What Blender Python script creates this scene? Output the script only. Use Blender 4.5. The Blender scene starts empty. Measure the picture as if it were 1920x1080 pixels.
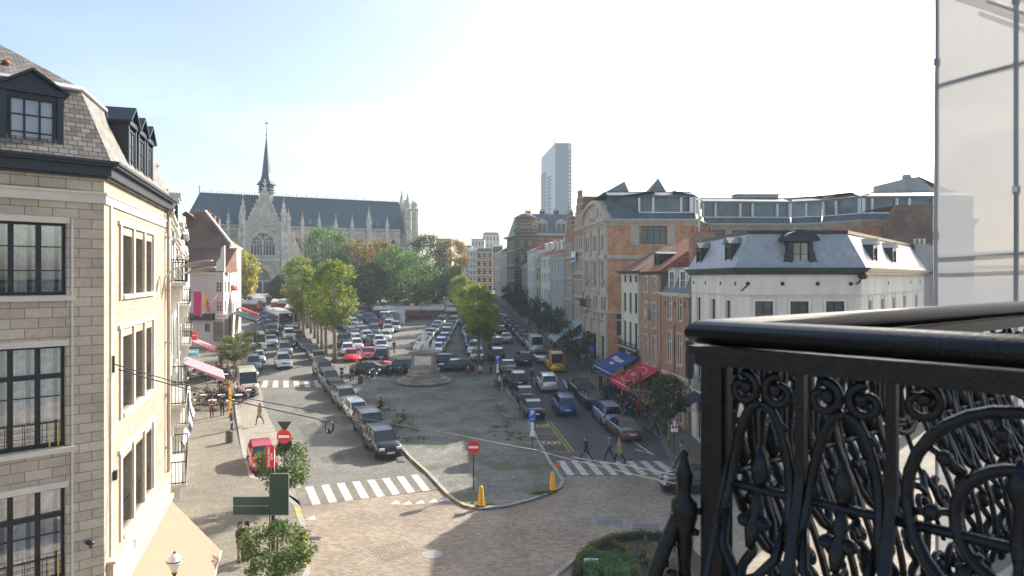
import bpy, bmesh, math, random
from mathutils import Vector, Matrix
R = math.radians
rnd = random.Random(11)
F, H, HY, CX = 1280.0, 12.5, 520.0, 960.0      # focal length in photo pixels, eye height, horizon row, centre column
S = bpy.context.scene
COL = S.collection
# ------------------------------------------------------------------ camera, sky, sun, exposure
cam = bpy.data.objects.new('camera', bpy.data.cameras.new('camera')); COL.objects.link(cam)
cam.location = (0, 0, H); cam.rotation_euler = (R(90), 0, 0)
cam.data.sensor_width = 36; cam.data.lens = 24; cam.data.shift_y = -20/1920
cam.data.clip_start = .1; cam.data.clip_end = 5000
cam.data.dof.use_dof = True; cam.data.dof.focus_distance = 45; cam.data.dof.aperture_fstop = 5.0
S.camera = cam
SUN_AZ, SUN_EL = 43, 30
w = bpy.data.worlds.new('World'); S.world = w; w.use_nodes = True
nt = w.node_tree; sky = nt.nodes.new('ShaderNodeTexSky'); sky.sky_type = 'NISHITA'; sky.sun_disc = False
sky.sun_elevation = R(SUN_EL); sky.sun_rotation = R(SUN_AZ); sky.air_density = 1.0; sky.dust_density = 2.6; sky.ozone_density = 1.2
bg = nt.nodes['Background']; bg.inputs['Strength'].default_value = .112
tcw = nt.nodes.new('ShaderNodeTexCoord'); mpw = nt.nodes.new('ShaderNodeMapping'); mpw.inputs['Scale'].default_value = (1.2, 1.2, 5); mpw.inputs['Rotation'].default_value = (0, .25, .6)
nw = nt.nodes.new('ShaderNodeTexNoise'); nw.inputs['Scale'].default_value = 2.2; nw.inputs['Detail'].default_value = 7; nw.inputs['Distortion'].default_value = .6
mw = nt.nodes.new('ShaderNodeMapRange'); mw.inputs['From Min'].default_value = .45; mw.inputs['From Max'].default_value = .75; mw.inputs['To Min'].default_value = 1; mw.inputs['To Max'].default_value = 1.22
vw = nt.nodes.new('ShaderNodeVectorMath'); vw.operation = 'SCALE'      # thin high cloud
nt.links.new(tcw.outputs['Generated'], mpw.inputs[0]); nt.links.new(mpw.outputs[0], nw.inputs['Vector']); nt.links.new(nw.outputs[0], mw.inputs[0])
nt.links.new(sky.outputs[0], vw.inputs[0]); nt.links.new(mw.outputs[0], vw.inputs['Scale']); nt.links.new(vw.outputs[0], bg.inputs[0])
sl = bpy.data.lights.new('sun', 'SUN'); sl.energy = 5.0; sl.angle = R(.5); sl.color = (1, .935, .83)
so = bpy.data.objects.new('sun', sl); COL.objects.link(so)
sd = Vector((math.sin(R(SUN_AZ))*math.cos(R(SUN_EL)), math.cos(R(SUN_AZ))*math.cos(R(SUN_EL)), math.sin(R(SUN_EL))))
so.rotation_euler = sd.to_track_quat('Z', 'Y').to_euler()
S.view_settings.view_transform = 'Standard'; S.view_settings.look = 'None'; S.view_settings.exposure = 1.12; S.view_settings.gamma = 1
S.render.engine = 'CYCLES'
S.cycles.max_bounces = 6; S.cycles.volume_bounces = 0; S.cycles.transparent_max_bounces = 12
S.cycles.use_denoising = True
# ------------------------------------------------------------------ terrain and pixel helpers
ZB = [(-3000, 0), (44, 0), (58, .4), (72, 1.15), (230, 8.7), (5000, 8.7)]
def zg(Y):
    for (a, za), (b, zb) in zip(ZB, ZB[1:]):
        if Y <= b: return za+(zb-za)*(Y-a)/(b-a)
    return ZB[-1][1]
def G(x, y, off=0.0):                       # ground point seen at a photo pixel
    dz = -(y-HY)/F; lo, hi = 1.0, 1500.0
    for _ in range(50):
        m = (lo+hi)/2
        if H+dz*m > zg(m)+off: lo = m
        else: hi = m
    return Vector(((x-CX)/F*lo, lo, zg(lo)+off))
def at(x, y, Y): return Vector(((x-CX)/F*Y, Y, H-(y-HY)/F*Y))
def zp(y, Y): return H-(y-HY)/F*Y
def xp(x, Y): return (x-CX)/F*Y
# ------------------------------------------------------------------ mesh builder
class MB:
    def __init__(s, M=None): s.v = []; s.f = []; s.mi = []; s.sm = []; s.M = M
    def add(s, vs, fs, mi=0, sm=False):
        b = len(s.v); M = s.M
        for p in vs:
            p = Vector(p); s.v.append(M @ p if M else p)
        for f in fs: s.f.append([b+i for i in f]); s.mi.append(mi); s.sm.append(sm)
    def poly(s, pts, mi=0): s.add(pts, [list(range(len(pts)))], mi)
    def box(s, x0, x1, y0, y1, z0, z1, mi=0):
        s.add([(x0,y0,z0),(x1,y0,z0),(x1,y1,z0),(x0,y1,z0),(x0,y0,z1),(x1,y0,z1),(x1,y1,z1),(x0,y1,z1)],
              [(0,3,2,1),(4,5,6,7),(0,1,5,4),(1,2,6,5),(2,3,7,6),(3,0,4,7)], mi)
    def prism(s, pl, z0, z1, mi=0, caps=True):          # pl: xy outline
        n = len(pl); a = [(p[0],p[1],z0) for p in pl]+[(p[0],p[1],z1) for p in pl]
        fs = [(i,(i+1)%n,n+(i+1)%n,n+i) for i in range(n)]
        if caps: fs += [tuple(range(n))[::-1], tuple(range(n,2*n))]
        s.add(a, fs, mi)
    def plate(s, pl, y0, y1, mi=0):                     # pl: xz outline in the facade plane
        n = len(pl); a = [(p[0],y0,p[1]) for p in pl]+[(p[0],y1,p[1]) for p in pl]
        s.add(a, [(i,(i+1)%n,n+(i+1)%n,n+i) for i in range(n)]+[tuple(range(n))[::-1], tuple(range(n,2*n))], mi)
    def ring(s, outer, inner, y0, y1, mi=0, closed=True):   # a band between two equal-length xz outlines
        n = len(outer); k = n if closed else n-1
        a = [(p[0],y,p[1]) for y in (y0,y1) for pl in (outer,inner) for p in pl]
        fs = []
        for i in range(k):
            j = (i+1) % n
            fs += [(i,j,n+j,n+i),(2*n+i,3*n+i,3*n+j,2*n+j),(i,2*n+i,2*n+j,j),(n+i,n+j,3*n+j,3*n+i)]
        s.add(a, fs, mi)
    def path(s, pts, r, n=6, mi=0, sm=True, closed=False):
        pts = [Vector(p) for p in pts]; k = len(pts); vs = []
        rr = r if isinstance(r, (list, tuple)) else [r]*k
        up = None
        for i, p in enumerate(pts):
            if closed: t = pts[(i+1) % k]-pts[i-1]
            else: t = pts[min(i+1,k-1)]-pts[max(i-1,0)]
            t.normalize()
            if up is None:
                up = Vector((0,0,1)) if abs(t.z) < .9 else Vector((0,1,0))
            a = t.cross(up)
            if a.length < 1e-4: a = t.orthogonal()
            a.normalize(); b = a.cross(t); b.normalize(); up = b
            for j in range(n):
                an = 2*math.pi*j/n; vs.append(p+(a*math.cos(an)+b*math.sin(an))*rr[i])
        fs = []
        for i in range(k if closed else k-1):
            for j in range(n):
                a0 = i*n+j; a1 = i*n+(j+1)%n; i2 = (i+1) % k
                fs.append((a0, a1, i2*n+(j+1)%n, i2*n+j))
        if not closed: fs += [tuple(range(n))[::-1], tuple(range((k-1)*n, k*n))]
        s.add(vs, fs, mi, sm)
    def lathe(s, pr, c=(0,0,0), n=12, mi=0, sm=True):   # pr: (radius, z) list
        vs = []; k = len(pr)
        for r, z in pr:
            for j in range(n):
                a = 2*math.pi*j/n; vs.append((c[0]+r*math.cos(a), c[1]+r*math.sin(a), c[2]+z))
        fs = [(i*n+j, i*n+(j+1)%n, (i+1)*n+(j+1)%n, (i+1)*n+j) for i in range(k-1) for j in range(n)]
        s.add(vs, fs+[tuple(range(n))[::-1], tuple(range((k-1)*n,k*n))], mi, sm)
    def ball(s, c, r, n=8, mi=0):
        r = r if isinstance(r, tuple) else (r,r,r); vs = []; fs = []
        for i in range(n+1):
            t = math.pi*i/n
            for j in range(n):
                a = 2*math.pi*j/n; vs.append((c[0]+r[0]*math.sin(t)*math.cos(a), c[1]+r[1]*math.sin(t)*math.sin(a), c[2]+r[2]*math.cos(t)))
        for i in range(n):
            for j in range(n): fs.append((i*n+j,(i+1)*n+j,(i+1)*n+(j+1)%n,i*n+(j+1)%n))
        s.add(vs, fs, mi, True)
    def build(s, name, mats, parent=None, uv=True):
        if not s.f: return None
        me = bpy.data.meshes.new(name)
        o0 = Vector(parent.get('_loc', (0,0,0))) if parent else Vector((0,0,0))
        me.from_pydata([tuple(p-o0) for p in s.v], [], s.f)
        if not isinstance(mats, (list, tuple)): mats = [mats]
        for m in mats: me.materials.append(m)
        me.polygons.foreach_set('material_index', s.mi)
        me.polygons.foreach_set('use_smooth', s.sm)
        if uv:
            ul = me.uv_layers.new(name='UV').data; V = s.v
            for p, f in zip(me.polygons, s.f):
                n = p.normal
                if abs(n.z) > .93: ax, bx = Vector((1,0,0)), Vector((0,1,0))
                else:
                    ax = Vector((-n.y, n.x, 0)).normalized(); bx = n.cross(ax); 
                    if bx.z < 0: bx = -bx
                for k, li in enumerate(p.loop_indices):
                    q = V[f[k]]; ul[li].uv = (q.dot(ax), q.dot(bx))
        me.update()
        o = bpy.data.objects.new(name, me); COL.objects.link(o)
        if parent: o.parent = parent
        return o
def thing(name, label, cat, loc=(0,0,0), group=None):
    o = bpy.data.objects.new(name, None); COL.objects.link(o); o.location = loc; o.empty_display_size = .2
    o['label'] = label; o['category'] = cat; o['_loc'] = tuple(loc)
    if group: o['group'] = group
    return o
def tag(o, label, cat, group=None):
    o['label'] = label; o['category'] = cat
    if group: o['group'] = group
    return o
def struct(o): o['kind'] = 'structure'; return o
KIDS = {}
def kids(o):
    if o.name not in KIDS: KIDS[o.name] = list(o.children)
    return KIDS[o.name]
def copy_tree(o, parent=None):      # a thing, its parts and their sub-parts
    c = o.copy(); COL.objects.link(c); c.parent = parent
    for ch in kids(o): copy_tree(ch, c)
    return c
# ------------------------------------------------------------------ materials
def nm(name):
    m = bpy.data.materials.new(name); m.use_nodes = True; nt = m.node_tree
    return m, nt, nt.nodes['Principled BSDF']
def N(nt, t, **k):
    n = nt.nodes.new('ShaderNode'+t)
    for a, v in k.items():
        if a in n.inputs: n.inputs[a].default_value = v
        else: setattr(n, a, v)
    return n
def coord(nt, kind='UV', sc=(1,1,1), rot=0):
    tc = N(nt, 'TexCoord'); mp = N(nt, 'Mapping'); mp.inputs['Scale'].default_value = sc; mp.inputs['Rotation'].default_value = (0,0,rot)
    nt.links.new(tc.outputs[kind], mp.inputs[0]); return mp.outputs[0]
def C4(c): return (c[0], c[1], c[2], 1)
def vary(nt, src, amt, sc, co):                # multiply a colour by soft noise
    no = N(nt, 'TexNoise'); no.inputs['Scale'].default_value = sc; no.inputs['Detail'].default_value = 5; nt.links.new(co, no.inputs['Vector'])
    mr = N(nt, 'MapRange'); mr.inputs['From Min'].default_value = .3; mr.inputs['From Max'].default_value = .7
    mr.inputs['To Min'].default_value = 1-amt; mr.inputs['To Max'].default_value = 1+amt; nt.links.new(no.outputs[0], mr.inputs[0])
    mx = N(nt, 'VectorMath', operation='SCALE'); nt.links.new(src, mx.inputs[0]); nt.links.new(mr.outputs[0], mx.inputs['Scale'])
    return mx.outputs[0]
def mat(name, c, rough=.7, metal=0, amt=.12, sc=1.5, bump=0, st=1, bsc=20, kind='Object', emit=None, spec=None, coat=0):
    m, nt, b = nm(name); b.inputs['Roughness'].default_value = rough; b.inputs['Metallic'].default_value = metal
    if spec is not None: b.inputs['Specular IOR Level'].default_value = spec
    b.inputs['Coat Weight'].default_value = coat
    rgb = N(nt, 'RGB'); rgb.outputs[0].default_value = C4(c); co = coord(nt, kind, (1,1,st))
    if amt: nt.links.new(vary(nt, rgb.outputs[0], amt, sc, co), b.inputs['Base Color'])
    else: b.inputs['Base Color'].default_value = C4(c)
    if bump:
        no = N(nt, 'TexNoise'); no.inputs['Scale'].default_value = bsc; no.inputs['Detail'].default_value = 4; nt.links.new(co, no.inputs['Vector'])
        bp = N(nt, 'Bump'); bp.inputs['Strength'].default_value = bump; bp.inputs['Distance'].default_value = .02
        nt.links.new(no.outputs[0], bp.inputs['Height']); nt.links.new(bp.outputs[0], b.inputs['Normal'])
    return m
def brick(name, c1, c2, mo, bw, bh, ms=.012, rough=.85, amt=.15, vsc=.6, rot=0, bump=.4, off=.5, sm=.1, dots=0):
    m, nt, b = nm(name); b.inputs['Roughness'].default_value = rough; co = coord(nt, 'UV', rot=rot)
    t = N(nt, 'TexBrick'); t.offset = off; t.inputs['Color1'].default_value = C4(c1); t.inputs['Color2'].default_value = C4(c2); t.inputs['Mortar'].default_value = C4(mo)
    t.inputs['Scale'].default_value = 1; t.inputs['Mortar Size'].default_value = ms; t.inputs['Mortar Smooth'].default_value = sm; t.inputs['Brick Width'].default_value = bw; t.inputs['Row Height'].default_value = bh
    nt.links.new(co, t.inputs['Vector'])
    v = vary(nt, t.outputs[0], amt, vsc, co); v = vary(nt, v, amt*.6, vsc*9, co); nt.links.new(v, b.inputs['Base Color'])
    if bump:
        bp = N(nt, 'Bump'); bp.inputs['Strength'].default_value = bump; bp.inputs['Distance'].default_value = .015; bp.invert = True
        nt.links.new(t.outputs['Fac'], bp.inputs['Height']); nt.links.new(bp.outputs[0], b.inputs['Normal'])
    return m
def setts(name, c1, c2, joint, sz, rot=0, amt=.2, vsc=.25, grass=None, rough=.75):
    # rounded cobbles: jittered voronoi cells in rows, each with its own tone
    m, nt, b = nm(name); b.inputs['Roughness'].default_value = rough; co = coord(nt, 'UV', sc=(1/sz, 1.25/sz, 1), rot=rot)
    vo = N(nt, 'TexVoronoi'); vo.voronoi_dimensions = '2D'; vo.feature = 'F1'; vo.inputs['Randomness'].default_value = .45; nt.links.new(co, vo.inputs['Vector'])
    ve = N(nt, 'TexVoronoi'); ve.voronoi_dimensions = '2D'; ve.feature = 'DISTANCE_TO_EDGE'; ve.inputs['Randomness'].default_value = .45; nt.links.new(co, ve.inputs['Vector'])
    sep = N(nt, 'SeparateColor'); nt.links.new(vo.outputs['Color'], sep.inputs[0])
    mx = N(nt, 'Mix', data_type='RGBA'); mx.inputs[6].default_value = C4(c1); mx.inputs[7].default_value = C4(c2); nt.links.new(sep.outputs[0], mx.inputs[0])
    rp = N(nt, 'MapRange'); rp.inputs['From Max'].default_value = .17; nt.links.new(ve.outputs['Distance'], rp.inputs[0])
    m2 = N(nt, 'Mix', data_type='RGBA'); m2.inputs[6].default_value = C4(joint); nt.links.new(rp.outputs[0], m2.inputs[0]); nt.links.new(mx.outputs[2], m2.inputs[7])
    cu = coord(nt, 'UV'); v = vary(nt, m2.outputs[2], amt, vsc, cu); v = vary(nt, v, amt*.6, vsc*6, cu); v = vary(nt, v, amt*1.1, vsc*22, cu)
    if grass:
        g = N(nt, 'TexNoise'); g.inputs['Scale'].default_value = .35; g.inputs['Detail'].default_value = 7; nt.links.new(cu, g.inputs['Vector'])
        gr = N(nt, 'MapRange'); gr.inputs['From Min'].default_value = .53; gr.inputs['From Max'].default_value = .62; gr.inputs['To Max'].default_value = .7; nt.links.new(g.outputs[0], gr.inputs[0])
        m3 = N(nt, 'Mix', data_type='RGBA'); m3.inputs[7].default_value = C4(grass); nt.links.new(gr.outputs[0], m3.inputs[0]); nt.links.new(v, m3.inputs[6]); v = m3.outputs[2]
    nt.links.new(v, b.inputs['Base Color'])
    bp = N(nt, 'Bump'); bp.inputs['Strength'].default_value = .9; bp.inputs['Distance'].default_value = .05
    nt.links.new(rp.outputs[0], bp.inputs['Height']); nt.links.new(bp.outputs[0], b.inputs['Normal'])
    return m
def glassy(name, c=(.03,.035,.04), rough=.06, spec=.9, amt=.5, sc=.5):
    return mat(name, c, rough, amt=amt, sc=sc, spec=spec)
def leafmat(name, ca, cb, cc, tr=.45):
    m, nt, b = nm(name); gi = N(nt, 'NewGeometry'); r = N(nt, 'ValToRGB'); e = r.color_ramp.elements
    e[0].color = C4(ca); e[1].color = C4(cc); k = e.new(.5); k.color = C4(cb)
    no = N(nt, 'TexNoise'); no.inputs['Scale'].default_value = .45; nt.links.new(coord(nt, 'Object'), no.inputs['Vector'])
    ad = N(nt, 'Math', operation='MULTIPLY_ADD'); ad.inputs[1].default_value = .55; nt.links.new(gi.outputs['Random Per Island'], ad.inputs[0])
    sb = N(nt, 'Math', operation='MULTIPLY_ADD'); sb.inputs[1].default_value = 1.6; sb.inputs[2].default_value = -.58; nt.links.new(no.outputs[0], sb.inputs[0]); nt.links.new(sb.outputs[0], ad.inputs[2])
    nt.links.new(ad.outputs[0], r.inputs[0]); nt.links.new(r.outputs[0], b.inputs['Base Color']); b.inputs['Roughness'].default_value = .6
    t = N(nt, 'BsdfTranslucent'); nt.links.new(r.outputs[0], t.inputs[0]); ms = N(nt, 'MixShader'); ms.inputs[0].default_value = tr
    nt.links.new(b.outputs[0], ms.inputs[1]); nt.links.new(t.outputs[0], ms.inputs[2]); nt.links.new(ms.outputs[0], nt.nodes['Material Output'].inputs[0])
    return m
X = {}
X['road'] = setts('dark_road_setts', (.12,.125,.125), (.30,.30,.285), (.035,.035,.035), .19, rot=R(8), amt=.22)
X['lot'] = setts('square_setts', (.17,.165,.145), (.38,.36,.31), (.06,.055,.045), .2, rot=R(-24), amt=.25)
X['leftroad'] = setts('left_road_setts', (.19,.185,.165), (.40,.385,.335), (.07,.065,.055), .19, rot=R(-24), amt=.2)
X['island'] = setts('island_setts', (.17,.17,.145), (.47,.455,.40), (.05,.055,.045), .2, rot=R(30), amt=.3, grass=(.12,.14,.04))
X['pave'] = setts('pavement_setts', (.25,.22,.175), (.48,.43,.34), (.09,.075,.055), .17, rot=R(12), amt=.2)
X['paver'] = brick('junction_pavers', (.26,.205,.15), (.40,.33,.25), (.12,.095,.07), .24, .12, .014, rot=R(4), amt=.2, vsc=.35)
X['paver2'] = brick('raised_crossing_pavers', (.17,.145,.12), (.25,.215,.175), (.1,.09,.075), .22, .11, .012, rot=R(20), amt=.2, vsc=.5)
X['shoulder'] = brick('kerb_pavers', (.28,.25,.2), (.36,.32,.26), (.16,.14,.11), .4, .2, .012, rot=R(-66), amt=.12, vsc=.5)
X['kerb'] = brick('kerb_stone', (.3,.28,.25), (.37,.35,.31), (.12,.11,.1), 1.0, .6, .012, amt=.15)
X['far'] = mat('far_ground', (.14,.14,.12), .9, amt=.3, sc=.02)
X['white_line'] = mat('road_white', (.52,.5,.46), .7, amt=.3, sc=3, bump=.2, bsc=60)
X['yellow_line'] = mat('road_yellow', (.6,.42,.06), .7, amt=.3, sc=4)
X['kerb_yellow'] = mat('kerb_yellow', (.50,.37,.13), .7, amt=.25, sc=3)
X['stone'] = brick('beige_ashlar', (.40,.335,.26), (.48,.415,.33), (.17,.135,.10), .56, .245, .009, rough=.8, amt=.13, vsc=.9)
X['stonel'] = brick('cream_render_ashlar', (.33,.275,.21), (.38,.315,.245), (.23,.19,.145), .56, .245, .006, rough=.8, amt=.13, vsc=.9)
X['cream'] = mat('cream_render', (.60,.555,.47), .75, amt=.16, sc=1.1, st=.18)
X['white'] = mat('white_render', (.68,.655,.60), .7, amt=.14, sc=1.1, st=.18)
X['pinkish'] = mat('pale_pink_render', (.56,.48,.44), .75, amt=.14, sc=.9, st=.18)
X['yellowr'] = mat('ochre_render', (.50,.42,.24), .75, amt=.15, sc=.9, st=.18)
X['greyr'] = mat('grey_render', (.38,.37,.35), .75, amt=.18, sc=.9, st=.18)
X['trim'] = mat('stone_trim', (.46,.41,.33), .75, amt=.18, sc=1.2)
X['ltrim'] = mat('light_stone_trim', (.58,.54,.47), .75, amt=.12, sc=1.2)
X['rbrick'] = brick('red_brick', (.29,.115,.06), (.42,.19,.10), (.34,.28,.22), .24, .085, .013, amt=.2, vsc=.8)
X['obrick'] = brick('orange_brick', (.46,.17,.065), (.66,.30,.13), (.44,.34,.24), .3, .1, .015, amt=.22, vsc=1.2)
X['dbrick'] = brick('dark_sooty_brick', (.13,.075,.05), (.22,.12,.08), (.16,.13,.11), .24, .085, .013, amt=.35, vsc=.5)
X['slate'] = brick('weathered_slates', (.13,.115,.10), (.27,.24,.205), (.03,.028,.026), .21, .135, .010, rough=.6, amt=.2, vsc=2.5, bump=.8)
X['zslate'] = brick('grey_diamond_slates', (.32,.335,.345), (.38,.395,.405), (.24,.25,.26), .34, .34, .010, rough=.45, amt=.08, vsc=1.5, rot=R(45), off=0, bump=.3)
X['bslate'] = brick('blue_church_slates', (.022,.06,.095), (.035,.085,.13), (.018,.045,.07), .5, .35, .015, rough=.5, amt=.15, vsc=.3, bump=.2)
X['gslate'] = mat('green_grey_slate', (.11,.125,.12), .55, amt=.25, sc=.4, kind='Object')
X['tile'] = brick('red_roof_tiles', (.36,.12,.06), (.48,.19,.10), (.16,.06,.04), .25, .3, .02, amt=.2, vsc=.8)
X['btile'] = brick('brown_roof_tiles', (.19,.085,.055), (.26,.13,.085), (.10,.05,.035), .25, .3, .02, amt=.2, vsc=.8)
X['zinc'] = mat('zinc_sheet', (.33,.36,.38), .42, .35, amt=.25, sc=1.0)
X['dzinc'] = mat('weathered_blue_zinc', (.10,.13,.15), .5, .2, amt=.35, sc=.5)
X['navy'] = mat('dark_navy_paint', (.018,.024,.034), .35, amt=.15, sc=1)
X['black'] = mat('black_paint', (.012,.012,.014), .4, amt=.1)
X['iron'] = mat('glossy_black_cast_iron', (.010,.0105,.012), .2, amt=.3, sc=40, bump=.15, bsc=120, spec=.3, coat=.0)
X['whitep'] = mat('white_paint', (.75,.74,.70), .5, amt=.05)
X['pane'] = glassy('window_pane')
X['pane2'] = glassy('window_pane_light', (.17,.18,.19), .05)
X['pane3'] = glassy('window_pane_mid', (.08,.09,.10), .05)
X['paneb'] = glassy('blue_window_pane', (.06,.10,.12), .12)
X['curtain'] = mat('white_net_curtain', (.84,.86,.90), .85, amt=.35, sc=6)
X['church_dark'] = brick('shaded_church_stone', (.27,.24,.19), (.36,.32,.25), (.2,.17,.14), .9, .42, .02, amt=.3, vsc=.4)  # tympanum stone: shade of the portal recess painted in as a darker tone
X['church'] = brick('pale_church_stone', (.50,.46,.38), (.60,.55,.46), (.40,.36,.30), .9, .42, .02, amt=.28, vsc=.35, bump=.2)
X['churcht'] = mat('church_carved_stone', (.58,.54,.46), .8, amt=.3, sc=.8)
X['void'] = mat('dark_interior', (.012,.012,.014), .8, amt=0)
X['wood'] = mat('dark_wood', (.09,.06,.04), .6, amt=.3, sc=3)
X['rubber'] = mat('tyre_rubber', (.015,.015,.016), .8, amt=.1)
X['alloy'] = mat('alloy_rim', (.6,.6,.62), .3, .6, amt=.05)
X['headl'] = mat('headlight_glass', (.7,.72,.75), .1, .3, amt=0)
X['taill'] = mat('tail_light_red', (.45,.015,.012), .2, amt=0)
X['carglass'] = mat('car_glass', (.015,.02,.024), .04, amt=.2, sc=.7, spec=.8)
X['chrome'] = mat('chrome_trim', (.6,.6,.62), .15, 1, amt=0)
X['plate'] = mat('plate_white', (.7,.7,.7), .5, amt=0)
X['underb'] = mat('underbody_black', (.01,.01,.011), .8, amt=0)
X['pole'] = mat('galvanised_pole', (.25,.26,.27), .45, .5, amt=.1)
X['dgreen'] = mat('dark_green_enamel', (.015,.05,.032), .35, amt=.1)
X['red'] = mat('sign_red', (.62,.015,.02), .4, amt=.05)
X['signw'] = mat('sign_white', (.8,.8,.8), .4, amt=0)
X['signb'] = mat('sign_blue', (.01,.11,.5), .4, amt=.03)
X['cone'] = mat('bollard_yellow', (.85,.40,.01), .45, amt=.06)
X['skin'] = mat('skin', (.50,.30,.21), .55, amt=.05)
def paint(name, c, metal=.35): return mat('car_paint_'+name, c, .28, metal, amt=.04, sc=2, coat=.6)
CP = {n: paint(n.replace(' ','_'), c) for n, c in {'black':(.012,.013,.015),'dark grey':(.055,.06,.065),'grey':(.17,.175,.18),'silver':(.42,.43,.44),
      'white':(.72,.72,.71),'cream':(.66,.60,.47),'blue':(.02,.075,.30),'light blue':(.24,.34,.50),'dark blue':(.02,.03,.075),'red':(.52,.02,.025),
      'yellow':(.85,.42,.015),'bronze':(.14,.12,.09),'green yellow':(.50,.55,.10),'beige':(.36,.33,.27),'sky blue':(.06,.35,.60)}.items()}
CLOTH = [mat('cloth_%s' % n, c, .9, amt=.15, sc=8) for n, c in [('black',(.012,.012,.014)),('charcoal',(.04,.04,.045)),('navy',(.02,.03,.06)),('denim',(.06,.09,.16)),
      ('tan',(.38,.26,.15)),('red',(.42,.03,.03)),('olive',(.10,.10,.05)),('white',(.6,.6,.6)),('teal',(.02,.22,.22)),('brown',(.12,.07,.04)),('pink',(.45,.16,.2)),('purple',(.14,.08,.25)),('khaki',(.27,.24,.15)),('steel',(.12,.16,.2))]]
CN = ['black','charcoal','navy','denim blue','tan','red','olive','white','teal','brown','pink','purple','khaki','steel blue']
HAIR = [mat('hair_%s' % n, c, .6, amt=.2, sc=20) for n, c in [('dark',(.02,.014,.01)),('brown',(.09,.05,.025)),('blond',(.32,.21,.09)),('grey',(.3,.29,.28))]]
HN = ['dark','brown','blond','grey']
# ------------------------------------------------------------------ ground sheets
def clip_sheet(name, pts, off, m, h=None, kerb=None):
    """a sheet (or a kerbed slab if h) over the sloping ground; pts: world xy outline"""
    bm = bmesh.new(); bm.faces.new([bm.verts.new((p[0], p[1], 0)) for p in pts])
    for Y in [z[0] for z in ZB[1:-1]]:
        g = bm.verts[:]+bm.edges[:]+bm.faces[:]
        bmesh.ops.bisect_plane(bm, geom=g, plane_co=(0, Y, 0), plane_no=(0, 1, 0))
    if h:
        edges = [e for e in bm.edges if e.is_boundary]
        r = bmesh.ops.extrude_edge_only(bm, edges=edges)
        for v in [g for g in r['geom'] if isinstance(g, bmesh.types.BMVert)]: v.tag = True; v.co.z = -1
        for f in bm.faces:
            if any(v.co.z < 0 for v in f.verts): f.material_index = 1
    bmesh.ops.triangulate(bm, faces=[f for f in bm.faces if f.material_index == 0])
    uvl = bm.loops.layers.uv.new('UV')
    for f in bm.faces:
        for l in f.loops: l[uvl].uv = (l.vert.co.x, l.vert.co.y)
    for v in bm.verts:
        v.co.z = zg(v.co.y)+(off if v.co.z >= 0 else -.25)
    bmesh.ops.recalc_face_normals(bm, faces=bm.faces)
    me = bpy.data.meshes.new(name); bm.to_mesh(me); bm.free(); me.materials.append(m); me.materials.append(kerb or m)
    o = bpy.data.objects.new(name, me); COL.objects.link(o); return struct(o)
def W(px): return [G(x, y).xy for x, y in px]
def band(line, wd):                  # polygon strip to the left side of a polyline
    out = []
    for i, p in enumerate(line):
        a = line[max(i-1,0)]; b = line[min(i+1,len(line)-1)]; t = (b-a).normalized(); out.append(p+Vector((-t.y, t.x))*wd)
    return list(line)+out[::-1]
# ================================================================== THE GROUND
clip_sheet('ground', [(-1500,-300),(1500,-300),(1500,3000),(-1500,3000)], 0, X['far'])
clip_sheet('cobbled_square', [(-52,30),(40,30),(26,260),(-120,260)], .004, X['lot'])
# right street, dark setts
KR = [G(1058,905).xy, G(1035,870).xy, G(1010,826).xy, G(991,787).xy, G(962,745).xy, G(947,728).xy]
RK = lambda Y: KR[-1].x-.125*(Y-KR[-1].y)          # island / trees line on the right
kr_pts = KR+[Vector((RK(y), y)) for y in (90,130,180,215)]
RF = lambda Y: 13.8-.125*(Y-52.7)                  # facade line on the right
clip_sheet('right_road', kr_pts+[Vector((RF(215)-1,215)), Vector((RF(120)-2,120)), Vector((RF(80)-3,80)), Vector((12.5,50)), Vector((13,40)), Vector((9,40)), Vector((4,40.8))], .008, X['road'])
# left street, lighter setts
L0 = [G(575,930).xy, G(514,802).xy, G(492.6,755.5).xy]
LK = [G(461.5,849).xy, G(446,761).xy]; dl = (LK[1]-LK[0]).normalized()
LKp = lambda t: LK[0]+dl*t
KL = [G(800,890).xy, G(765,858).xy, G(700,780).xy]; dk = Vector((-.415,.91))
clip_sheet('left_road', [G(575,935).xy, KL[0], KL[1], KL[2], KL[2]+dk*25, KL[2]+dk*80, LKp(120)+Vector((3,0)), LKp(16)+Vector((2.5,0)), G(514.6,802).xy], .008, X['leftroad'])
# parking shoulder on the left between two gutter lines
clip_sheet('parking_strip', [G(560,950).xy, G(575,935).xy, G(514.6,802).xy, G(492.6,755.5).xy, LKp(20)+Vector((2.6,0)), LKp(60)+Vector((2.6,0)), LKp(60), LKp(0), G(505,905).xy], .012, X['shoulder'])
# junction in light pavers
clip_sheet('junction_paving', [(-60,-20),(60,-20),(60,40.2),(14,40.2),G(1340,893).xy,G(1055,893).xy,G(1040,905).xy,G(830,920).xy,G(808,921).xy,G(575,948).xy,G(505,905).xy], .012, X['paver'])
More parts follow.
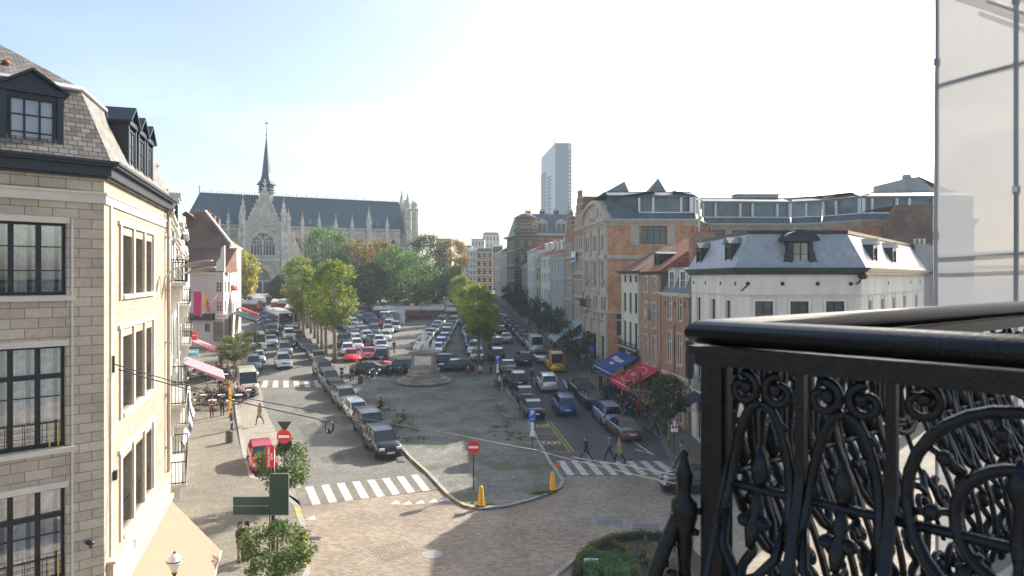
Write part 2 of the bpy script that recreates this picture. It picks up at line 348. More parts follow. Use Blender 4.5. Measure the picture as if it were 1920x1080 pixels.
# island slab
ISL = [(765,858),(800,890),(832,925),(848,940),(870,952),(900,958),(950,953),(1000,940),(1040,925),(1055,915),(1058,905),(1050,890),(1035,870),(1010,826),(991,787),(962,745),(947,728)]
isl = W(ISL)+[Vector((RK(78),78))]+[Vector((-11,80)), KL[2]+dk*18, KL[2]+dk*10, KL[2]]
clip_sheet('island_paving', isl, .12, X['island'], h=.12, kerb=X['kerb'])
m = MB()                                           # kerb stones along the island tip
ln = W([(690,770),(765,858),(800,890),(832,925),(848,940),(870,952),(900,958),(950,953),(1000,940),(1040,925),(1055,915),(1058,905),(1050,890),(1035,870),(1010,826),(991,787),(962,745),(947,728)])
def kerb_run(name, ln, wd, z, m_):
    st = band([Vector(p) for p in ln], wd); n = len(ln); k = MB()
    a, b = st[:n], st[n:][::-1]
    for i in range(n-1):
        za, zb = zg(a[i].y), zg(a[i+1].y)
        q = [(a[i].x,a[i].y,za-.1),(a[i+1].x,a[i+1].y,zb-.1),(b[i+1].x,b[i+1].y,zb-.1),(b[i].x,b[i].y,za-.1)]
        k.add(q+[(x,y,c+.1+z) for x,y,c in q], [(4,5,6,7),(0,1,5,4),(2,3,7,6),(1,2,6,5),(3,0,4,7)])
    return struct(k.build(name, m_))
kerb_run('island_kerb', ln, .22, .135, X['kerb'])
kerb_run('yellow_kerb_marking', W([(767,860),(800,889.5)]), .10, .142, X['kerb_yellow'])
kerb_run('yellow_kerb_marking', W([(832,925),(848,939.5),(870,951.5),(886,955.5)]), .12, .142, X['kerb_yellow'])
# left pavement
pv = [Vector((-11,-5)),Vector((-7.4,20)),G(582,1079).xy,G(578,1000).xy,G(560,950).xy,G(505,905).xy,G(478,898).xy,LKp(0),LKp(60),LKp(100),Vector((-95,140)),Vector((-95,60)),Vector((-40,-5))]
clip_sheet('left_pavement', pv, .12, X['pave'], h=.12, kerb=X['kerb'])
kerb_run('left_kerb', [Vector((-7.4,20)),G(582,1079).xy,G(578,1000).xy,G(560,950).xy,G(505,905).xy,G(478,898).xy,LKp(0),LKp(20),LKp(60),LKp(100)], .3, .13, X['kerb'])
for y0, y1 in ((998,1022),(1045,1068),(955,975)):
    kerb_run('yellow_kerb_marking', [G(582-(1079-y0)*.05+ (0 if y0>960 else -9),y1).xy, G(582-(1079-y0)*.05-(0 if y0>960 else 14),y0).xy][::1], .26, .14, X['kerb_yellow'])
# right pavement
clip_sheet('right_pavement', [Vector((RF(215)-1,215)), Vector((RF(120)-2,120)), Vector((RF(80)-3,80)), Vector((11.3,52)), G(1262,872).xy, G(1300,893).xy, Vector((40,41.5)), Vector((60,41.5)), Vector((60,215))], .12, X['pave'], h=.12, kerb=X['kerb'])
# crossings
def zebra(name, A, B, Cc, D, n, platform=True):     # A,B top left/right; Cc,D bottom left/right (pixels)
    A, B, Cc, D = [G(*p).xy for p in (A, B, Cc, D)]
    if platform:
        e = (B-A).normalized()
        clip_sheet('raised_crossing', [Cc-e*.6, D+e*.5, B+e*.5, A-e*.6], .022, X['paver2'])
    k = MB()
    for i in range(n):
        f0 = i/(n-.45); f1 = (i+.5)/(n-.45)
        q = [Cc.lerp(D,f0), Cc.lerp(D,f1), A.lerp(B,f1), A.lerp(B,f0)]
        k.poly([(p.x,p.y,zg(p.y)+.028) for p in q])
    return struct(k.build(name, X['white_line']))
zebra('zebra_crossing', (572,914), (785,890), (586,948), (808,920), 8)
zebra('zebra_crossing', (494,714), (598,714), (490,727), (604,727), 6)
zebra('zebra_crossing', (1045,865), (1238,865), (1064,892), (1272,892), 8)
k = MB()                                            # give-way triangles
for x, y in ((742,943),(765,944),(789,942),(813,940),(836,937),(584,972)):
    p = G(x,y); k.poly([(p.x-.3,p.y-.25,.02),(p.x+.3,p.y-.25,.02),(p.x+.02,p.y+.4,.02)])
struct(k.build('give_way_marking', X['white_line']))
def text(s, size, m, M, parent=None, name='lettering', ext=.004, align='CENTER', bold=0):
    cu = bpy.data.curves.new(name, 'FONT'); cu.body = s; cu.size = size; cu.align_x = align; cu.align_y = 'CENTER'; cu.extrude = ext; cu.offset = bold; cu.resolution_u = 2
    o = bpy.data.objects.new(name, cu); COL.objects.link(o); dg = bpy.context.evaluated_depsgraph_get()
    me = bpy.data.meshes.new_from_object(o.evaluated_get(dg)); bpy.data.objects.remove(o); me.name = name
    o0 = Vector(parent.get('_loc', (0,0,0))) if parent else Vector((0,0,0))
    me.transform(Matrix.Translation(-o0) @ M); me.materials.clear(); me.materials.append(m)
    o = bpy.data.objects.new(name, me); COL.objects.link(o); o.parent = parent; return o
def tilt(Y): return math.atan((zg(Y+1)-zg(Y-1))/2)
def flat(p, ang, off): return Matrix.Translation((p.x, p.y, zg(p.y)+off)) @ Matrix.Rotation(tilt(p.y),4,'X') @ Matrix.Rotation(ang,4,'Z')
for x, y in ((1012,799),(1033,831)):
    p = G(x,y); struct(text('TAXI', .66, X['yellow_line'], flat(p, R(4), .02) @ Matrix.Diagonal((1.0,1.9,1,1)), name='taxi_marking', bold=.02))
k = MB()                                            # yellow zigzag dots along the taxi rank and its bay lines
a, b = G(1028,790), G(1073,848)
for i in range(34):
    for s_ in (-.14,.14):
        p = a.lerp(b,(i+(.5 if s_ > 0 else 0))/34); k.box(p.x+s_-.06,p.x+s_+.06,p.y-.09,p.y+.09,zg(p.y)+.012,zg(p.y)+.018)
for (xa,ya,xb,yb) in ((1010,814,1040,814),(1028,848,1070,848)):
    a, b = G(xa,ya), G(xb,yb)
    for i in range(12):
        p = a.lerp(b,i/12); k.box(p.x,p.x+.1,p.y-.05,p.y+.05,zg(p.y)+.012,zg(p.y)+.018)
struct(k.build('taxi_bay_marking', X['yellow_line']))
k = MB()                                            # white bay line beside the parked cars on the right
a, b = G(1112,778), G(1225,853)
for i in range(2):
    p0, p1 = a.lerp(b,0), a.lerp(b,1)
k.add([(a.x-.08,a.y,zg(a.y)+.014),(a.x+.08,a.y,zg(a.y)+.014),(b.x+.08,b.y,zg(b.y)+.014),(b.x-.08,b.y,zg(b.y)+.014)], [(0,1,2,3)])
for (xa,ya,xb,yb) in ((1055,712,1062,728),(1068,712,1076,728),(1187,843,1225,853),(1222,866,1290,892)):
    p0, p1 = G(xa,ya), G(xb,yb); k.add([(p0.x,p0.y,zg(p0.y)+.031),(p0.x+.18,p0.y,zg(p0.y)+.031),(p1.x+.18,p1.y,zg(p1.y)+.031),(p1.x,p1.y,zg(p1.y)+.031)], [(0,1,2,3)])
struct(k.build('bay_marking', X['white_line']))
k = MB(); p = G(1218,858); k.lathe([(.75,0),(.75,.004)], (p.x,p.y,.012), 20)
k.box(p.x-.9,p.x+.3,p.y-.2,p.y+.05,.012,.018)
struct(k.build('red_road_marking', mat('faded_red_marking', (.4,.05,.06), .7, amt=.5, sc=4)))
# manholes and access covers
def cover(px, py, r, label):
    p = G(px,py); k = MB(); k.lathe([(r,0),(r,.012),(r*.93,.014),(r*.9,.008),(0.02,.008)], (p.x,p.y,.012), 24, sm=False)
    return tag(k.build('manhole_cover', mat('cast_iron_cover', (.33,.32,.31), .5, .3, amt=.25, sc=8, bump=.6, bsc=25)), label, 'manhole cover')
cover(811,1040,.48,'round light grey manhole cover in the sunlit paving'); 
cover(527,994,.5,'round dark manhole cover in the left pavement behind the near bush')
for px, py, lb, a in ((1142,979,'left one of two rectangular steel access covers in the shaded junction',-6),(1211,988,'right one of two rectangular steel access covers, nearer to the planted bed',-10)):
    p = G(px,py); t = thing('access_cover', lb, 'access cover', (p.x,p.y,.012)); M = flat(p,R(a),.012); k = MB(M)
    k.ring([(-.85,-.5),(.85,-.5),(.85,.5),(-.85,.5)],[(-.66,-.36),(.66,-.36),(.66,.36),(-.66,.36)],0,.01); 
    k = MB(M); k.box(-.85,.85,-.5,.5,0,.006); k.build('frame', mat('cover_frame',(.2,.21,.21),.5,.4), t)
    k = MB(M); k.box(-.66,.66,-.36,.36,.006,.014); k.box(-.1,.1,-.04,.04,.014,.02); k.build('lid', mat('cover_lid',(.13,.14,.15),.55,.4,amt=.3,sc=6), t)

# repaired patches in the setts and gully gratings
pm = setts('repair_setts', (.13,.13,.125), (.27,.26,.24), (.05,.05,.045), .19, rot=R(35), amt=.3)
pm2 = brick('repair_pavers', (.24,.19,.14), (.33,.27,.2), (.1,.08,.06), .24, .12, .014, rot=R(49), amt=.2, vsc=.6)
for q, mm in (([(560,800),(592,792),(604,812),(570,822)],pm),([(600,858),(640,851),(648,862),(606,870)],pm),([(548,760),(566,757),(571,766),(552,770)],pm),([(690,1030),(760,1012),(790,1034),(716,1058)],pm2),([(940,950),(1010,938),(1026,950),(952,966)],pm2),([(1075,800),(1100,792),(1118,818),(1090,828)],pm)):
    clip_sheet('paving_repair', W(q), .0165, mm)
for i,(x,y,lb) in enumerate(((752,866,'iron gully grating at the island kerb before the nearest parked car'),(862,966,'iron gully grating at the rounded tip of the island'),(590,1010,'iron gully grating at the left kerb near the bottom'),(1014,852,'iron gully grating beside the taxi bay letters'))):
    p = G(x,y); t = thing('gully_grating', lb, 'grating', (p.x,p.y,zg(p.y)+.014)); k = MB(); z = zg(p.y)+.018
    k.box(p.x-.27,p.x+.27,p.y-.2,p.y+.2,z,z+.004); k.build('frame', X['underb'] if 'underb' in X else X['black'], t); k = MB()
    for j in range(6): k.box(p.x-.25,p.x+.25,p.y-.18+.065*j,p.y-.155+.065*j,z+.005,z+.012)
    k.build('bars', X['pole'], t)
# ================================================================== BUILDINGS
WR = random.Random(99)
class Fac:
    """vertical facade plane from P (left, seen from outside) to Q; local x along, y inward, z up"""
    def __init__(s, P, Q):
        s.P = Vector(P[:2]); s.Q = Vector(Q[:2]); d = s.Q-s.P; s.L = d.length; s.u = d/s.L
        s.M = Matrix(((s.u.x,-s.u.y,0,s.P.x),(s.u.y,s.u.x,0,s.P.y),(0,0,1,0),(0,0,0,1)))
    def s(s, px):
        k = (px-CX)/F; den = s.u.x-k*s.u.y
        return (k*s.P.y-s.P.x)/den
    def Y(s, t): return s.P.y+s.u.y*t
    def st(s, px, py): t = s.s(px); return t, zp(py, s.Y(t))
    def op(s, x0, x1, y0, y1, xr=None):
        t0, t1 = s.s(x0), s.s(x1); t = s.s(xr) if xr else (t0+t1)/2
        return (t0, t1, zp(y1, s.Y(t)), zp(y0, s.Y(t)))
def wallg(m, fac, s0, s1, z0, z1, ops=(), depth=.2, mi=0, y=0, back=None):
    m.M = fac.M
    ops = [o for o in ops if o[1] > s0 and o[0] < s1 and o[3] > z0 and o[2] < z1]
    ops = [(max(o[0],s0),min(o[1],s1),max(o[2],z0),min(o[3],z1)) for o in ops]
    zs = sorted({z0, z1, *[o[2] for o in ops], *[o[3] for o in ops]})
    for a, b in zip(zs, zs[1:]):
        if b-a < 1e-5: continue
        zc = (a+b)/2; cur = s0
        for o in sorted([o for o in ops if o[2] < zc < o[3]]):
            if o[0] > cur+1e-5: m.add([(cur,y,a),(o[0],y,a),(o[0],y,b),(cur,y,b)], [(0,1,2,3)], mi)
            cur = max(cur, o[1])
        if cur < s1-1e-5: m.add([(cur,y,a),(s1,y,a),(s1,y,b),(cur,y,b)], [(0,1,2,3)], mi)
    for a, b, c, d in ops:
        e = y+depth
        m.add([(a,y,c),(b,y,c),(b,y,d),(a,y,d),(a,e,c),(b,e,c),(b,e,d),(a,e,d)], [(0,4,5,1),(1,5,6,2),(2,6,7,3),(3,7,4,0)], mi)
    m.M = None
def window(t, fac, op, cols=2, rows=2, fm='whitep', pm='pane', depth=.2, fw=.07, bw=.035, y=0, curtain=False, name='window', trans=None, lab=None):
    a, b, c, d = op; k = MB(fac.M); e = y+depth
    k.ring([(a,c),(b,c),(b,d),(a,d)], [(a+fw,c+fw),(b-fw,c+fw),(b-fw,d-fw),(a+fw,d-fw)], e-.05, e+.03)
    for i in range(1, cols):
        x = a+(b-a)*i/cols; ww = bw*1.6; k.box(x-ww/2,x+ww/2,e-.04,e+.02,c+fw,d-fw)
    for i in range(1, rows):
        z = c+(d-c)*i/rows; k.box(a+fw,b-fw,e-.035,e+.018,z-bw/2,z+bw/2)
    if trans: z = c+(d-c)*trans; k.box(a+fw,b-fw,e-.045,e+.022,z-bw,z+bw)
    o = k.build(name, X[fm] if isinstance(fm, str) else fm, t)
    if lab: o['label'] = lab
    if pm == 'pane' and depth < .4: pm = WR.choice(['pane','pane','pane2','pane3'])
    g = MB(fac.M); g.add([(a+fw*.5,e,c+fw*.5),(b-fw*.5,e,c+fw*.5),(b-fw*.5,e,d-fw*.5),(a+fw*.5,e,d-fw*.5)], [(0,1,2,3)])
    p = g.build('pane', X[pm] if isinstance(pm, str) else pm, None)
    o0 = Vector(t['_loc']); p.data.transform(Matrix.Translation(-o0)); p.parent = o
    if curtain:
        g = MB(fac.M); n = 18; xs = [a+fw+(b-a-2*fw)*i/n for i in range(n+1)]
        vs = [(x, e+.12+.03*math.sin(i*2.1+a), z) for z in (c+fw, d-fw) for i, x in enumerate(xs)]
        g.add(vs, [(i,i+1,n+2+i,n+1+i) for i in range(n)], 0, True)
        p = g.build('curtain', X['curtain'], None); p.data.transform(Matrix.Translation(-o0)); p.parent = o
    return o
def band_(m, fac, s0, s1, z0, z1, out, mi=0, inn=0): m.M = fac.M; m.box(s0,s1,-out,inn-.003 if inn <= 0 else inn,z0,z1,mi); m.M = None
def cornice(t, fac, s0, s1, z, mt, out=.35, h=.35, name='cornice'):
    k = MB(fac.M)
    for f0, f1, o in ((0,.35,.35),(.35,.7,.65),(.7,1,1)): k.box(s0-out*o, s1+out*o, -out*o, -.002, z+h*f0, z+h*f1)
    return k.build(name, X[mt] if isinstance(mt, str) else mt, t)
def roofprism(m, fac, s0, s1, z0, z1, dep, a0=0, a1=0, over=.3, mi=0):
    """gable roof with ridge parallel to the facade"""
    m.M = fac.M
    A = (s0,-over,z0); B = (s1,-over,z0); C_ = (s1,dep,z0); D = (s0,dep,z0); E = (s0+a0,dep/2,z1); F_ = (s1-a1,dep/2,z1)
    m.add([A,B,C_,D,E,F_], [(0,1,5,4),(2,3,4,5),(1,2,5),(3,0,4),(0,3,2,1)], mi); m.M = None
def mansard(m, fac, s0, s1, z0, z1, z2, dep, inset=.5, mi=0, mi2=0, side=True):
    m.M = fac.M; i = inset; si = i if side else 0
    lo = [(s0,0,z0),(s1,0,z0),(s1,dep,z0),(s0,dep,z0)]; mid = [(s0+si,i,z1),(s1-si,i,z1),(s1-si,dep-i,z1),(s0+si,dep-i,z1)]
    m.add(lo+mid, [(0,1,5,4),(1,2,6,5),(2,3,7,6),(3,0,4,7)], mi)
    if z2 > z1: m.add(mid+[(s0+si*2,dep/2,z2),(s1-si*2,dep/2,z2)], [(0,1,5,4),(2,3,4,5),(1,2,5),(3,0,4)], mi2)
    else: m.add(mid, [(0,1,2,3)], mi2)
    m.M = None
def dormer(t, fac, s, wd, z0, h, dep, fm='whitep', rm='zinc', cols=2, rows=2, y0=0, gable=.35, pm='pane', cm=None, lab=None):
    k = MB(fac.M); k.box(s-wd/2,s-wd/2+.12,y0,y0+dep,z0,z0+h); k.box(s+wd/2-.12,s+wd/2,y0,y0+dep,z0,z0+h); k.box(s-wd/2+.12,s+wd/2-.12,y0+.01,y0+.1,z0+h-.18,z0+h-.005); k.box(s-wd/2+.12,s+wd/2-.12,y0+.01,y0+.1,z0+.003,z0+.12)
    o = k.build('dormer', X[cm or fm], t)
    if lab: o['label'] = lab
    r = MB(fac.M); a = wd/2+.12
    r.add([(s-a,y0-.15,z0+h),(s+a,y0-.15,z0+h),(s,y0-.15,z0+h+gable),(s-a,y0+dep,z0+h),(s+a,y0+dep,z0+h),(s,y0+dep,z0+h+gable)], [(0,1,2),(0,2,5,3),(1,4,5,2),(0,3,4,1)])
    q = r.build('dormer_roof', X[rm], None); q.data.transform(Matrix.Translation(-Vector(t['_loc']))); q.parent = o
    a, b, c, d = s-wd/2+.12, s+wd/2-.12, z0+.12, z0+h-.18
    k = MB(fac.M); e = y0+.08
    k.ring([(a,c),(b,c),(b,d),(a,d)], [(a+.06,c+.06),(b-.06,c+.06),(b-.06,d-.06),(a+.06,d-.06)], e-.04, e+.03, 0)
    for i in range(1,cols): x = a+(b-a)*i/cols; k.box(x-.03,x+.03,e-.03,e+.02,c+.06,d-.06,0)
    for i in range(1,rows): z = c+(d-c)*i/rows; k.box(a+.06,b-.06,e-.03,e+.02,z-.018,z+.018,0)
    k.add([(a+.03,e,c+.03),(b-.03,e,c+.03),(b-.03,e,d-.03),(a+.03,e,d-.03)], [(0,1,2,3)], 1)
    q = k.build('window', [X[fm], X[pm]], None); q.data.transform(Matrix.Translation(-Vector(t['_loc']))); q.parent = o
    return o
def chimney(t, x, y, z0, z1, wx=.9, wy=.6, pots=3, mt='rbrick', potm='tile', ang=0):
    k = MB(Matrix.Translation((x,y,0)) @ Matrix.Rotation(ang,4,'Z')); k.box(-wx/2,wx/2,-wy/2,wy/2,z0,z1-.12); k.box(-wx/2-.06,wx/2+.06,-wy/2-.06,wy/2+.06,z1-.12,z1)
    o = k.build('chimney', X[mt], t)
    if pots:
        k = MB(k.M)
        for i in range(pots): k.lathe([(.11,0),(.10,.35),(.13,.4),(.12,.5)], (-wx/2+wx*(i+.5)/pots,0,z1), 8)
        q = k.build('chimney_pot', X[potm], None); q.data.transform(Matrix.Translation(-Vector(t['_loc']))); q.parent = o
def railing(t, fac, s0, s1, z, h=.9, out=.5, gap=.12, mt='black', floor='trim', name='balcony', r=.012):
    k = MB(fac.M); k.box(s0,s1,-out,-.004,z-.15,z,0)
    for zz in (z+.06, z+h): k.box(s0,s1,-out,-out+.04,zz-.02,zz+.02,1); k.box(s0,s0+.04,-out+.04,-.004,zz-.02,zz+.02,1); k.box(s1-.04,s1,-out+.04,-.004,zz-.02,zz+.02,1)
    n = max(2,int((s1-s0)/gap))
    for i in range(n+1): x = s0+.02+(s1-s0-.04)*i/n; k.box(x-r,x+r,-out+.01,-out+.03,z,z+h,1)
    for i in range(int(out/gap)): 
        for x in (s0+.02, s1-.02): k.box(x-r,x+r,-out+gap*(i+1)-r,-out+gap*(i+1)+r,z,z+h,1)
    return k.build(name, [X[floor], X[mt]], t)
def house(name, label, P, Q, zb, zt, rows, ncol, ww, wm, fm='whitep', pm='pane', depth=9, roof=('gable',2.5,'tile'), trim='ltrim', cols=2, sills=True,
          corn=('ltrim',.3,.3), group=None, base=None, endmat=None, margin=.5, surround=None, detail=True, trans=.68, cat='house', wins=True, floor1=None):
    f = Fac(P, Q); L = f.L; t = thing(name, label, cat, (P[0],P[1],zb), group); ops = []
    for (z0, z1) in rows:
        pitch = (L-2*margin)/ncol
        for i in range(ncol):
            c = margin+pitch*(i+.5); ops.append((c-ww/2, c+ww/2, z0, z1))
    if floor1: ops += floor1(L)
    w_ = MB(); wallg(w_, f, 0, L, zb-1, zt, ops, .18, 0)
    w_.M = f.M; e = 1 if endmat else 0
    w_.add([(0,0,zb-1),(0,depth,zb-1),(0,depth,zt),(0,0,zt)], [(0,1,2,3)], e); w_.add([(L,0,zb-1),(L,depth,zb-1),(L,depth,zt),(L,0,zt)], [(3,2,1,0)], e)
    w_.add([(0,depth,zb-1),(L,depth,zb-1),(L,depth,zt),(0,depth,zt)], [(3,2,1,0)], 0)
    if roof[0] == 'gable' : 
        w_.add([(0,0,zt),(0,depth,zt),(0,depth/2,zt+roof[1]-.06)], [(0,1,2)], e); w_.add([(L,0,zt),(L,depth,zt),(L,depth/2,zt+roof[1]-.06)], [(2,1,0)], e)
    w_.build('wall', [X[wm], X[endmat or wm]], t)
    if wins:
        for o in ops: window(t, f, o, cols, 1, fm, pm, .15, fw=.06, trans=trans if o[3]-o[2] > 1.3 else None)
    k = MB(f.M)
    for o in ops:
        if sills: k.box(o[0]-.1,o[1]+.1,-.09,-.003,o[2]-.12,o[2])
        if surround: k.ring([(o[0]-surround,o[2]),(o[1]+surround,o[2]),(o[1]+surround,o[3]+surround),(o[0]-surround,o[3]+surround)], [(o[0],o[2]+.001),(o[1],o[2]+.001),(o[1],o[3]),(o[0],o[3])], -.05, -.003)
    if k.f: k.build('window_trim', X[trim], t)
    r = MB()
    if roof[0] == 'gable': roofprism(r, f, -.05, L+.05, zt, zt+roof[1], depth)
    elif roof[0] == 'mansard': mansard(r, f, .1, L-.1, zt+.002, zt+roof[1], zt+roof[1]+.4, depth, .9, side=roof[3] if len(roof) > 3 else False)
    elif roof[0] == 'flat': r.M = f.M; r.box(.02,L-.02,.02,depth,zt-.3,zt-.1)
    rf = r.build('roof', X[roof[2]], t)
    k = MB(f.M); k.path([(L-.12,-.1,zt-.35),(L-.12,-.1,(zb+zt)/2),(L-.12,-.1,zb)], .05, 6); k.build('drainpipe', X['zinc'], t)
    if corn: cornice(t, f, 0.02, L-.02, zt-corn[2], corn[0], corn[1], corn[2]*.98)
    return t, f, ops
# ------------------------------------------------------------------ the big beige corner building on the left
def left_building():
    C = Vector((xp(195,17.5), 17.5)); e1 = Vector((.725,.689)); e2 = Vector((-.306,.952))
    P = C-e1*9; D = C+e2*9.1
    t = thing('corner_building', 'large beige stone corner building with dark cornice and slate mansard at left edge', 'building', (C.x,C.y,0))
    f = Fac(P, C); g = Fac(C, D)
    zt = zp(336,17.5)
    # front openings (three floors), measured on the facade plane
    o1 = [f.op(-90,125,419,553,125), f.op(-90,123,648,836,123), f.op(-90,123,913,1085,123)]
    o1 = [(a-.0,b,c,d) for a,b,c,d in o1]
    zz = [(o[2],o[3]) for o in o1]
    allo = []
    for a,b,c,d in o1: allo += [(a,b,c,d),(a-3.9,a-1.2,c,d)]
    w_ = MB(); wallg(w_, f, 0, 9, 0, zt, allo, .32, 0)
    cols2 = [(230,245.6),(252,266),(272,283)]
    rowz = [(zp(552,g.Y(g.s(229))), zp(440,g.Y(g.s(229)))), (zp(773,g.Y(g.s(229))), zp(632,g.Y(g.s(229)))), (zp(1000,g.Y(g.s(229))), zp(862,g.Y(g.s(229))))]
    o2 = [(g.s(a),g.s(b)+.12,z0,z1) for a,b in cols2 for z0,z1 in rowz]
    wallg(w_, g, 0, g.L, 0, zt, o2, .55, 1)
    w_.M = f.M; w_.add([(0,0,0),(0,12,0),(0,12,zt),(0,0,zt)], [(0,1,2,3)], 0); w_.M = g.M; w_.add([(g.L,0,0),(g.L,9,0),(g.L,9,zt),(g.L,0,zt)], [(3,2,1,0)], 1); w_.M = None
    w_.build('wall', [X['stone'], X['stonel']], t)
    # windows: black steel frames, transom lights, net curtains
    glass = mat('clear_window_glass', (.08,.1,.12), .02, amt=0)
    nt_ = glass.node_tree; b = nt_.nodes['Principled BSDF']; tr = N(nt_,'BsdfTransparent'); gl = N(nt_,'BsdfGlossy'); gl.inputs['Roughness'].default_value = .02; gl.inputs[0].default_value = (.9,.95,1,1)
    ms = N(nt_,'MixShader'); lw = N(nt_,'LayerWeight'); lw.inputs[0].default_value = .45; mr = N(nt_,'MapRange'); mr.inputs['To Min'].default_value = .42; mr.inputs['To Max'].default_value = .9
    nt_.links.new(lw.outputs['Facing'], mr.inputs[0]); nt_.links.new(mr.outputs[0], ms.inputs[0]); nt_.links.new(tr.outputs[0], ms.inputs[1]); nt_.links.new(gl.outputs[0], ms.inputs[2]); nt_.links.new(ms.outputs[0], nt_.nodes['Material Output'].inputs[0])
    for (a,b_,c,d), tall in zip(allo, (0,0,1,1,1,1)):
        wd = b_-a; k = MB(f.M); e = .22; n = 4 if wd > 1.7 else 3; fw = .06
        n = max(2, round(wd/.52))
        k.ring([(a,c),(b_,c),(b_,d),(a,d)], [(a+fw,c+fw*1.4),(b_-fw,c+fw*1.4),(b_-fw,d-fw),(a+fw,d-fw)], e-.06, e+.06)
        cuts = [a+wd*i/n for i in range(1,n)]
        for x in cuts: k.box(x-.055,x+.055,e-.05,e+.05,c+fw*1.4,d-fw)
        xs = [a+fw]+cuts+[b_-fw]
        if tall:
            zt_ = c+(d-c)*.70; k.box(a+fw,b_-fw,e-.065,e+.055,zt_-.06,zt_+.06); bars = [c+(d-c)*.24, c+(d-c)*.5]
        else: bars = [c+(d-c)*.34, c+(d-c)*.67]
        for z in bars: 
            for x0, x1 in zip(xs, xs[1:]): k.box(x0+.03,x1-.03,e-.03,e+.03,z-.014,z+.014)
        o = k.build('window', X['black'], t); q0 = -Vector(t['_loc'])
        gq = MB(f.M); gq.add([(a+.03,e,c+.03),(b_-.03,e,c+.03),(b_-.03,e,d-.03),(a+.03,e,d-.03)], [(0,1,2,3)]); p = gq.build('pane', glass); p.data.transform(Matrix.Translation(q0)); p.parent = o
        gq = MB(f.M); nn = 90; vs = []
        for z in (c+.05, d-.02):
            for i in range(nn+1): x = a+wd*i/nn; vs.append((x, e+.16+.035*math.sin(i*.9)+.02*math.sin(i*2.7), z))
        fs = [(i,i+1,nn+2+i,nn+1+i) for i in range(nn) if not (.62 < (i/nn*n) % 1 < .78)]
        gq.add(vs, fs, 0, True); p = gq.build('curtain', X['curtain']); p.data.transform(Matrix.Translation(q0)); p.parent = o
        gq = MB(f.M); gq.box(a-.1,b_+.1,1.2,1.25,c-.2,d+.2); gq.box(a-.1,b_+.1,.34,1.2,c-.25,c-.2); gq.box(a-.1,b_+.1,.34,1.2,d+.2,d+.25); p = gq.build('room_back', mat('room_wall',(.2,.19,.18),.9)); p.data.transform(Matrix.Translation(q0)); p.parent = o
        if tall:
            k = MB(f.M); 
            for zz_ in (.12,.28,.44,.60): k.box(a+.05,b_-.05,.06,.075,c+zz_,c+zz_+.012)
            for i in range(int(wd/.35)): k.box(a+.3+i*.35,a+.315+i*.35,.05,.07,c+.02,c+.62)
            q = k.build('window_rail', X['black'], None); q.data.transform(Matrix.Translation(q0)); q.parent = o
            k = MB(f.M); k.box(b_-.16,b_-.135,.03,.05,c+.03,c+.62); k.box(b_-.34,b_-.315,.03,.05,c+.03,c+.55); q = k.build('brass_bar', mat('brass',(.7,.5,.12),.3,.9,amt=0), None); q.data.transform(Matrix.Translation(q0)); q.parent = o
    for (a,b_,c,d) in o2:
        window(t, g, (a,b_,c,d), 2, 1, 'black', 'pane', .5, fw=.06, trans=.72)
        k = MB(g.M)
        for zz_ in range(7): k.box(a+.03,b_-.03,.06,.075,c+.05+zz_*.1,c+.062+zz_*.1)
        k.box(a+.03,b_-.03,.05,.09,c+.72,c+.75); k.build('window_rail', X['black'], t)
    # stone trim: sills, lintels, panels, ledges
    k = MB(f.M)
    for a,b_,c,d in allo:
        k.box(a-.1,b_+.18,-.09,-.003,c-.14,c-.02); k.box(a-.02,b_+.06,-.035,-.003,d+.0,d+.15)
    for z in (zp(366,17.5), ): k.box(0,9.0,-.05,-.003,z-.22,z); k.box(0,9.03,-.08,-.003,z,z+.06)
    k.box(9-.72,9-.67,-.025,-.003,1,zp(412,17.5))
    k.M = g.M
    z = zp(366,17.5); k.box(.0,g.L,-.05,-.003,z-.22,z); k.box(0,g.L,-.08,-.003,z,z+.06)
    for j,(z0,z1) in enumerate(rowz):
        for a,b_ in cols2:
            k.box(g.s(a)-.16,g.s(b_)+.24,-.1,-.003,z0-.13,z0-.01); 
        for s_ in (g.s(cols2[0][0])-.34, g.s(cols2[0][1])+.26, g.s(cols2[1][1])+.26, g.s(cols2[2][1])+.32): k.box(s_-.09,s_+.09,-.06,-.004,z0-.15,z1+.25)
        k.box(g.s(228)-.45,g.s(284)+.45,-.07,-.004,z1+.25,z1+.36)
    k.box(.55,.68,-.05,-.003,3,zt-.3)
    k.build('stone_trim', X['ltrim'], t)
    # cornice
    k = MB()
    def offs(a, z): # corner point offset by a outward
        return C+Vector((1.144*a, -.292*a))
    def prof(z0, z1, a):
        c0 = offs(a,0); p0 = P+Vector((.689,-.725))*a; d0 = D+Vector((.952,.306))*a; q = C+Vector((-1.144*.3,.292*.3))
        k.prism([p0, c0, d0+e2*.25, D+e2*.25-Vector((.952,.306))*.2, q, P-Vector((.689,-.725))*.2], z0, z1)
    prof(zt, zt+.06, .10); prof(zt+.06, zt+.30, .2); prof(zt+.30, zt+.36, .34); prof(zt+.36, zt+.43, .40)
    k.build('cornice', X['navy'], t)
    ze = zt+.43
    # mansard
    k = MB(); z1, z2 = ze+1.88, ze+4.1
    def pt(a): return C+Vector((-1.144*a, .292*a))
    A0, A1, A2 = pt(-.2), pt(.62), pt(4.2); n1, n2 = Vector((-.689,.725)), Vector((-.952,-.306))
    P0, P1, P2 = P-n1*.2, P+n1*.62, P+n1*4.2; D0, D1, D2 = D-n2*.2, D+n2*.62, D+n2*4.2-e2*2.5
    V3 = lambda p, z: (p.x,p.y,z)
    k.poly([V3(P0,ze),V3(A0,ze),V3(A1,z1),V3(P1,z1)],0); k.poly([V3(A0,ze),V3(D0,ze),V3(D1,z1),V3(A1,z1)],0)
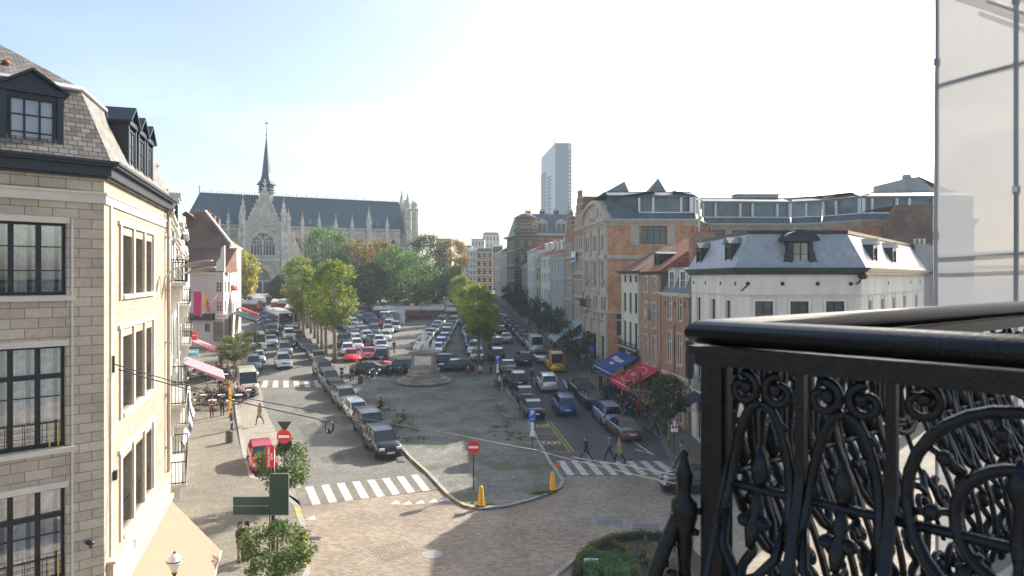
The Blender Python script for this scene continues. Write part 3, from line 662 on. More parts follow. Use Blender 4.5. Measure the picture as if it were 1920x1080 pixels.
    k.poly([V3(P1,z1+.08),V3(A1,z1+.08),V3(A2,z2),V3(P2,z2)],0); k.poly([V3(A1,z1+.08),V3(D1,z1+.08),V3(D2,z2),V3(A2,z2)],0); k.poly([V3(D0,ze),V3(D+n2*6,ze),V3(D2,z2),V3(D1,z1)],0)
    k.build('roof', X['slate'], t)
    k = MB(); k.path([V3(P1,z1+.05),V3(A1,z1+.05),V3(D1,z1+.05)], .09, 6); k.build('lead_flashing', X['zinc'], t)
    # dormers
    fd = Fac(P-n1*.0, C-n1*.0); s_ = fd.s(55)
    def bigd(fc, s_, wd, z0, h, lab=None, cols=3, yy=.0):
        k = MB(fc.M); k.box(s_-wd/2,s_+wd/2,yy,yy+1.3,z0,z0+h)
        k.box(s_-wd/2-.03,s_-wd/2+.1,yy-.06,yy-.003,z0,z0+h-.003); k.box(s_+wd/2-.1,s_+wd/2+.03,yy-.06,yy-.003,z0,z0+h-.003)
        k.box(s_-wd/2-.06,s_+wd/2+.06,yy-.1,yy+1.3,z0+h,z0+h+.14)
        k.plate([(s_-wd/2-.05,z0+h+.142),(s_+wd/2+.05,z0+h+.142),(s_,z0+h+.52)], yy-.02, yy+1.25)
        o = k.build('dormer', X['navy'], t)
        if lab: o['label'] = lab
        k = MB(fc.M); a = wd/2+.14
        for sg in (-1,1): k.add([(s_+sg*a,yy-.16,z0+h+.11),(s_,yy-.16,z0+h+.6),(s_,yy+1.5,z0+h+.6),(s_+sg*a,yy+1.5,z0+h+.11),(s_+sg*a,yy-.16,z0+h+.05),(s_,yy-.16,z0+h+.53),(s_,yy+1.5,z0+h+.53),(s_+sg*a,yy+1.5,z0+h+.05)], [(0,1,2,3),(4,7,6,5),(0,4,5,1),(0,3,7,4),(2,1,5,6)])
        q = k.build('dormer_roof', X['navy'], None); q.data.transform(Matrix.Translation(-Vector(t['_loc']))); q.parent = o
        k = MB(fc.M); w2 = wd/2-.15; c, d = z0+.1, z0+h-.12
        k.ring([(s_-w2,c),(s_+w2,c),(s_+w2,d),(s_-w2,d)], [(s_-w2+.05,c+.05),(s_+w2-.05,c+.05),(s_+w2-.05,d-.05),(s_-w2+.05,d-.05)], yy-.05, yy-.004)
        for i in range(1,cols): x = s_-w2+2*w2*i/cols; k.box(x-.02,x+.02,yy-.045,yy-.004,c+.05,d-.05)
        for i in range(1,3): z = c+(d-c)*i/3; k.box(s_-w2+.05,s_+w2-.05,yy-.04,yy-.004,z-.015,z+.015)
        k.add([(s_-w2+.02,yy-.012,c+.02),(s_+w2-.02,yy-.012,c+.02),(s_+w2-.02,yy-.012,d-.02),(s_-w2+.02,yy-.012,d-.02)], [(0,1,2,3)], 1)
        q = k.build('window', [X['black'], glassy('dormer_pane',(.25,.28,.32),.03)], None); q.data.transform(Matrix.Translation(-Vector(t['_loc']))); q.parent = o
    bigd(fd, s_+.05, 1.22, ze+.02, 1.46, 'dark pedimented dormer facing the camera')
    for px in (245,263,278): bigd(g, g.s(px), 1.0, ze+.02, 1.5, None, 2)
    k = MB(); q = at(11,100,17.2); k.lathe([(.075,0),(.075,.5),(.09,.5),(.09,.56)], (q.x,q.y,q.z-.75), 10); k.build('chimney_pot', X['tile'], t)
    # fascia with lettering, drainpipe, wall lamp
    z0 = zp(1000,g.Y(g.s(229)))-.16; k = MB(g.M); k.box(.25,g.L-.02,-.16,-.004,z0-.85,z0-.02); k.box(.2,g.L,-.22,-.003,z0-.04,z0+.03); k.box(.2,g.L,-.26,-.003,z0-1.02,z0-.86); k.build('shop_fascia', mat('peach_fascia',(.62,.45,.34),.6,amt=.05), t)
    text('TOUTE MAISON', .40, X['signw'], g.M @ Matrix.Translation((4.1,-.165,z0-.42)) @ Matrix.Rotation(R(90),4,'X'), t, 'fascia_lettering', .035, bold=.012)
    k = MB(g.M); k.path([(g.L-.25,-.12,z) for z in (zt-.1,12,9,6,3,.2)], .07, 8); k.path([(g.L-.25,-.3,zt+.1),(g.L-.25,-.12,zt-.25)], .06, 8)
    for z in (14,12,10,8,6,4): k.box(g.L-.34,g.L-.16,-.2,-.004,z,z+.05)
    k.build('drainpipe', mat('beige_pipe',(.45,.38,.29),.5,.1), t)
    k = MB(g.M); k.path([(.75,-.02,z) for z in (13.8,10,7,4.3)], .012, 4); k.box(.62,.78,-.14,-.004,zp(895,18)-.12,zp(895,18)+.12); k.box(.6,.66,-.1,-.004,zp(700,18),zp(668,18)); k.build('cable_box', X['black'], t)
    return t, f, g
LB, LBf, LBg = left_building()
def on(fac, px, y_, zpx):   # world point near a facade
    s_, z = fac.st(px, zpx); return fac.M @ Vector((s_, y_, z))
# ------------------------------------------------------------------ left row of tall narrow houses
LXf = lambda Y: -13.3-.46*(Y-26.2)
GL = 'houses along the sunlit left side of the street'
def lhouse(i, Y0, Y1, zt, wm, rows, n, ww, label, roof, extra=None, out=0, **kw):
    P = (LXf(Y0)+out, Y0); Q = (LXf(Y1)+out, Y1)
    t, f, ops = house('row_house', label, P, Q, zg(Y0), zt, rows, n, ww, wm, group=GL, depth=9, roof=roof, surround=.12, **kw)
    if extra: extra(t, f, ops)
    return t, f, ops
def fan(t, f, ops, z):      # ornate console balcony
    railing(t, f, .6, f.L-.6, z, .9, .7, .13, 'black', 'ltrim')
    for s_ in (.9, f.L/2, f.L-.9): k = MB(f.M); k.plate([(s_-.12,z-.15),(s_+.12,z-.15),(s_+.12,z-.8),(s_-.12,z-.8)], -.5, -.004); k.plate([(s_-.1,z-.8),(s_+.1,z-.8),(s_+.1,z-1.3),(s_-.1,z-1.3)], -.25, -.004); k.build('console', X['ltrim'], t)
def big_dormer(t, f, s_, z, wd, h, name='stone_dormer', rm='dzinc', out=.35):
    k = MB(f.M); k.box(s_-wd/2,s_+wd/2,-.02,1.8,z,z+h); k.box(s_-wd/2-.15,s_+wd/2+.15,-out*.7,1.8,z+h,z+h+.14); k.box(s_-wd/2-.22,s_+wd/2+.22,-out,1.8,z+h+.14,z+h+.3)
    k.plate([(s_-wd/2-.2,z+h+.3),(s_+wd/2+.2,z+h+.3),(s_,z+h+.85)], -out*.9, 1.7)
    for sg in (-1,1): k.lathe([(.17,0),(.2,.3),(.1,.5),(.16,.65),(.02,.8)], (s_+sg*(wd/2+.35),-.1,z), 8)
    o = k.build(name, X['white'], t)
    window(t, f, (s_-wd/2+.25,s_+wd/2-.25,z+.15,z+h-.15), 2, 2, 'black', 'pane', 0, y=-.1)
def e1_(t, f, ops): fan(t,f,ops,12.3); fan(t,f,ops,7.4); fan(t,f,ops,4.2); k = MB(f.M); k.box(-.5,-.05,-.1,2,14.2,15.9); k.build('party_wall', X['rbrick'], t)
lhouse(0, 26.6, 32.6, 15.0, 'white', [(12.3,14.2),(8.9,11.2),(5.6,8.1),(1.0,4.2)], 2, 1.3, 'tall white house with three iron balconies next to the beige corner building', ('mansard',1.6,'dzinc'), e1_)
def e2_(t, f, ops):
    big_dormer(t,f,f.L/2,14.6,2.4,1.9); fan(t,f,ops,5.3); chimney(t, f.P.x-2.5, f.P.y+2, 15, 18.3, 1.2, .8, 3)
lhouse(1, 32.6, 39.2, 14.4, 'cream', [(11.2,13.3),(7.9,10.3),(4.9,7.2),(1.0,3.6)], 3, .95, 'cream house with a large white stone dormer, second past the beige corner building', ('mansard',1.8,'dzinc'), e2_)
def e3_(t, f, ops):
    fan(t,f,ops,10.9)
    for s_ in (1.6,f.L-1.6): big_dormer(t,f,s_,14.0,1.3,1.4)
lhouse(2, 39.2, 46.2, 13.8, 'white', [(10.9,13.0),(7.6,9.9),(4.6,6.8),(.9,3.5)], 3, 1.05, 'white house with two small stone dormers and a balcony under its eave', ('mansard',1.6,'slate'), e3_)
def e4_(t, f, ops): big_dormer(t,f,f.L/2,14.4,2.0,1.7); fan(t,f,ops,7.9); chimney(t, f.P.x-3, f.P.y+1, 15, 17.9, 1.3, .8, 4)
lhouse(3, 46.2, 53.4, 14.2, 'cream', [(11.3,13.3),(8.0,10.2),(4.9,7.0),(1.2,3.8)], 3, 1.1, 'cream house with white gabled dormer and chimney, fourth past the beige corner building', ('mansard',1.7,'dzinc'), e4_)
def e5_(t, f, ops): fan(t,f,ops,8.4)
lhouse(4, 53.4, 61, 14.6, 'pinkish', [(11.8,13.8),(8.5,10.7),(5.4,7.5),(1.6,4.2)], 3, 1.1, 'pale pink house whose single balcony hangs over the cafe umbrellas', ('mansard',1.7,'slate'), e5_)
def e6_(t, f, ops):
    for s_ in (1.8,f.L-1.8): big_dormer(t,f,s_,14.6,1.4,1.5)
lhouse(5, 61, 69, 14.4, 'white', [(11.6,13.6),(8.5,10.6),(5.6,7.6),(1.9,4.4)], 3, 1.15, 'white house above the nearer pink awning', ('mansard',1.7,'dzinc'), e6_)
lhouse(6, 69, 78, 14.0, 'cream', [(11.4,13.2),(8.6,10.6),(5.9,7.8),(2.3,4.8)], 4, 1.05, 'cream house between the two pink awnings', ('mansard',1.5,'slate'))
lhouse(7, 78, 88, 13.6, 'white', [(11.0,12.9),(8.5,10.3),(6.1,7.8),(2.8,5.2)], 4, 1.1, 'white house behind the farther pink awning', ('mansard',1.5,'slate'))
# ------------------------------------------------------------------ pink-white gabled house pair closing the left row
def pink():
    P = Vector((xp(338,98), 98)); Cn = Vector((xp(419,98), 98)); zb = zg(98)
    D = Vector((xp(433,104), 104))
    t = thing('gabled_house', 'pale pink corner house with brown tiled roof and pink banner facing the camera', 'house', (Cn.x,Cn.y,zb))
    f = Fac(P, Cn); g = Fac(Cn, D); ze = zp(511,98)
    o1 = [f.op(408,420,528,548), f.op(408,420,564,585), f.op(384,394,607,622)]; o1 = [(a,b-.0 if b < f.L else f.L-.15,c,d) for a,b,c,d in o1]
    o1 = [(min(a,f.L-1.1),min(b,f.L-.2),c,d) for a,b,c,d in o1]
    w_ = MB(); wallg(w_, f, 0, f.L, zb-1, ze, o1, .2); wallg(w_, g, 0, g.L, zb-1, ze+.6, [(1.2,2.2,zp(548,100),zp(528,100)),(3.6,4.6,zp(548,100),zp(528,100)),(1.2,2.2,zp(585,100),zp(564,100))], .2)
    w_.M = None; w_.build('wall', X['pinkish'], t)
    for o in o1[:2]: window(t, f, o, 2, 3, 'whitep', 'pane', .15)
    window(t, f, o1[2], 2, 1, 'black', 'pane', .15)
    for o in [(1.2,2.2,zp(548,100),zp(528,100)),(3.6,4.6,zp(548,100),zp(528,100)),(1.2,2.2,zp(585,100),zp(564,100))]: window(t, g, o, 2, 3, 'whitep', 'pane', .15)
    r = MB(f.M); zr = zp(465,102); r.add([(-.1,-.3,ze),(f.L+.1,-.3,ze),(f.L+.1,4.5,zr),(-.1,4.5,zr),(f.L+.1,4.5,ze),(-.1,4.5,ze)], [(0,1,2,3),(1,4,2)]); r.build('roof', X['btile'], t)
    k = MB(f.M); k.box(-.1,f.L+.15,-.4,-.003,ze-.2,ze+.02); k.plate([(f.L-1.2,ze),(f.L+.15,ze),(f.L+.15,ze+3.9),(f.L-.3,ze+3.6),(f.L-.45,ze+2.2),(f.L-1.0,ze+1.5)], -.02, .28); k.build('cornice', X['ltrim'], t)
    # shop front: dark canopy, awning board, green/black cafe on the corner
    a = f.op(362,403,588,600); k = MB(f.M); k.box(a[0],a[1],-1.0,-.01,a[2],a[3]); k.build('dark_canopy', X['black'], t)
    a = f.op(405,421,589,597); k = MB(f.M); k.box(a[0],a[1]+.6,-.3,-.01,a[2],a[3]); k.build('shop_sign', X['signw'], t)
    k = MB(f.M)
    for i in range(4): k.box(a[0]+.25+i*.33,a[0]+.43+i*.33,-.32,-.302,a[2]+.2,a[3]-.2)
    k.build('sign_lettering', X['black'], t)
    a = f.op(400,418,603,640); k = MB(f.M); k.box(a[0],a[1],-.04,-.006,a[2],a[3]); k.build('shop_window', X['pane'], t)
    # taller brick gable behind
    Y = 102.6; zb2 = zg(Y); t2 = thing('gabled_house', 'taller house behind the pink corner house with sooty brick gable and chimney row', 'house', (xp(430,Y),Y,zb2))
    A = Vector((xp(352,Y),Y)); B = Vector((xp(430,Y),Y)); f2 = Fac(A,B); k = MB(f2.M); L = f2.L; za = zp(398,Y); zs = zp(458,Y)
    k.plate([(0,zb2),(L,zb2),(L,zs),(L*.42,za),(0,zp(420,Y))], 0, .3); k.build('gable_wall', X['dbrick'], t2)
    k = MB(f2.M); 
    for off,(p0,p1) in enumerate((((L*.42,za),(L,zs)),)): k.plate([(p0[0],p0[1]),(p1[0]+.3,p1[1]-.1),(p1[0]+.3,p1[1]+.25),(p0[0],p0[1]+.35)], -.1, .5)
    k.build('gable_coping', X['ltrim'], t2)
    g2 = Fac(B, (xp(452,118),118)); Lg = g2.L; rows = [(zp(547,110),zp(527,110)),(zp(585,110),zp(566,110)),(zp(505,110),zp(488,110))]; ops = []
    for i in range(4):
        for (c,d) in rows: s0 = 1+Lg/4.2*i; ops.append((s0,s0+1.2,c,d))
    w_ = MB(); wallg(w_, g2, 0, Lg, zb2-1, zs, ops, .2); w_.M = g2.M; w_.add([(Lg,0,zb2-1),(Lg,8,zb2-1),(Lg,8,zs),(Lg,0,zs)],[(0,1,2,3)]); w_.build('wall', X['white'], t2)
    for o in ops: window(t2, g2, o, 2, 1, 'whitep', 'pane', .15)
    r = MB(g2.M); r.add([(0,-.3,zs),(Lg,-.3,zs),(Lg,6,za),(0,6,za)], [(0,1,2,3)]); r.add([(Lg,-.3,zs),(Lg,12,zs),(Lg,6,za)], [(0,1,2)]); r.add([(0,6,za),(Lg,6,za),(Lg,12,zs),(0,12,zs)], [(0,1,2,3)]); r.build('roof', X['tile'], t2)
    for i,py in enumerate((404,410,418)):
        chimney(t2, xp(380+i*9,Y+1.5+i*3.5), Y+1.5+i*3.5, za-3, zp(400+i*6,Y+2+i*4), 2.4, .7, 6, 'dbrick', 'greyr' if 0 else 'tile')
    cornice(t2, g2, 0, Lg, zs-.4, 'ltrim', .3, .4)
    for s_, py in ((2.4,508),(2.4,545),):
        k = MB(g2.M); z = zp(py,104); k.lathe([(.9,0),(.85,.3),(.6,.65),(.1,.9)], (s_,-.1,z), 10); k.build('dome_awning', mat('awning_red',(.5,.05,.05),.8), t2)
    return t, f, t2, g2
PK, PKf, PK2, PKg = pink()
# ------------------------------------------------------------------ right side, from near to far
GR = 'houses along the shaded right side of the street'
def rhouse(name, Y0, Y1, zt, rows, n, ww, wm, label, out=0, **kw):
    P = (RF(Y1)-out, Y1); Q = (RF(Y0)-out, Y0)
    return house(name, label, P, Q, zg((Y0+Y1)/2), zt, rows, n, ww, wm, group=GR, **kw)
# R2 brick with two white dormers
z = lambda y, Y: zp(y, Y)
t, f, o = rhouse('row_house', 52.8, 59.3, z(549,56), [(z(600,56),z(557,56)),(z(682,56),z(624,56)),(.7,3.6)], 2, 1.0, 'rbrick', 'narrow red brick house with two white dormers beside the white mansard building',
    roof=('mansard',2.1,'dzinc'), surround=.1, trim='trim', corn=('ltrim',.35,.28), endmat='dbrick', margin=.9)
for s_ in (2.0,4.5): dormer(t, f, s_, 1.35, z(547,56)+.1, 1.75, 2.2, 'whitep', 'dzinc', 2, 2, .15, .12)
k = MB(f.M)
for s_ in (1.2,3.3,5.4): k.lathe([(.13,0),(.13,.02)], (0,0,0), 12)
k = MB(f.M)
for s_ in (1.0,3.25,5.5): k.box(s_-.1,s_+.1,-.04,-.004,z(575,56),z(566,56)); 
for s_ in (3.25,): k.box(s_-.03,s_+.03,-.06,-.004,4.6,8.6)
k.build('wall_anchor', X['black'], t)
k = MB(f.M)                                       # arched stone ground floor
for c in (2.0,4.5):
    a = [(c+math.cos(t_)*1.05, 2.9+math.sin(t_)*1.0) for t_ in [math.pi*i/12 for i in range(13)]]; b = [(c+math.cos(t_)*.75, 2.9+math.sin(t_)*.75) for t_ in [math.pi*i/12 for i in range(13)]]
    k.ring(a, b, -.1, -.004, closed=False); k.box(c-1.05,c-.75,-.1,-.005,.1,2.9); k.box(c+.75,c+1.05,-.1,-.005,.1,2.9)
k.box(.1,f.L-.1,-.08,-.003,4.3,4.6); k.build('stone_arch', X['trim'], t)
# R3 brown-orange brick with red tile roof and big chimney
t3, f3, o = rhouse('row_house', 59.3, 65.2, z(509,62), [(z(548,62),z(519,62)),(z(614,62),z(568,62)),(z(684,62),z(630,62)),(1.0,3.4)], 2, 1.0, 'rbrick', 'worn brick house with red tiled roof and thick brick chimney above the red awning',
    roof=('gable',3.2,'tile'), surround=.16, trim='trim', corn=('navy',.4,.28), endmat='dbrick', margin=.7)
dormer(t3, f3, 3.2, 1.3, z(507,62)+.2, 1.3, 2.6, 'navy', 'dzinc', 2, 1, .5, .2)
chimney(t3, RF(58)+3.2, 58.8, 12.6, z(438,60), 1.9, 1.2, 5, 'rbrick')
k = MB(f3.M); k.box(2.85,3.1,-.25,-.004,z(600,62),z(578,62)); k.lathe([(.22,0),(.3,.5),(.2,1.0),(.05,1.2)], (2.95,-.3,z(600,62)), 8); k.build('hanging_ornament', X['trim'], t3)
# R4 cream
t4, f4, o = rhouse('row_house', 65.2, 71.5, z(508,68), [(z(529,68),z(516,68)),(z(586,68),z(549,68)),(z(656,68),z(604,68)),(1.4,3.8)], 3, .85, 'cream', 'narrow cream plastered house with three window bays above the navy awning',
    roof=('gable',2.6,'btile'), fm='black', corn=('navy',.5,.3), margin=.4)
k = MB(f4.M); k.box(.1,f4.L-.1,-.35,-.004,z(668,68)-.1,z(652,68)); k.build('shop_fascia', X['navy'], t4)
text('Wittamer', .42, X['ltrim'], f4.M @ Matrix.Translation((f4.L*.55,-.36,z(660,68)-.05)) @ Matrix.Rotation(R(90),4,'X'), t4, 'fascia_lettering', .01)
railing(t4, f4, .2, f4.L-.2, z(652,68)+.05, .5, .45, .2, 'black', 'trim')
# awnings
def awning(label, fac, s0, s1, zt, drop, out, mt, stripe=None, val=.35, txt=None, oval=False, fold=0):
    p = fac.M @ Vector(((s0+s1)/2, 0, 0)); t = thing('awning', label, 'awning', (p.x,p.y,zt-drop)); k = MB(fac.M)
    A = [(s0,-.05,zt),(s1,-.05,zt),(s1,-out,zt-drop),(s0,-out,zt-drop)]; B = [(a,b,c-.03) for a,b,c in A]
    k.add(A+B, [(0,3,2,1),(4,5,6,7),(0,1,5,4),(1,2,6,5),(2,3,7,6),(3,0,4,7)]); k.build('canopy_cloth', mt, t)
    k = MB(fac.M); n = max(6,int((s1-s0)/.35)); zz = zt-drop
    for i in range(n):
        a = s0+(s1-s0)*i/n; b = s0+(s1-s0)*(i+1)/n
        k.add([(a,-out-.01,zz),(b,-out-.01,zz),(b,-out-.01,zz-val),((a+b)/2,-out-.01,zz-val-.06),(a,-out-.01,zz-val)], [(0,1,2,3,4)])
    k.add([(s0,-.05,zt-.03),(s0,-out,zz-.03),(s0,-out,zz-val)],[(0,1,2)]); k.build('valance', mt, t)
    k = MB(fac.M); 
    for s_ in (s0+.1,s1-.1): k.path([(s_,-.05,zt-drop-.6),(s_,-out+.05,zz-.05)], .025, 5)
    k.path([(s0,-out,zz-.01),(s1,-out,zz-.01)], .035, 6); k.build('awning_arm', X['whitep'], t)
    an = math.atan2(drop, out-.05); mid = Vector(((s0+s1)/2, -(out+.05)/2, zt-drop/2+.02))
    Mt = fac.M @ Matrix.Translation(mid) @ Matrix.Rotation(an,4,'X')
    if txt:
        for s_, sz, dy in txt: text(s_, sz, X['signw'], Mt @ Matrix.Translation((0,dy,0)), t, 'awning_lettering', .003, bold=.01)
    if oval:
        k = MB(Mt); n = 32; rx = (s1-s0)*.32; ry = math.hypot(out,drop)*.36
        a = [(rx*math.cos(2*math.pi*i/n), ry*math.sin(2*math.pi*i/n)) for i in range(n)]
        k.add([(x*q,y*q,.006) for q in (1,.965) for x,y in a], [(i,(i+1)%n,n+(i+1)%n,n+i) for i in range(n)]); k.build('awning_ring', X['signw'], t)
    return t
awning('navy blue awning with white script hanging from the cream house', f4, .1, f4.L+.2, z(664,66)-.1, 1.6, 3.0, mat('navy_canvas',(.02,.05,.19),.85,amt=.08), txt=[('Wittamer',.95,.25),('Sablon',.5,-.45)])
awning('red awning with a white oval outline over the cafe terrace', f3, .0, f3.L-.2, z(690,60)-.1, 1.5, 2.9, mat('red_canvas',(.52,.035,.05),.85,amt=.08), txt=[('Lola',.7,0)], oval=True)
# R5 the large brick and stone corner block with arched pediment, its long side facing the camera
def block():
    Pn = Vector((RF(76.8), 76.8)); Pf = Vector((RF(88.5), 88.5)); zb = zg(80)
    t = thing('corner_block', 'large orange brick and stone block with arched pediment and long band of attic windows', 'building', (Pn.x,Pn.y,zb))
    f = Fac(Pf, Pn); zc = 19.05; ops = []
    L = f.L
    for i in range(3):
        for dx in (-.62,.62):
            c = L*(i+.5)/3+dx*.95
            ops += [(c-.38,c+.38,z(470,82),z(442,82)),(c-.38,c+.38,z(546,82),z(490,82)),(c-.38,c+.38,z(601,82),z(556,82))]
        ops.append((L*(i+.5)/3-1.0,L*(i+.5)/3+1.0,zb+.9,zb+4.2))
    w_ = MB(); wallg(w_, f, 0, L, zb-1, zc, ops, .25, 0)
    w_.M = f.M; w_.add([(0,0,zb-1),(0,14,zb-1),(0,14,zc),(0,0,zc)],[(0,1,2,3)],1)
    pl = [Pn, Vector((20.7,76.8)), Vector((23.3,82.8)), Vector((34,83.2)), Vector((37,81.6)), Vector((39.7,77.6)), Vector((52,76.8))]
    facs = [Fac(a,b) for a,b in zip(pl,pl[1:])]; sops = []
    for i, g in enumerate(facs):
        oo = []
        if i == 0: oo = [g.op(1202,1250,424,457), (1.0,2.2,6,8.5)]
        if i == 2: oo = [(k_*2.9+.5,k_*2.9+2.5,16.4,18.2) for k_ in range(3)]
        if i == 1: oo = [(1.6,4.2,16.2,18.0)]
        sops.append(oo); wallg(w_, g, 0, g.L, zb-1, zc, oo, .25, 1)
    w_.M = None; w_.build('wall', [X['trim'], X['obrick']], t)
    for o in ops: window(t, f, o, 1 if o[1]-o[0] < 1 else 3, 1, 'black', 'pane', .2, trans=.7)
    for g, oo in zip(facs, sops):
        for o in oo: window(t, g, o, 4, 1, 'black', 'paneb', .2, trans=.75)
    k = MB()                                       # cornices and stone bands
    for g in [f]+facs:
        k.M = g.M; e = .28
        k.box(-.1,g.L+.1,-.12,-.003,zc-.75,zc-.45); k.box(-.2,g.L+.2,-.3,-.003,zc-.45,zc-.22); k.box(-.3,g.L+.3,-.5,-.003,zc-.22,zc)
        k.box(-.05,g.L+.05,-.22,-.003,z(470,77)-.9,z(470,77)-.5); k.box(-.05,g.L+.05,-.08,-.003,14.5,14.9); k.box(-.05,g.L+.05,-.2,-.003,8.4,8.75); k.box(-.05,g.L+.05,-.12,-.003,7.6,7.8)
    g = facs[0]; k.M = g.M
    for a,b in ((1182,1198),(1252,1266)): s0,s1 = g.s(a), g.s(b); k.box(s0,s1,-.1,-.004,z(460,77),z(417,77)); k.box(s0,s1,-.1,-.004,11.5,14.3)
    for g in facs[1:4]:
        k.M = g.M
        for s_ in [2.9*i+.1 for i in range(int(g.L/2.9)+1)]: k.box(s_-.35,s_+.35,-.07,-.004,16.0,18.3)
    k.M = f.M
    for i in range(4): c = L*i/3; c = min(max(c,.35),L-.35); k.box(c-.33,c+.33,-.22,-.004,z(548,82)-.1,zc-.8); k.box(c-.4,c+.4,-.25,-.004,zb,8.3)
    for a,b,c,d in ops: 
        if d < 16: k.box(a-.14,b+.14,-.1,-.004,d,d+.16); k.box(a-.12,b+.12,-.12,-.004,c-.14,c)
    for i in range(3):
        c = L*(i+.5)/3; k.lathe([(.05,0),(.3,.12),(.3,.5),(.05,.6)], (c,-.12,11.7), 8); k.box(c-.9,c+.9,-.14,-.004,10.9,11.3); k.box(c-.9,c+.9,-.1,-.004,15.0,15.3)
    k.build('stone_trim', X['trim'], t)
    # pediment
    n = 20; cx = L/2; rw, rh = L*.5, z(376,82)-zc; o_ = [(cx+rw*math.cos(math.pi*i/n), zc+rh*math.sin(math.pi*i/n)) for i in range(n+1)]; i_ = [(cx+(rw-.45)*math.cos(math.pi*i/n), zc+(rh-.45)*math.sin(math.pi*i/n)) for i in range(n+1)]
    k = MB(f.M); k.ring(o_, i_, -.5, .4, closed=False); k.plate(i_, -.15, .3)
    rr = random.Random(3)
    for _ in range(26):
        a = rr.uniform(.2,math.pi-.2); q = rr.uniform(.1,.75); k.ball((cx+rw*q*math.cos(a), -.18, zc+.25+rh*.8*q*math.sin(a)), (rr.uniform(.15,.4),.12,rr.uniform(.12,.25)), 5)
    k.box(cx-1.6,cx+1.6,-.25,-.15,zc+.7,zc+1.5); k.build('arched_pediment', X['trim'], t)
    # slate attic storey with long strips of windows
    z0, z1 = zc, z(368,77); k = MB(); g_ = MB(); fr = MB()
    for i, g in enumerate(facs):
        M = g.M; ins = .5; zw0, zw1 = z(398,77)+.0, z(370,77)
        if i == 0: zw0, zw1 = z(398,77), z(370,77)
        k.M = M; s0 = 0 if i else .0
        k.add([(s0,0,zc),(g.L,0,zc),(g.L,.35,zw0),(s0,.35,zw0)],[(0,1,2,3)])
        a0 = 3.6 if i == 0 else 0
        if i == 0: k.add([(0,.35,zw0),(a0,.35,zw0),(a0,.8,zw1+.3),(0,.8,zw1+.3)],[(0,1,2,3)]); k.add([(a0,.35,zw0),(a0,.8,zw1+.2),(a0,1.5,zw1)],[(0,1,2)])
        k.add([(a0,.3,zw1),(g.L,.3,zw1),(g.L,.3,zw1+.25),(a0,.3,zw1+.25)],[(0,1,2,3)]); k.add([(0,.25,zw1+.25),(g.L,.25,zw1+.25),(g.L,2.8,z(356,77)+.1),(0,2.8,z(356,77)+.1)],[(0,1,2,3)])
        g_.M = M; g_.add([(a0,.7,zw0),(g.L,.7,zw0),(g.L,.7,zw1),(a0,.7,zw1)],[(0,1,2,3)])
        fr.M = M; n = max(2,int(round((g.L-a0)/1.45))); 
        for j in range(n+1):
            s_ = a0+(g.L-a0)*j/n; 
            if j % 3 != 2: fr.box(s_-.1,s_+.1,.28,.69,zw0,zw1)
        fr.box(a0,g.L,.3,.69,zw0-.06,zw0+.05); 
    k.M = f.M
    k.add([(0,0,zc),(L,0,zc),(L,.8,z1),(0,.8,z1)],[(0,1,2,3)]); k.add([(0,.8,z1),(L,.8,z1),(L,6,z(356,77)),(0,6,z(356,77))],[(0,1,2,3)]); k.add([(0,0,zc),(0,14,zc),(0,14,z1),(0,.8,z1)],[(0,1,2,3)])
    k.M = None
    k.build('slate_attic', X['dzinc'], t); g_.build('attic_glazing', X['paneb'], t); fr.build('attic_mullions', X['whitep'], t)
    k = MB(); q0 = [(p.x,p.y+2.5,z(356,77)+.1) for p in pl]+[(52,100,z(356,77)+.1),(Pf.x,100,z(356,77)+.1),(Pf.x+1,Pf.y,z(356,77)+.1)]; k.poly(q0); k.build('flat_roof', X['gslate'], t)
    for nm_, x0, x1, ax, ay in (('pyramid_roof',1122,1183,1171,340),('pyramid_roof',1212,1254,1234,334)):
        Y = 80.5; k = MB(); zb_ = z(358,79); A = at(x0,0,Y); B = at(x1,0,Y); T = at(ax,ay,Y+2.5)
        k.add([(A.x,Y,zb_-.4),(B.x,Y,zb_-.4),(B.x,Y+6,zb_-.4),(A.x,Y+6,zb_-.4),tuple(T)],[(0,1,4),(1,2,4),(2,3,4),(3,0,4)]); k.build(nm_, X['gslate'], t)
    railing(t, f, .6, 4.2, 8.8, .95, .7, .14, 'black', 'trim')
    k = MB(); a = at(1311,405,80); k.path([(20.9,76.5,zc+2.4),(20.9,76.4,zc-.5),(20.9,76.55,14)], .07, 6); k.build('drainpipe', X['whitep'], t)
    p = at(1421,363,86); k = MB(); k.box(p.x-2.6,p.x+2.6,p.y,p.y+2,z(356,77),z(356,77)+.55); k.box(p.x-2.9,p.x+2.9,p.y-.2,p.y+2.2,z(356,77)+.55,z(356,77)+.62); k.build('roof_hatch', X['zinc'], t)
    return t, f
BK, BKf = block()
# buildings seen above the block at right, and the dark sooty gable
t = thing('chimney_house', 'grey house top with round chimney pot rising beside the scaffold sheet', 'house', (49,88,zg(88))); k = MB(); Y = 86
k.plate([(xp(1700,Y),10),(xp(1700,Y),zp(334,Y)),(xp(1722,Y),zp(332,Y)),(xp(1748,Y),zp(352,Y)),(xp(1790,Y),zp(365,Y)),(xp(1790,Y),10)], Y, Y+8); k.build('wall', X['greyr'], t)
k = MB(); k.lathe([(.55,0),(.55,.45),(.4,.6)], (xp(1709,Y),Y+1,zp(334,Y)), 10); k.build('chimney_pot', X['zinc'], t)
k = MB(); k.add([(xp(1722,Y),Y-.1,zp(331,Y)),(xp(1790,Y),Y-.1,zp(362,Y)),(xp(1790,Y),Y+8,zp(362,Y)),(xp(1722,Y),Y+8,zp(331,Y))],[(0,1,2,3)]); k.build('roof', X['zinc'], t)
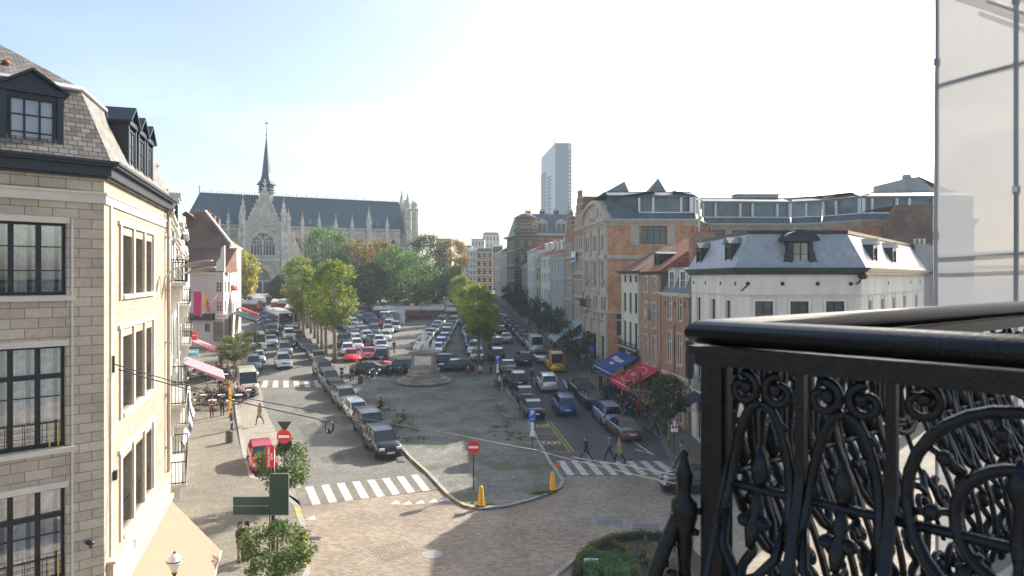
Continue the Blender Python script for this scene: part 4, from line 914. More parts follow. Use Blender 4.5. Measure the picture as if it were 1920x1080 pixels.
Y = 69; t = thing('brick_gable_house', 'house end with a big dark sooty brick gable behind the white mansard building', 'house', (xp(1700,Y),Y,zg(Y)))
k = MB(); k.plate([(xp(1655,Y),2),(xp(1655,Y),zp(425,Y)),(xp(1680,Y),zp(385,Y)),(xp(1800,Y),zp(385,Y)),(xp(1800,Y),2)], Y, Y+.4); k.build('gable_wall', X['dbrick'], t)
k = MB(); k.add([(xp(1680,Y),Y+.1,zp(384.5,Y)),(xp(1800,Y),Y+.1,zp(384.5,Y)),(xp(1800,Y),Y+7,zp(384.5,Y)),(xp(1680,Y),Y+7,zp(384.5,Y))],[(0,1,2,3)]); k.build('roof', X['slate'], t)
Y = 62; t = thing('low_house', 'low rendered house with grey chimney and three pots between mansard and scaffold sheet', 'house', (xp(1720,Y),Y,zg(Y)))
k = MB(); k.plate([(xp(1688,Y),1),(xp(1688,Y),zp(472,Y)),(xp(1712,Y),zp(459,Y)),(xp(1760,Y),zp(462,Y)),(xp(1790,Y),zp(500,Y)),(xp(1790,Y),1)], Y, Y+6); k.build('wall', X['greyr'], t)
chimney(t, xp(1724,Y-1), Y-1, 9, zp(458,Y-1), 1.25, .8, 3, 'greyr', 'ltrim')
# ------------------------------------------------------------------ far right row
def gabled(name, Y0, Y1, ze, zpk, rows, n, ww, wm, label, steps=6):
    t, f, ops = rhouse(name, Y0, Y1, ze, rows, n, ww, wm, label, roof=('gable2',0,'btile'), surround=.12, trim='ltrim', corn=None, margin=.3)
    L = f.L; k = MB(f.M); pts = [(0.02,ze-.02)]
    for i in range(steps): x = L*.46*(i)/steps+.02; zz = ze+(zpk-ze)*(i+1)/steps; pts += [(x,zz),(L*.46*(i+1)/steps+.02,zz)]
    pts = pts+[(L-p[0],p[1]) for p in pts[::-1]]; k.plate(pts, 0.004, .4); k.build('stepped_gable', X[wm], t)
    k = MB(f.M)
    for i in range(1,len(pts)-1,2):
        a, b = pts[i], pts[i+1]
        if abs(a[1]-b[1]) < .01: k.box(min(a[0],b[0])-.05,max(a[0],b[0])+.05,-.06,.45,a[1],a[1]+.12)
    for zz in [r[0]-.35 for r in rows]: k.box(.05,L-.05,-.06,-.006,zz,zz+.16)
    k.build('stone_bands', X['ltrim'], t)
    r = MB(f.M); r.add([(.1,.4,ze),(L/2,.4,zpk-.6),(L-.1,.4,ze),(.1,11,ze),(L/2,11,zpk-.6),(L-.1,11,ze)],[(0,1,4,3),(1,2,5,4),(3,4,5)]); r.build('roof', X['btile'], t)
    return t, f
t, f = gabled('gabled_house', 88.7, 94.6, 18.4, 24.0, [(19.2,20.8),(16.2,17.8),(13.3,15.2),(10.2,12.2),(6.9,9.1),(2.6,5.4)], 4, .8, 'rbrick', 'brick house with tall stepped gable right beside the block with arched pediment')
k = MB(f.M); k.box(.5,3.0,-.5,-.42,zp(490,92),zp(471,92),0); k.box(.5,3.0,-.425,-.4,zp(480,92),zp(478,92),1); k.build('banner', [X['signw'], X['red']], t)
k = MB(f.M); k.box(.6,2.9,-.51,-.501,zp(488,92),zp(482,92)); k.build('banner_lettering', X['signb'], t)
t, f = gabled('gabled_house', 94.8, 100.6, 17.8, 21.8, [(15.6,17.2),(12.6,14.6),(9.6,11.7),(6.6,8.8),(2.8,5.4)], 3, .9, 'rbrick', 'second, lower brick house with stepped gable further up the right side')
k = MB(); k.path([(f.P.x+.5,f.P.y,21.5),(f.P.x+.5,f.P.y,24.5)], .06, 5); k.build('aerial', X['pole'], t)
awn_b = mat('pale_green_canvas',(.30,.42,.40),.85,amt=.1)
awning('pale green awning hanging over the far right pavement', Fac((RF(95),95),(RF(88.6),88.6)), .3, 6.2, zp(602,92), 2.2, 3.6, awn_b)
awning('off-white awning next to the pale green one', Fac((RF(88.5),88.5),(RF(84),84)), -.3, 3.2, zp(625,86), 1.0, 2.4, mat('offwhite_canvas',(.5,.5,.46),.85))
t, f, o = rhouse('row_house', 100.8, 111.8, zp(476,106), [(13.2,15.3),(9.8,12.2),(6.6,9.0),(3.4,5.6)], 4, 1.1, 'greyr', 'grey rendered house with red tiled roof and three dormers', roof=('gable',4.2,'tile'), surround=.12, trim='ltrim', fm='whitep')
for s_ in (2.4,5.6,8.8): dormer(t, f, s_, 1.8, zp(476,106)+.1, 1.9, 3, 'whitep', 'dzinc', 2, 1, .3, .2)
t, f, o = rhouse('row_house', 112, 122, zp(477,117), [(14.2,15.6),(11.8,13.2),(8.6,10.4),(5.6,7.6),(3.6,5.0)], 4, .9, 'white', 'white house with rows of small dark windows and a dormer pair', roof=('gable',3.4,'tile'), fm='black')
for s_ in (3,7): dormer(t, f, s_, 1.7, zp(477,117)+.1, 1.7, 3, 'whitep', 'zinc', 2, 1, .3, .2)
t, f, o = rhouse('row_house', 122.2, 127.6, zp(492,125), [(12.0,14.2),(8.2,10.6),(4.6,6.8)], 2, 1.2, 'yellowr', 'narrow ochre house between two white houses far up the right side', roof=('mansard',1.8,'gslate'), fm='paneb')
t, f, o = rhouse('row_house', 127.8, 138, zp(470,133), [(14.8,16.6),(11.6,13.8),(8.4,10.6),(5.2,7.2)], 4, .9, 'white', 'tall plain white house with slender windows and brick chimneys', roof=('gable',2.0,'tile'), fm='greyr')
chimney(t, RF(133)+2, 133, 17, zp(458,132), 2.2, 1, 4); chimney(t, RF(128)+2, 129, 17, zp(452,129), 1.6, 1, 3)
t, f, o = rhouse('row_house', 138.2, 146, zp(500,142), [(11.2,13.4),(7.6,10.0),(4.6,6.4)], 3, 1.0, 'rbrick', 'low brick house wedged before the dark bay-windowed building', roof=('gable',4.5,'gslate'), fm='black', surround=.1)
# the big blue-grey mansard corner building
def corner_mansard():
    Y = 149; P = Vector((xp(950,Y+14)-.0, 168)); C_ = Vector((RF(150),150)); D = Vector((xp(1072,152),152)); zb = zg(150)
    t = thing('mansard_building', 'striped brick corner building with blue-grey mansard roof and bay windows below the far tower', 'building', (C_.x,C_.y,zb))
    ze = zp(437,150); f = Fac(P, C_); g = Fac((C_.x,C_.y),D); w_ = MB()
    rows = [(zp(y1,150),zp(y0,150)) for y0,y1 in ((425,437),(451,465),(477,493),(505,524),(534,552))]
    of = [(f.L*(i+.5)/3-.9,f.L*(i+.5)/3+.9,a,b) for i in range(3) for a,b in rows[1:]]
    og = [(2+3.6*i,3.4+3.6*i,a,b) for i in range(4) for a,b in rows[1:3]]
    wallg(w_, f, 0, f.L, zb-1, ze, of, .3); wallg(w_, g, 0, g.L, zb-1, ze, og, .3); w_.M = None
    st = brick('striped_brickwork',(.13,.085,.065),(.18,.115,.085),(.28,.25,.205),8,.75,.12,amt=.2,off=0); w_.build('wall', st, t)
    for o in of: window(t, f, o, 2, 1, 'whitep', 'pane', .2)
    for o in og: window(t, g, o, 2, 1, 'whitep', 'pane', .2)
    k = MB()                                        # corner turret with rounded bay
    k.lathe([(2.6,zb),(2.6,ze+.4),(2.9,ze+.5),(2.9,ze+.9),(2.5,ze+1.0),(2.3,ze+3.2),(2.6,ze+3.3),(1.2,ze+4.2),(.1,ze+4.6)], (C_.x+1.5,C_.y+1.2,0), 12); k.build('corner_turret', st, t)
    k = MB()
    for a,b in rows[1:]:
        for an in (-150,-110,-70): q = Vector((C_.x+1.5+2.62*math.cos(R(an)), C_.y+1.2+2.62*math.sin(R(an)))); tn = Vector((-math.sin(R(an)),math.cos(R(an))))*.55; k.add([(q.x-tn.x,q.y-tn.y-.03,a),(q.x+tn.x,q.y+tn.y-.03,a),(q.x+tn.x,q.y+tn.y-.03,b),(q.x-tn.x,q.y-tn.y-.03,b)],[(0,1,2,3)])
    k.build('turret_window', X['pane'], t)
    k = MB(f.M)
    for i,(a,b) in enumerate(rows[1:]): k.box(0,f.L,-.7,-.003,a-.5,a-.25)
    k.box(-.2,f.L,-.8,-.003,ze-.4,ze); k.M = g.M; k.box(0,g.L,-.5,-.003,ze-.4,ze)
    k.build('stone_trim', X['trim'], t)
    r = MB(g.M); r.add([(0,0,ze),(g.L,0,ze),(g.L,2.6,zp(400,152)),(1.0,2.6,zp(400,152)),(1.0,12,zp(400,152)),(g.L,12,zp(400,152)),(0,16,ze)],[(0,1,2,3),(3,2,5,4),(0,3,4,6)]); r.build('roof', mat('blue_grey_roof',(.10,.145,.18),.5,.1,amt=.2,sc=.6), t)
    for i in range(3): 
        s_ = 5.2+4.3*i; dormer(t, g, s_, 2.4, ze+.1, 2.4, 2.4, 'whitep', 'trim', 2, 1, .3, .8, cm='trim')
    k = MB(g.M)
    for i in range(6): s_ = 3+2.5*i; k.add([(s_,2.0,zp(408,152)-.7),(s_+.8,2.0,zp(408,152)-.7),(s_+.8,2.35,zp(408,152)+.1),(s_,2.35,zp(408,152)+.1)],[(0,1,2,3)])
    k.build('skylight', X['whitep'], t)
    for i in range(5): chimney(t, g.P.x+2+3.2*i, g.P.y+5, ze+3, zp(394,152), 1.2, .8, 3, 'dbrick')
corner_mansard()
t, f, o = rhouse('row_house', 168.5, 186, zp(480,177), [(15.0,17.0),(11.6,13.8),(8.6,10.2)], 5, 1.1, 'greyr', 'pale grey terrace front far up the right side past the dark corner building', roof=('gable',2.5,'gslate'), fm='whitep')
t, f, o = rhouse('row_house', 186.2, 205, zp(474,195), [(16,18.2),(12.6,14.8),(9.6,11.4)], 5, 1.1, 'trim', 'farthest stone-fronted house on the right side where the street bends', roof=('gable',2.5,'gslate'), fm='whitep', surround=.1)
# houses where the street bends, and far blocks
def farblock(label, x0, x1, yt, Y, wm, rows, ncol, top=None, name='far_house', dep=14, yb=580):
    P = (xp(x0,Y),Y); Q = (xp(x1,Y),Y); t = thing(name, label, 'building', ((P[0]+Q[0])/2,Y,zg(Y))); f = Fac(P,Q); zt = zp(yt,Y); zb = zg(Y)-1; ops = []
    for r in range(rows):
        hh = (zt-zb)/(rows+.4)
        for c in range(ncol): p_ = f.L/ncol; ops.append((p_*(c+.28),p_*(c+.72),zt-hh*(r+.85),zt-hh*(r+.3)))
    w_ = MB(); wallg(w_, f, 0, f.L, zb, zt, ops, .3); w_.M = f.M; w_.add([(0,0,zb),(0,dep,zb),(0,dep,zt),(0,0,zt)],[(0,1,2,3)]); w_.add([(f.L,0,zb),(f.L,dep,zb),(f.L,dep,zt),(f.L,0,zt)],[(3,2,1,0)]); w_.add([(0,dep,zb),(f.L,dep,zb),(f.L,dep,zt),(0,dep,zt)],[(3,2,1,0)])
    w_.M = None; w_.build('wall', wm, t); k = MB(f.M)
    for o in ops: k.add([(o[0],.28,o[2]),(o[1],.28,o[2]),(o[1],.28,o[3]),(o[0],.28,o[3])],[(0,1,2,3)])
    q = k.build('windows', X['pane'], t)
    r = MB()
    if top == 'mansard': mansard(r, f, 0, f.L, zt, zt+f.L*.15, zt+f.L*.18, dep, f.L*.1)
    elif top == 'gable': roofprism(r, f, 0, f.L, zt, zt+f.L*.3, dep)
    else: r.M = f.M; r.box(-.2,f.L+.2,-.2,dep,zt+.004,zt+.4)
    r.build('roof', X['gslate'], t); return t, f
farblock('ornate cream and brick striped house facing down the street at its bend', 893, 924, 470, 216, brick('striped_cream',(.42,.36,.27),(.46,.4,.3),(.2,.11,.08),6,.8,.2,off=0), 5, 3, 'mansard')
farblock('blue-grey hazy house left of the street bend', 876, 897, 470, 262, X['greyr'], 6, 4, 'gable')
farblock('hazy far apartment house behind the orange tree', 866, 884, 462, 300, X['greyr'], 6, 3)
farblock('wide domed far building above the street bend', 905, 936, 440, 420, X['ltrim'], 7, 5, 'mansard')
farblock('hazy flat-roofed far block right above the orange tree', 884, 908, 449, 380, X['trim'], 6, 4)
farblock('low far block with brown roof behind the dark conifer', 818, 846, 449, 330, X['yellowr'], 5, 5)
farblock('dark terraced house rising behind the far right row', 924, 942, 462, 222, X['dbrick'], 6, 3, 'gable')
# ------------------------------------------------------------------ tower block
def tower():
    Y = 470; x0, x1, x2 = xp(1015,Y+20), xp(1041,Y), xp(1072,Y); t = thing('tower_block', 'slim grey high-rise tower standing far behind the street roofs', 'tower', (x1,Y,zg(Y)))
    zt = zp(268,Y); xl = xp(1015,Y+34)
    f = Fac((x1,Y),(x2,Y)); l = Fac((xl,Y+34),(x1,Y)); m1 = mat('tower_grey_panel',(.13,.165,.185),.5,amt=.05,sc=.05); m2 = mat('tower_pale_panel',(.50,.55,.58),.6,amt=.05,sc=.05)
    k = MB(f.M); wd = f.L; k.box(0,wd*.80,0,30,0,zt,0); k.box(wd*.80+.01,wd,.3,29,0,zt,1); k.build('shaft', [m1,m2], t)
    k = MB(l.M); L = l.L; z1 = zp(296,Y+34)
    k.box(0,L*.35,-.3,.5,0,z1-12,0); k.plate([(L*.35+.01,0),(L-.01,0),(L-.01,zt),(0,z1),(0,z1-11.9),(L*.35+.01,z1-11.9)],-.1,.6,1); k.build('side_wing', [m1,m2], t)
    k = MB(l.M); n = 26
    for i in range(n): zz = 20+(zt-40)*i/n; k.box(L*.45,L*.72,-.6,-.12,zz,zz+1.4)
    k.build('balcony_slots', X['dzinc'], t)
    k = MB(f.M)
    for i in range(30): zz = 20+(zt-24)*i/30; k.box(wd*.83,wd*.97,.1,.29,zz,zz+1.0)
    k.build('window_bands', X['dzinc'], t)
    k = MB(); k.path([(x1,Y+8,zt),(x1,Y+8,zp(252,Y))], .3, 5); k.build('mast', X['pole'], t)
tower()
# ------------------------------------------------------------------ R1 white mansard building
def mansard_white():
    A = Vector((13.9,42.0)); B = Vector((21.5,42.0)); Lf = Vector((13.85,52.7)); Rg = B+Vector((.63,.777))*27
    t = thing('mansard_building', 'white building with grey diamond-slate mansard and round-topped dark dormer behind the balcony', 'building', (A.x,A.y,0))
    fl, ff, fr = Fac(Lf,A), Fac(A,B), Fac(B,Rg); zt = zp(520,42)+.05; ze = zp(508,42)+.15
    w_ = MB(); rowsf = [(zp(600,42)-1.0,zp(565,42)),(4.6,7.3),(.5,3.4)]
    of = [ff.op(a,b,0,1)[:2]+r for a,b in ((1416,1450),(1482,1517),(1549,1584)) for r in rowsf]
    sl_ = [fl.s(x) for x in (1310,1337,1365)]; ol = [(s_-.42,s_+.42,c,d) for s_ in sl_ for c,d in rowsf]
    orr = [(s_-.4,s_+.4,c,d) for s_ in [fr.s(x) for x in (1632,1655,1676,1696,1718,1736)] for c,d in rowsf[:2]]
    for f, oo in ((fl,ol),(ff,of),(fr,orr)): wallg(w_, f, 0, f.L, 0, ze-.1, oo, .22)
    w_.M = None; w_.build('wall', X['white'], t)
    for f, oo in ((fl,ol),(ff,of),(fr,orr)):
        for o in oo: window(t, f, o, 2, 1, 'black', 'pane', .18, trans=.7 if o[3]-o[2] > 1.9 else None, fw=.06)
    k = MB()
    for f, oo in ((fl,ol),(ff,of),(fr,orr)):
        k.M = f.M
        k.box(0,f.L,-.05,-.003,zp(556,42),zp(553,42)); k.box(0,f.L,-.06,-.003,8.5-.6,8.5-.45); k.box(0,f.L,-.1,-.003,3.9,4.2)
        for a,b,c,d in oo: k.ring([(a-.22,c-.2),(b+.22,c-.2),(b+.22,d+.25),(a-.22,d+.25)],[(a-.15,c-.13),(b+.15,c-.13),(b+.15,d+.18),(a-.15,d+.18)],-.03,-.004)
    k.build('wall_moulding', X['ltrim'], t)
    k = MB()                                         # round vents
    for f, xs in ((fl,(1301,1323,1351,1379)),(ff,(1402,1467,1533,1595)),(fr,(1666,1708,1725,1738))):
        for x in xs:
            s_ = f.s(x); s_ = min(max(s_,.3),f.L-.3); zz = zp(532,42); n = 14; k.M = f.M; k.plate([(s_+.13*math.cos(2*math.pi*i/n), zz+.13*math.sin(2*math.pi*i/n)) for i in range(n)], -.03, -.004)
    k.build('round_vent', X['black'], t)
    # eave and roof
    def ring2(a):      # footprint offset
        def off(p, n1, n2):
            d = n1.x*n2.y-n1.y*n2.x; return p+Vector(((a*n2.y-a*n1.y)/d, (n1.x*a-n2.x*a)/d))
        nl, nf, nr = [Vector((-f.u.y, f.u.x)) for f in (fl,ff,fr)]
        return [Lf+nl*a, off(A,nl,nf), off(B,nf,nr), Rg+nr*a]
    k = MB(); 
    for z0, z1, a in ((ze-.38,ze-.2,-.25),(ze-.2,ze-.08,-.42),(ze-.08,ze+.05,-.55)):
        o_ = ring2(a); i_ = ring2(.3); k.prism(o_+i_[::-1], z0, z1)
    k.build('cornice', X['navy'], t)
    lo, hi = ring2(-.3), ring2(.95); z0, z1 = ze+.05, zp(437,43); k = MB()
    for i in range(3): k.poly([(*lo[i],z0),(*lo[i+1],z0),(*hi[i+1],z1),(*hi[i],z1)])
    far = [Vector((24,56)), Vector((16,56))]; k.poly([(*p,z1+.0) for p in hi]+[(hi[3].x-3,hi[3].y+6,z1),(hi[0].x+3,hi[0].y+2,z1)])
    k.poly([(*lo[0],z0),(*hi[0],z1),(hi[0].x+8,hi[0].y+1,z1),(lo[0].x+8,lo[0].y,z0)][::-1])
    k.build('roof', X['zslate'], t)
    k = MB(); a_, b_ = ring2(.85), ring2(1.3); k.prism(a_+b_[::-1], z1-.05, z1+.16); k.build('roof_ridge_trim', X['navy'], t)
    k = MB(ff.M); c = ff.s(1500); s0, s1 = ff.s(1477), ff.s(1523); zd0, zd1 = ze+.07, zp(452,42); yy = -.12    # central dormer
    wn = ff.op(1485,1516,454,499)
    wallg(k, ff, s0, s1, zd0, zd1, [wn], .12, 0, y=yy); k.M = ff.M; k.box(s0,s0+.08,yy+.01,1.2,zd0,zd1); k.box(s1-.08,s1,yy+.01,1.2,zd0,zd1)
    n = 14; r_ = (s1-s0)/2+.28; arc = [(c+r_*math.cos(math.pi*i/n), zd1+.55*math.sin(math.pi*i/n)) for i in range(n+1)]; k.plate(arc, yy-.15, 1.3)
    k.ring([(c+(r_+.06)*math.cos(math.pi*i/n), zd1+.63*math.sin(math.pi*i/n)) for i in range(n+1)], arc, yy-.22, 1.3, closed=False)
    for sg in (-1,1):      # scrolled side consoles
        e = s0 if sg < 0 else s1; k.plate([(e,zd0),(e+sg*.55,zd0),(e+sg*.6,zd0+.18),(e+sg*.42,zd0+.32),(e+sg*.22,zd0+.45),(e+sg*.12,zd0+.9),(e,zd0+1.1)], yy+.02, yy+.25)
    k.box(c-.25,c+.25,-.3,0,zd1+.55,zd1+.7); o = k.build('dormer', X['navy'], t); o['label'] = 'wide round-topped dark dormer'
    window(t, ff, wn, 2, 2, 'black', glassy('bright_pane',(.3,.29,.26),.04), .1, y=yy, name='dormer_window')
    for x in (1311,1366):
        s_ = fl.s(x); dormer(t, fl, s_, 1.25, ze+.1, 1.5, 1.5, 'navy', 'dzinc', 2, 2, -.05, .42)
    for x in (1640,1676):
        s_ = fr.s(x); dormer(t, fr, s_, 1.35, ze+.1, 1.5, 1.6, 'navy', 'dzinc', 2, 2, -.05, .42)
    # street level: balcony, navy awnings, wall lamp
    railing(t, fl, fl.L-7.5, fl.L-.4, 4.55, .95, .8, .16, 'pole', 'ltrim', r=.01); railing(t, ff, .8, ff.L-.4, 4.55, .95, .7, .16, 'pole', 'ltrim', r=.01)
    k = MB(fl.M); k.box(.1,.8,-.5,-.1,4.8,7.6); k.build('loudspeaker_cabinet', X['black'], t)
    k = MB(fl.M); k.lathe([(.16,0),(.16,.02)], (.45,-.52,7.2), 10); k.build('green_cross', mat('green_enamel',(.02,.35,.2),.4), t)
    k = MB(ff.M)
    for sg, s_ in ((1,.25),): k.path([(s_,-.0,zp(545,42)),(s_,-.6,zp(538,42)),(s_,-.9,zp(536,42))],.05,6); 
    s_ = ff.L-.3; k.path([(s_,0,zp(532,42)),(s_,-.25,zp(530,42)),(s_+.1,-.4,zp(522,42))],.06,6); k.ball((s_+.12,-.5,zp(518,42)),(.28,.35,.2),8); k.build('floodlight', X['black'], t)
    cw = mat('navy_canvas_shop',(.015,.025,.06),.85)
    a1 = awning('navy awning with white lettering on the ground floor of the white mansard building', ff, 1.6, 5.4, 4.0, 1.1, 1.6, cw, txt=[('HARVEY VOSS',.34,.1)])
    awning('small navy awning on the side of the white mansard building', fl, 1.2, 3.6, 4.0, .9, 1.3, cw)
    return t, fl, ff
WM, WMl, WMf = mansard_white()
# ------------------------------------------------------------------ the church
def church():
    uu = Vector((.903,.43)).normalized(); nn = Vector((uu.y,-uu.x)); R0 = Vector((xp(374,190),190)); zr = zp(362,190)
    zb = zg(190)
    t = thing('church', 'gothic stone church with blue slate roof and slender spire behind the trees', 'church', (R0.x+25,R0.y+12,zb))
    fw = Fac(R0+nn*7, R0+nn*7+uu*60); fr_ = Fac(R0, R0+uu*60)
    Lr = fr_.s(748); ze = zp(437, fw.Y(fw.s(745)))
    L0 = -4.5
    stn = X['church']; ct = X['churcht']
    def roof_half():
        k = MB(fr_.M); k.add([(L0,-6.6,ze),(Lr,-6.6,ze),(Lr,0,zr),(0,0,zr),(L0,6.6,ze),(Lr,6.6,ze)],[(0,1,2,3),(3,2,5,4),(0,3,4)]); k.build('nave_roof', X['bslate'], t)
        k = MB(fr_.M); k.box(0,Lr,-.12,.12,zr,zr+.2)
        for i in range(80): s_ = Lr*i/79; h = .55 if i % 4 else 1.1; k.box(s_-.07,s_+.07,-.07,.07,zr+.2,zr+.2+h)
        k.path([(0,0,zr),(0,0,zr+2.2)], .12, 5); k.box(-.4,.4,-.06,.06,zr+1.6,zr+1.75); k.build('ridge_cresting', X['dzinc'], t)
    roof_half()
    def arch(c, z0, w, hs, ha, n=10):     # pointed arch outline, from right spring over apex to left spring
        pts = []; rr = (w*w+ha*ha)/(2*w)
        for i in range(n+1):
            a = math.asin(min(1,ha/rr))*i/n; pts.append((c+w-rr+rr*math.cos(a)-0, z0+hs+rr*math.sin(a)))
        return pts+[(2*c-p[0],p[1]) for p in pts[:-1][::-1]]
    def pinnacle(k, x, y, z0, z1, w=.55, ztop=None):
        h = z1-z0; k.box(x-w/2,x+w/2,y-w/2,y+w/2,z0,z0+h*.45)
        k.add([(x-w*.62,y-w*.62,z0+h*.45),(x+w*.62,y-w*.62,z0+h*.45),(x+w*.62,y+w*.62,z0+h*.45),(x-w*.62,y+w*.62,z0+h*.45),(x,y,z1)],[(0,1,4),(1,2,4),(2,3,4),(3,0,4),(3,2,1,0)])
        for i in range(3):
            q = .5+.14*i; ww = w*.75*(1-(q-.45)/.6)
            for sg in (-1,1): k.box(x+sg*ww-.1,x+sg*ww+.1,y-.1,y+.1,z0+h*q,z0+h*q+.22); k.box(x-.1,x+.1,y+sg*ww-.1,y+sg*ww+.1,z0+h*q,z0+h*q+.22)
        k.ball((x,y,z1), .17, 5)
    def balus(k, f, s0, s1, z, y=0, h=1.25):
        k.M = f.M; k.box(s0,s1,y-.15,y+.15,z-.2,z+.12); k.box(s0,s1,y-.13,y+.13,z+h-.16,z+h)
        n = max(1,int((s1-s0)/.75)); p = (s1-s0)/n
        for i in range(n):
            x = s0+p*(i+.5)
            k.ring([(x+p*.5*math.cos(2*math.pi*j/8),z+h*.49+h*.42*math.sin(2*math.pi*j/8)) for j in range(8)],[(x+p*.28*math.cos(2*math.pi*j/8),z+h*.49+h*.24*math.sin(2*math.pi*j/8)) for j in range(8)],y-.08,y+.08)
        k.M = None
    # nave wall with buttresses and tall windows
    xs = [428, 566.5, 598, 629, 659.5, 691, 725]; bs = [fw.s(x) for x in xs]; Lw = fw.s(750)
    k = MB(); wins = []
    cuts = bs[1:]+[Lw]; prev = fw.s(545)
    for b in cuts:
        c = (prev+b)/2; w = (b-prev)*.36; wins.append((c,w)); prev = b
    ops = [(c-w,c+w,zb+4,ze-4.6) for c,w in wins]
    wallg(k, fw, L0, Lw, zb-1, ze-.3, [(c-w,c+w,zb+4,ze-1.4) for c,w in wins], .9, 0)
    k.M = fw.M
    for c,w in wins:      # spandrels of each pointed arch
        a = arch(c, 0, w, ze-4.6, 3.0); half = a[:11]
        k.plate([(c+w,ze-1.39)]+half+[(c,ze-1.39)], -.003, .5); k.plate([(2*c-p[0],p[1]) for p in ([(c+w,ze-1.39)]+half+[(c,ze-1.39)])], -.003, .5)
    k.M = fr_.M; k.add([(Lr,-7,zb),(Lr,7,zb),(Lr,7,ze),(Lr,-7,ze)],[(0,1,2,3)]); k.add([(L0,-7,zb),(L0,7,zb),(L0,7,ze),(L0,-7,ze)],[(3,2,1,0)]); k.M = None
    k.build('nave_wall', stn, t)
    k = MB(fw.M)
    for c,w in wins: k.add([(c-w,.8,zb+4),(c+w,.8,zb+4),(c+w,.8,ze-1.4),(c-w,.8,ze-1.4)],[(0,1,2,3)],0)
    k.build('nave_window', X['pane'], t)
    k = MB(fw.M)
    for c,w in wins:
        for i in range(1,4): x = c-w+2*w*i/4; k.box(x-.09,x+.09,.55,.75,zb+4,ze-3)
        a = arch(c,0,w,ze-4.6,3.0); b = arch(c,0,w-.3,ze-4.6,2.6); k.ring(a,b,.2,.6,closed=False)
    k.build('nave_tracery', ct, t)
    for i, b in enumerate(bs): k = MB(fw.M); k.box(b-.55,b+.55,-1.8,-.004,zb,ze-8); k.box(b-.45,b+.45,-1.1,-.005,ze-8,ze-1.6); k.build('buttress', stn, t)
    for i, b in enumerate(bs):
        k = MB(fw.M); top = [0,6.0,5.9,5.7,5.6,8.3,6.0][i] if i else 6; pinnacle(k, b, -.55, ze-1.6, ze+top-1, .8 if i != 5 else 1.25); o = k.build('pinnacle', ct, t)
    k = MB(); balus(k, fw, L0, Lw, ze-.2, -.3); k.build('nave_balustrade', ct, t)
    k = MB(fw.M)
    for x in (582,711): s_ = fw.s(x); k.box(s_-.7,s_+.7,.6,2.4,ze+.8,ze+2.2); k.add([(s_-.8,.5,ze+2.2),(s_+.8,.5,ze+2.2),(s_+.8,2.6,ze+2.2),(s_-.8,2.6,ze+2.2),(s_,1.5,ze+3.6)],[(0,1,4),(1,2,4),(2,3,4),(3,0,4)])
    k.build('roof_vent', X['dzinc'], t)
    # transept
    ft = Fac(R0+nn*13, R0+nn*13+uu*60); a0, a1 = ft.s(452), ft.s(541); c = ft.s(497); Yc = ft.Y(c); Z = lambda y: zp(y, Yc)
    zbal = Z(428); zap = Z(346)
    win = (ft.s(470),ft.s(516)); hw = (win[1]-win[0])/2; wc = (win[0]+win[1])/2; por = (ft.s(478.5),ft.s(507)); pw = (por[1]-por[0])/2; pc = (por[0]+por[1])/2
    k = MB(); wallg(k, ft, a0, a1, zb-1, zbal, [(win[0],win[1],Z(481),Z(433)),(por[0],por[1],Z(553),Z(502))], 1.2, 0); k.M = ft.M
    hs = Z(458); a = arch(wc,0,hw,hs,Z(433.5)-hs); h_ = a[:11]; k.plate([(wc+hw,Z(433))]+h_+[(wc,Z(433))], -.003, 1.0); k.plate([(2*wc-p[0],p[1]) for p in [(wc+hw,Z(433))]+h_+[(wc,Z(433))]], -.003, 1.0)
    hs2 = Z(522); a2 = arch(pc,0,pw,hs2,Z(503)-hs2); h2 = a2[:11]; k.plate([(pc+pw,Z(502))]+h2+[(pc,Z(502))], -.003, 1.0); k.plate([(2*pc-p[0],p[1]) for p in [(pc+pw,Z(502))]+h2+[(pc,Z(502))]], -.003, 1.0)
    for s_, sg in ((a0,1),(a1,-1)): k.add([(s_,0,zb-1),(s_,7,zb-1),(s_,7,zbal),(s_,0,zbal)],[(0,1,2,3)])
    k.M = None; k.build('transept_wall', stn, t)
    k = MB(ft.M); k.add([(win[0],1.1,Z(481)),(win[1],1.1,Z(481)),(win[1],1.1,Z(433)),(win[0],1.1,Z(433))],[(0,1,2,3)]); k.build('transept_window', X['pane'], t)
    k = MB(ft.M)      # tracery
    for i in range(0,9): x = win[0]+2*hw*i/8; wd = .2 if i == 4 else .09; k.box(x-wd,x+wd,.75,.95,Z(481),hs+.2 if i not in (2,6,4) else hs+1.2)
    for i in range(8):
        x = win[0]+2*hw*(i+.5)/8; b1 = arch(x,0,hw/8,hs-.6,.8,5); b2 = arch(x,0,hw/8-.1,hs-.6,.65,5); k.ring(b1,b2,.75,.92,closed=False)
    for cc, w_ in ((wc-hw/2,hw/2),(wc+hw/2,hw/2)):
        b1 = arch(cc,0,w_,hs+.1,(Z(433)-hs)*.72,8); b2 = arch(cc,0,w_-.22,hs+.1,(Z(433)-hs)*.62,8); k.ring(b1,b2,.7,.95,closed=False)
        for (dx,dz,rr) in ((-.5,.75,.42),(.5,.75,.42),(0,1.7,.5)):
            p = (cc+dx*w_*.7, hs+dz*1.1); k.ring([(p[0]+rr*w_*.62*math.cos(2*math.pi*j/8),p[1]+rr*w_*.62*math.sin(2*math.pi*j/8)) for j in range(8)],[(p[0]+rr*w_*.4*math.cos(2*math.pi*j/8),p[1]+rr*w_*.4*math.sin(2*math.pi*j/8)) for j in range(8)],.75,.92)
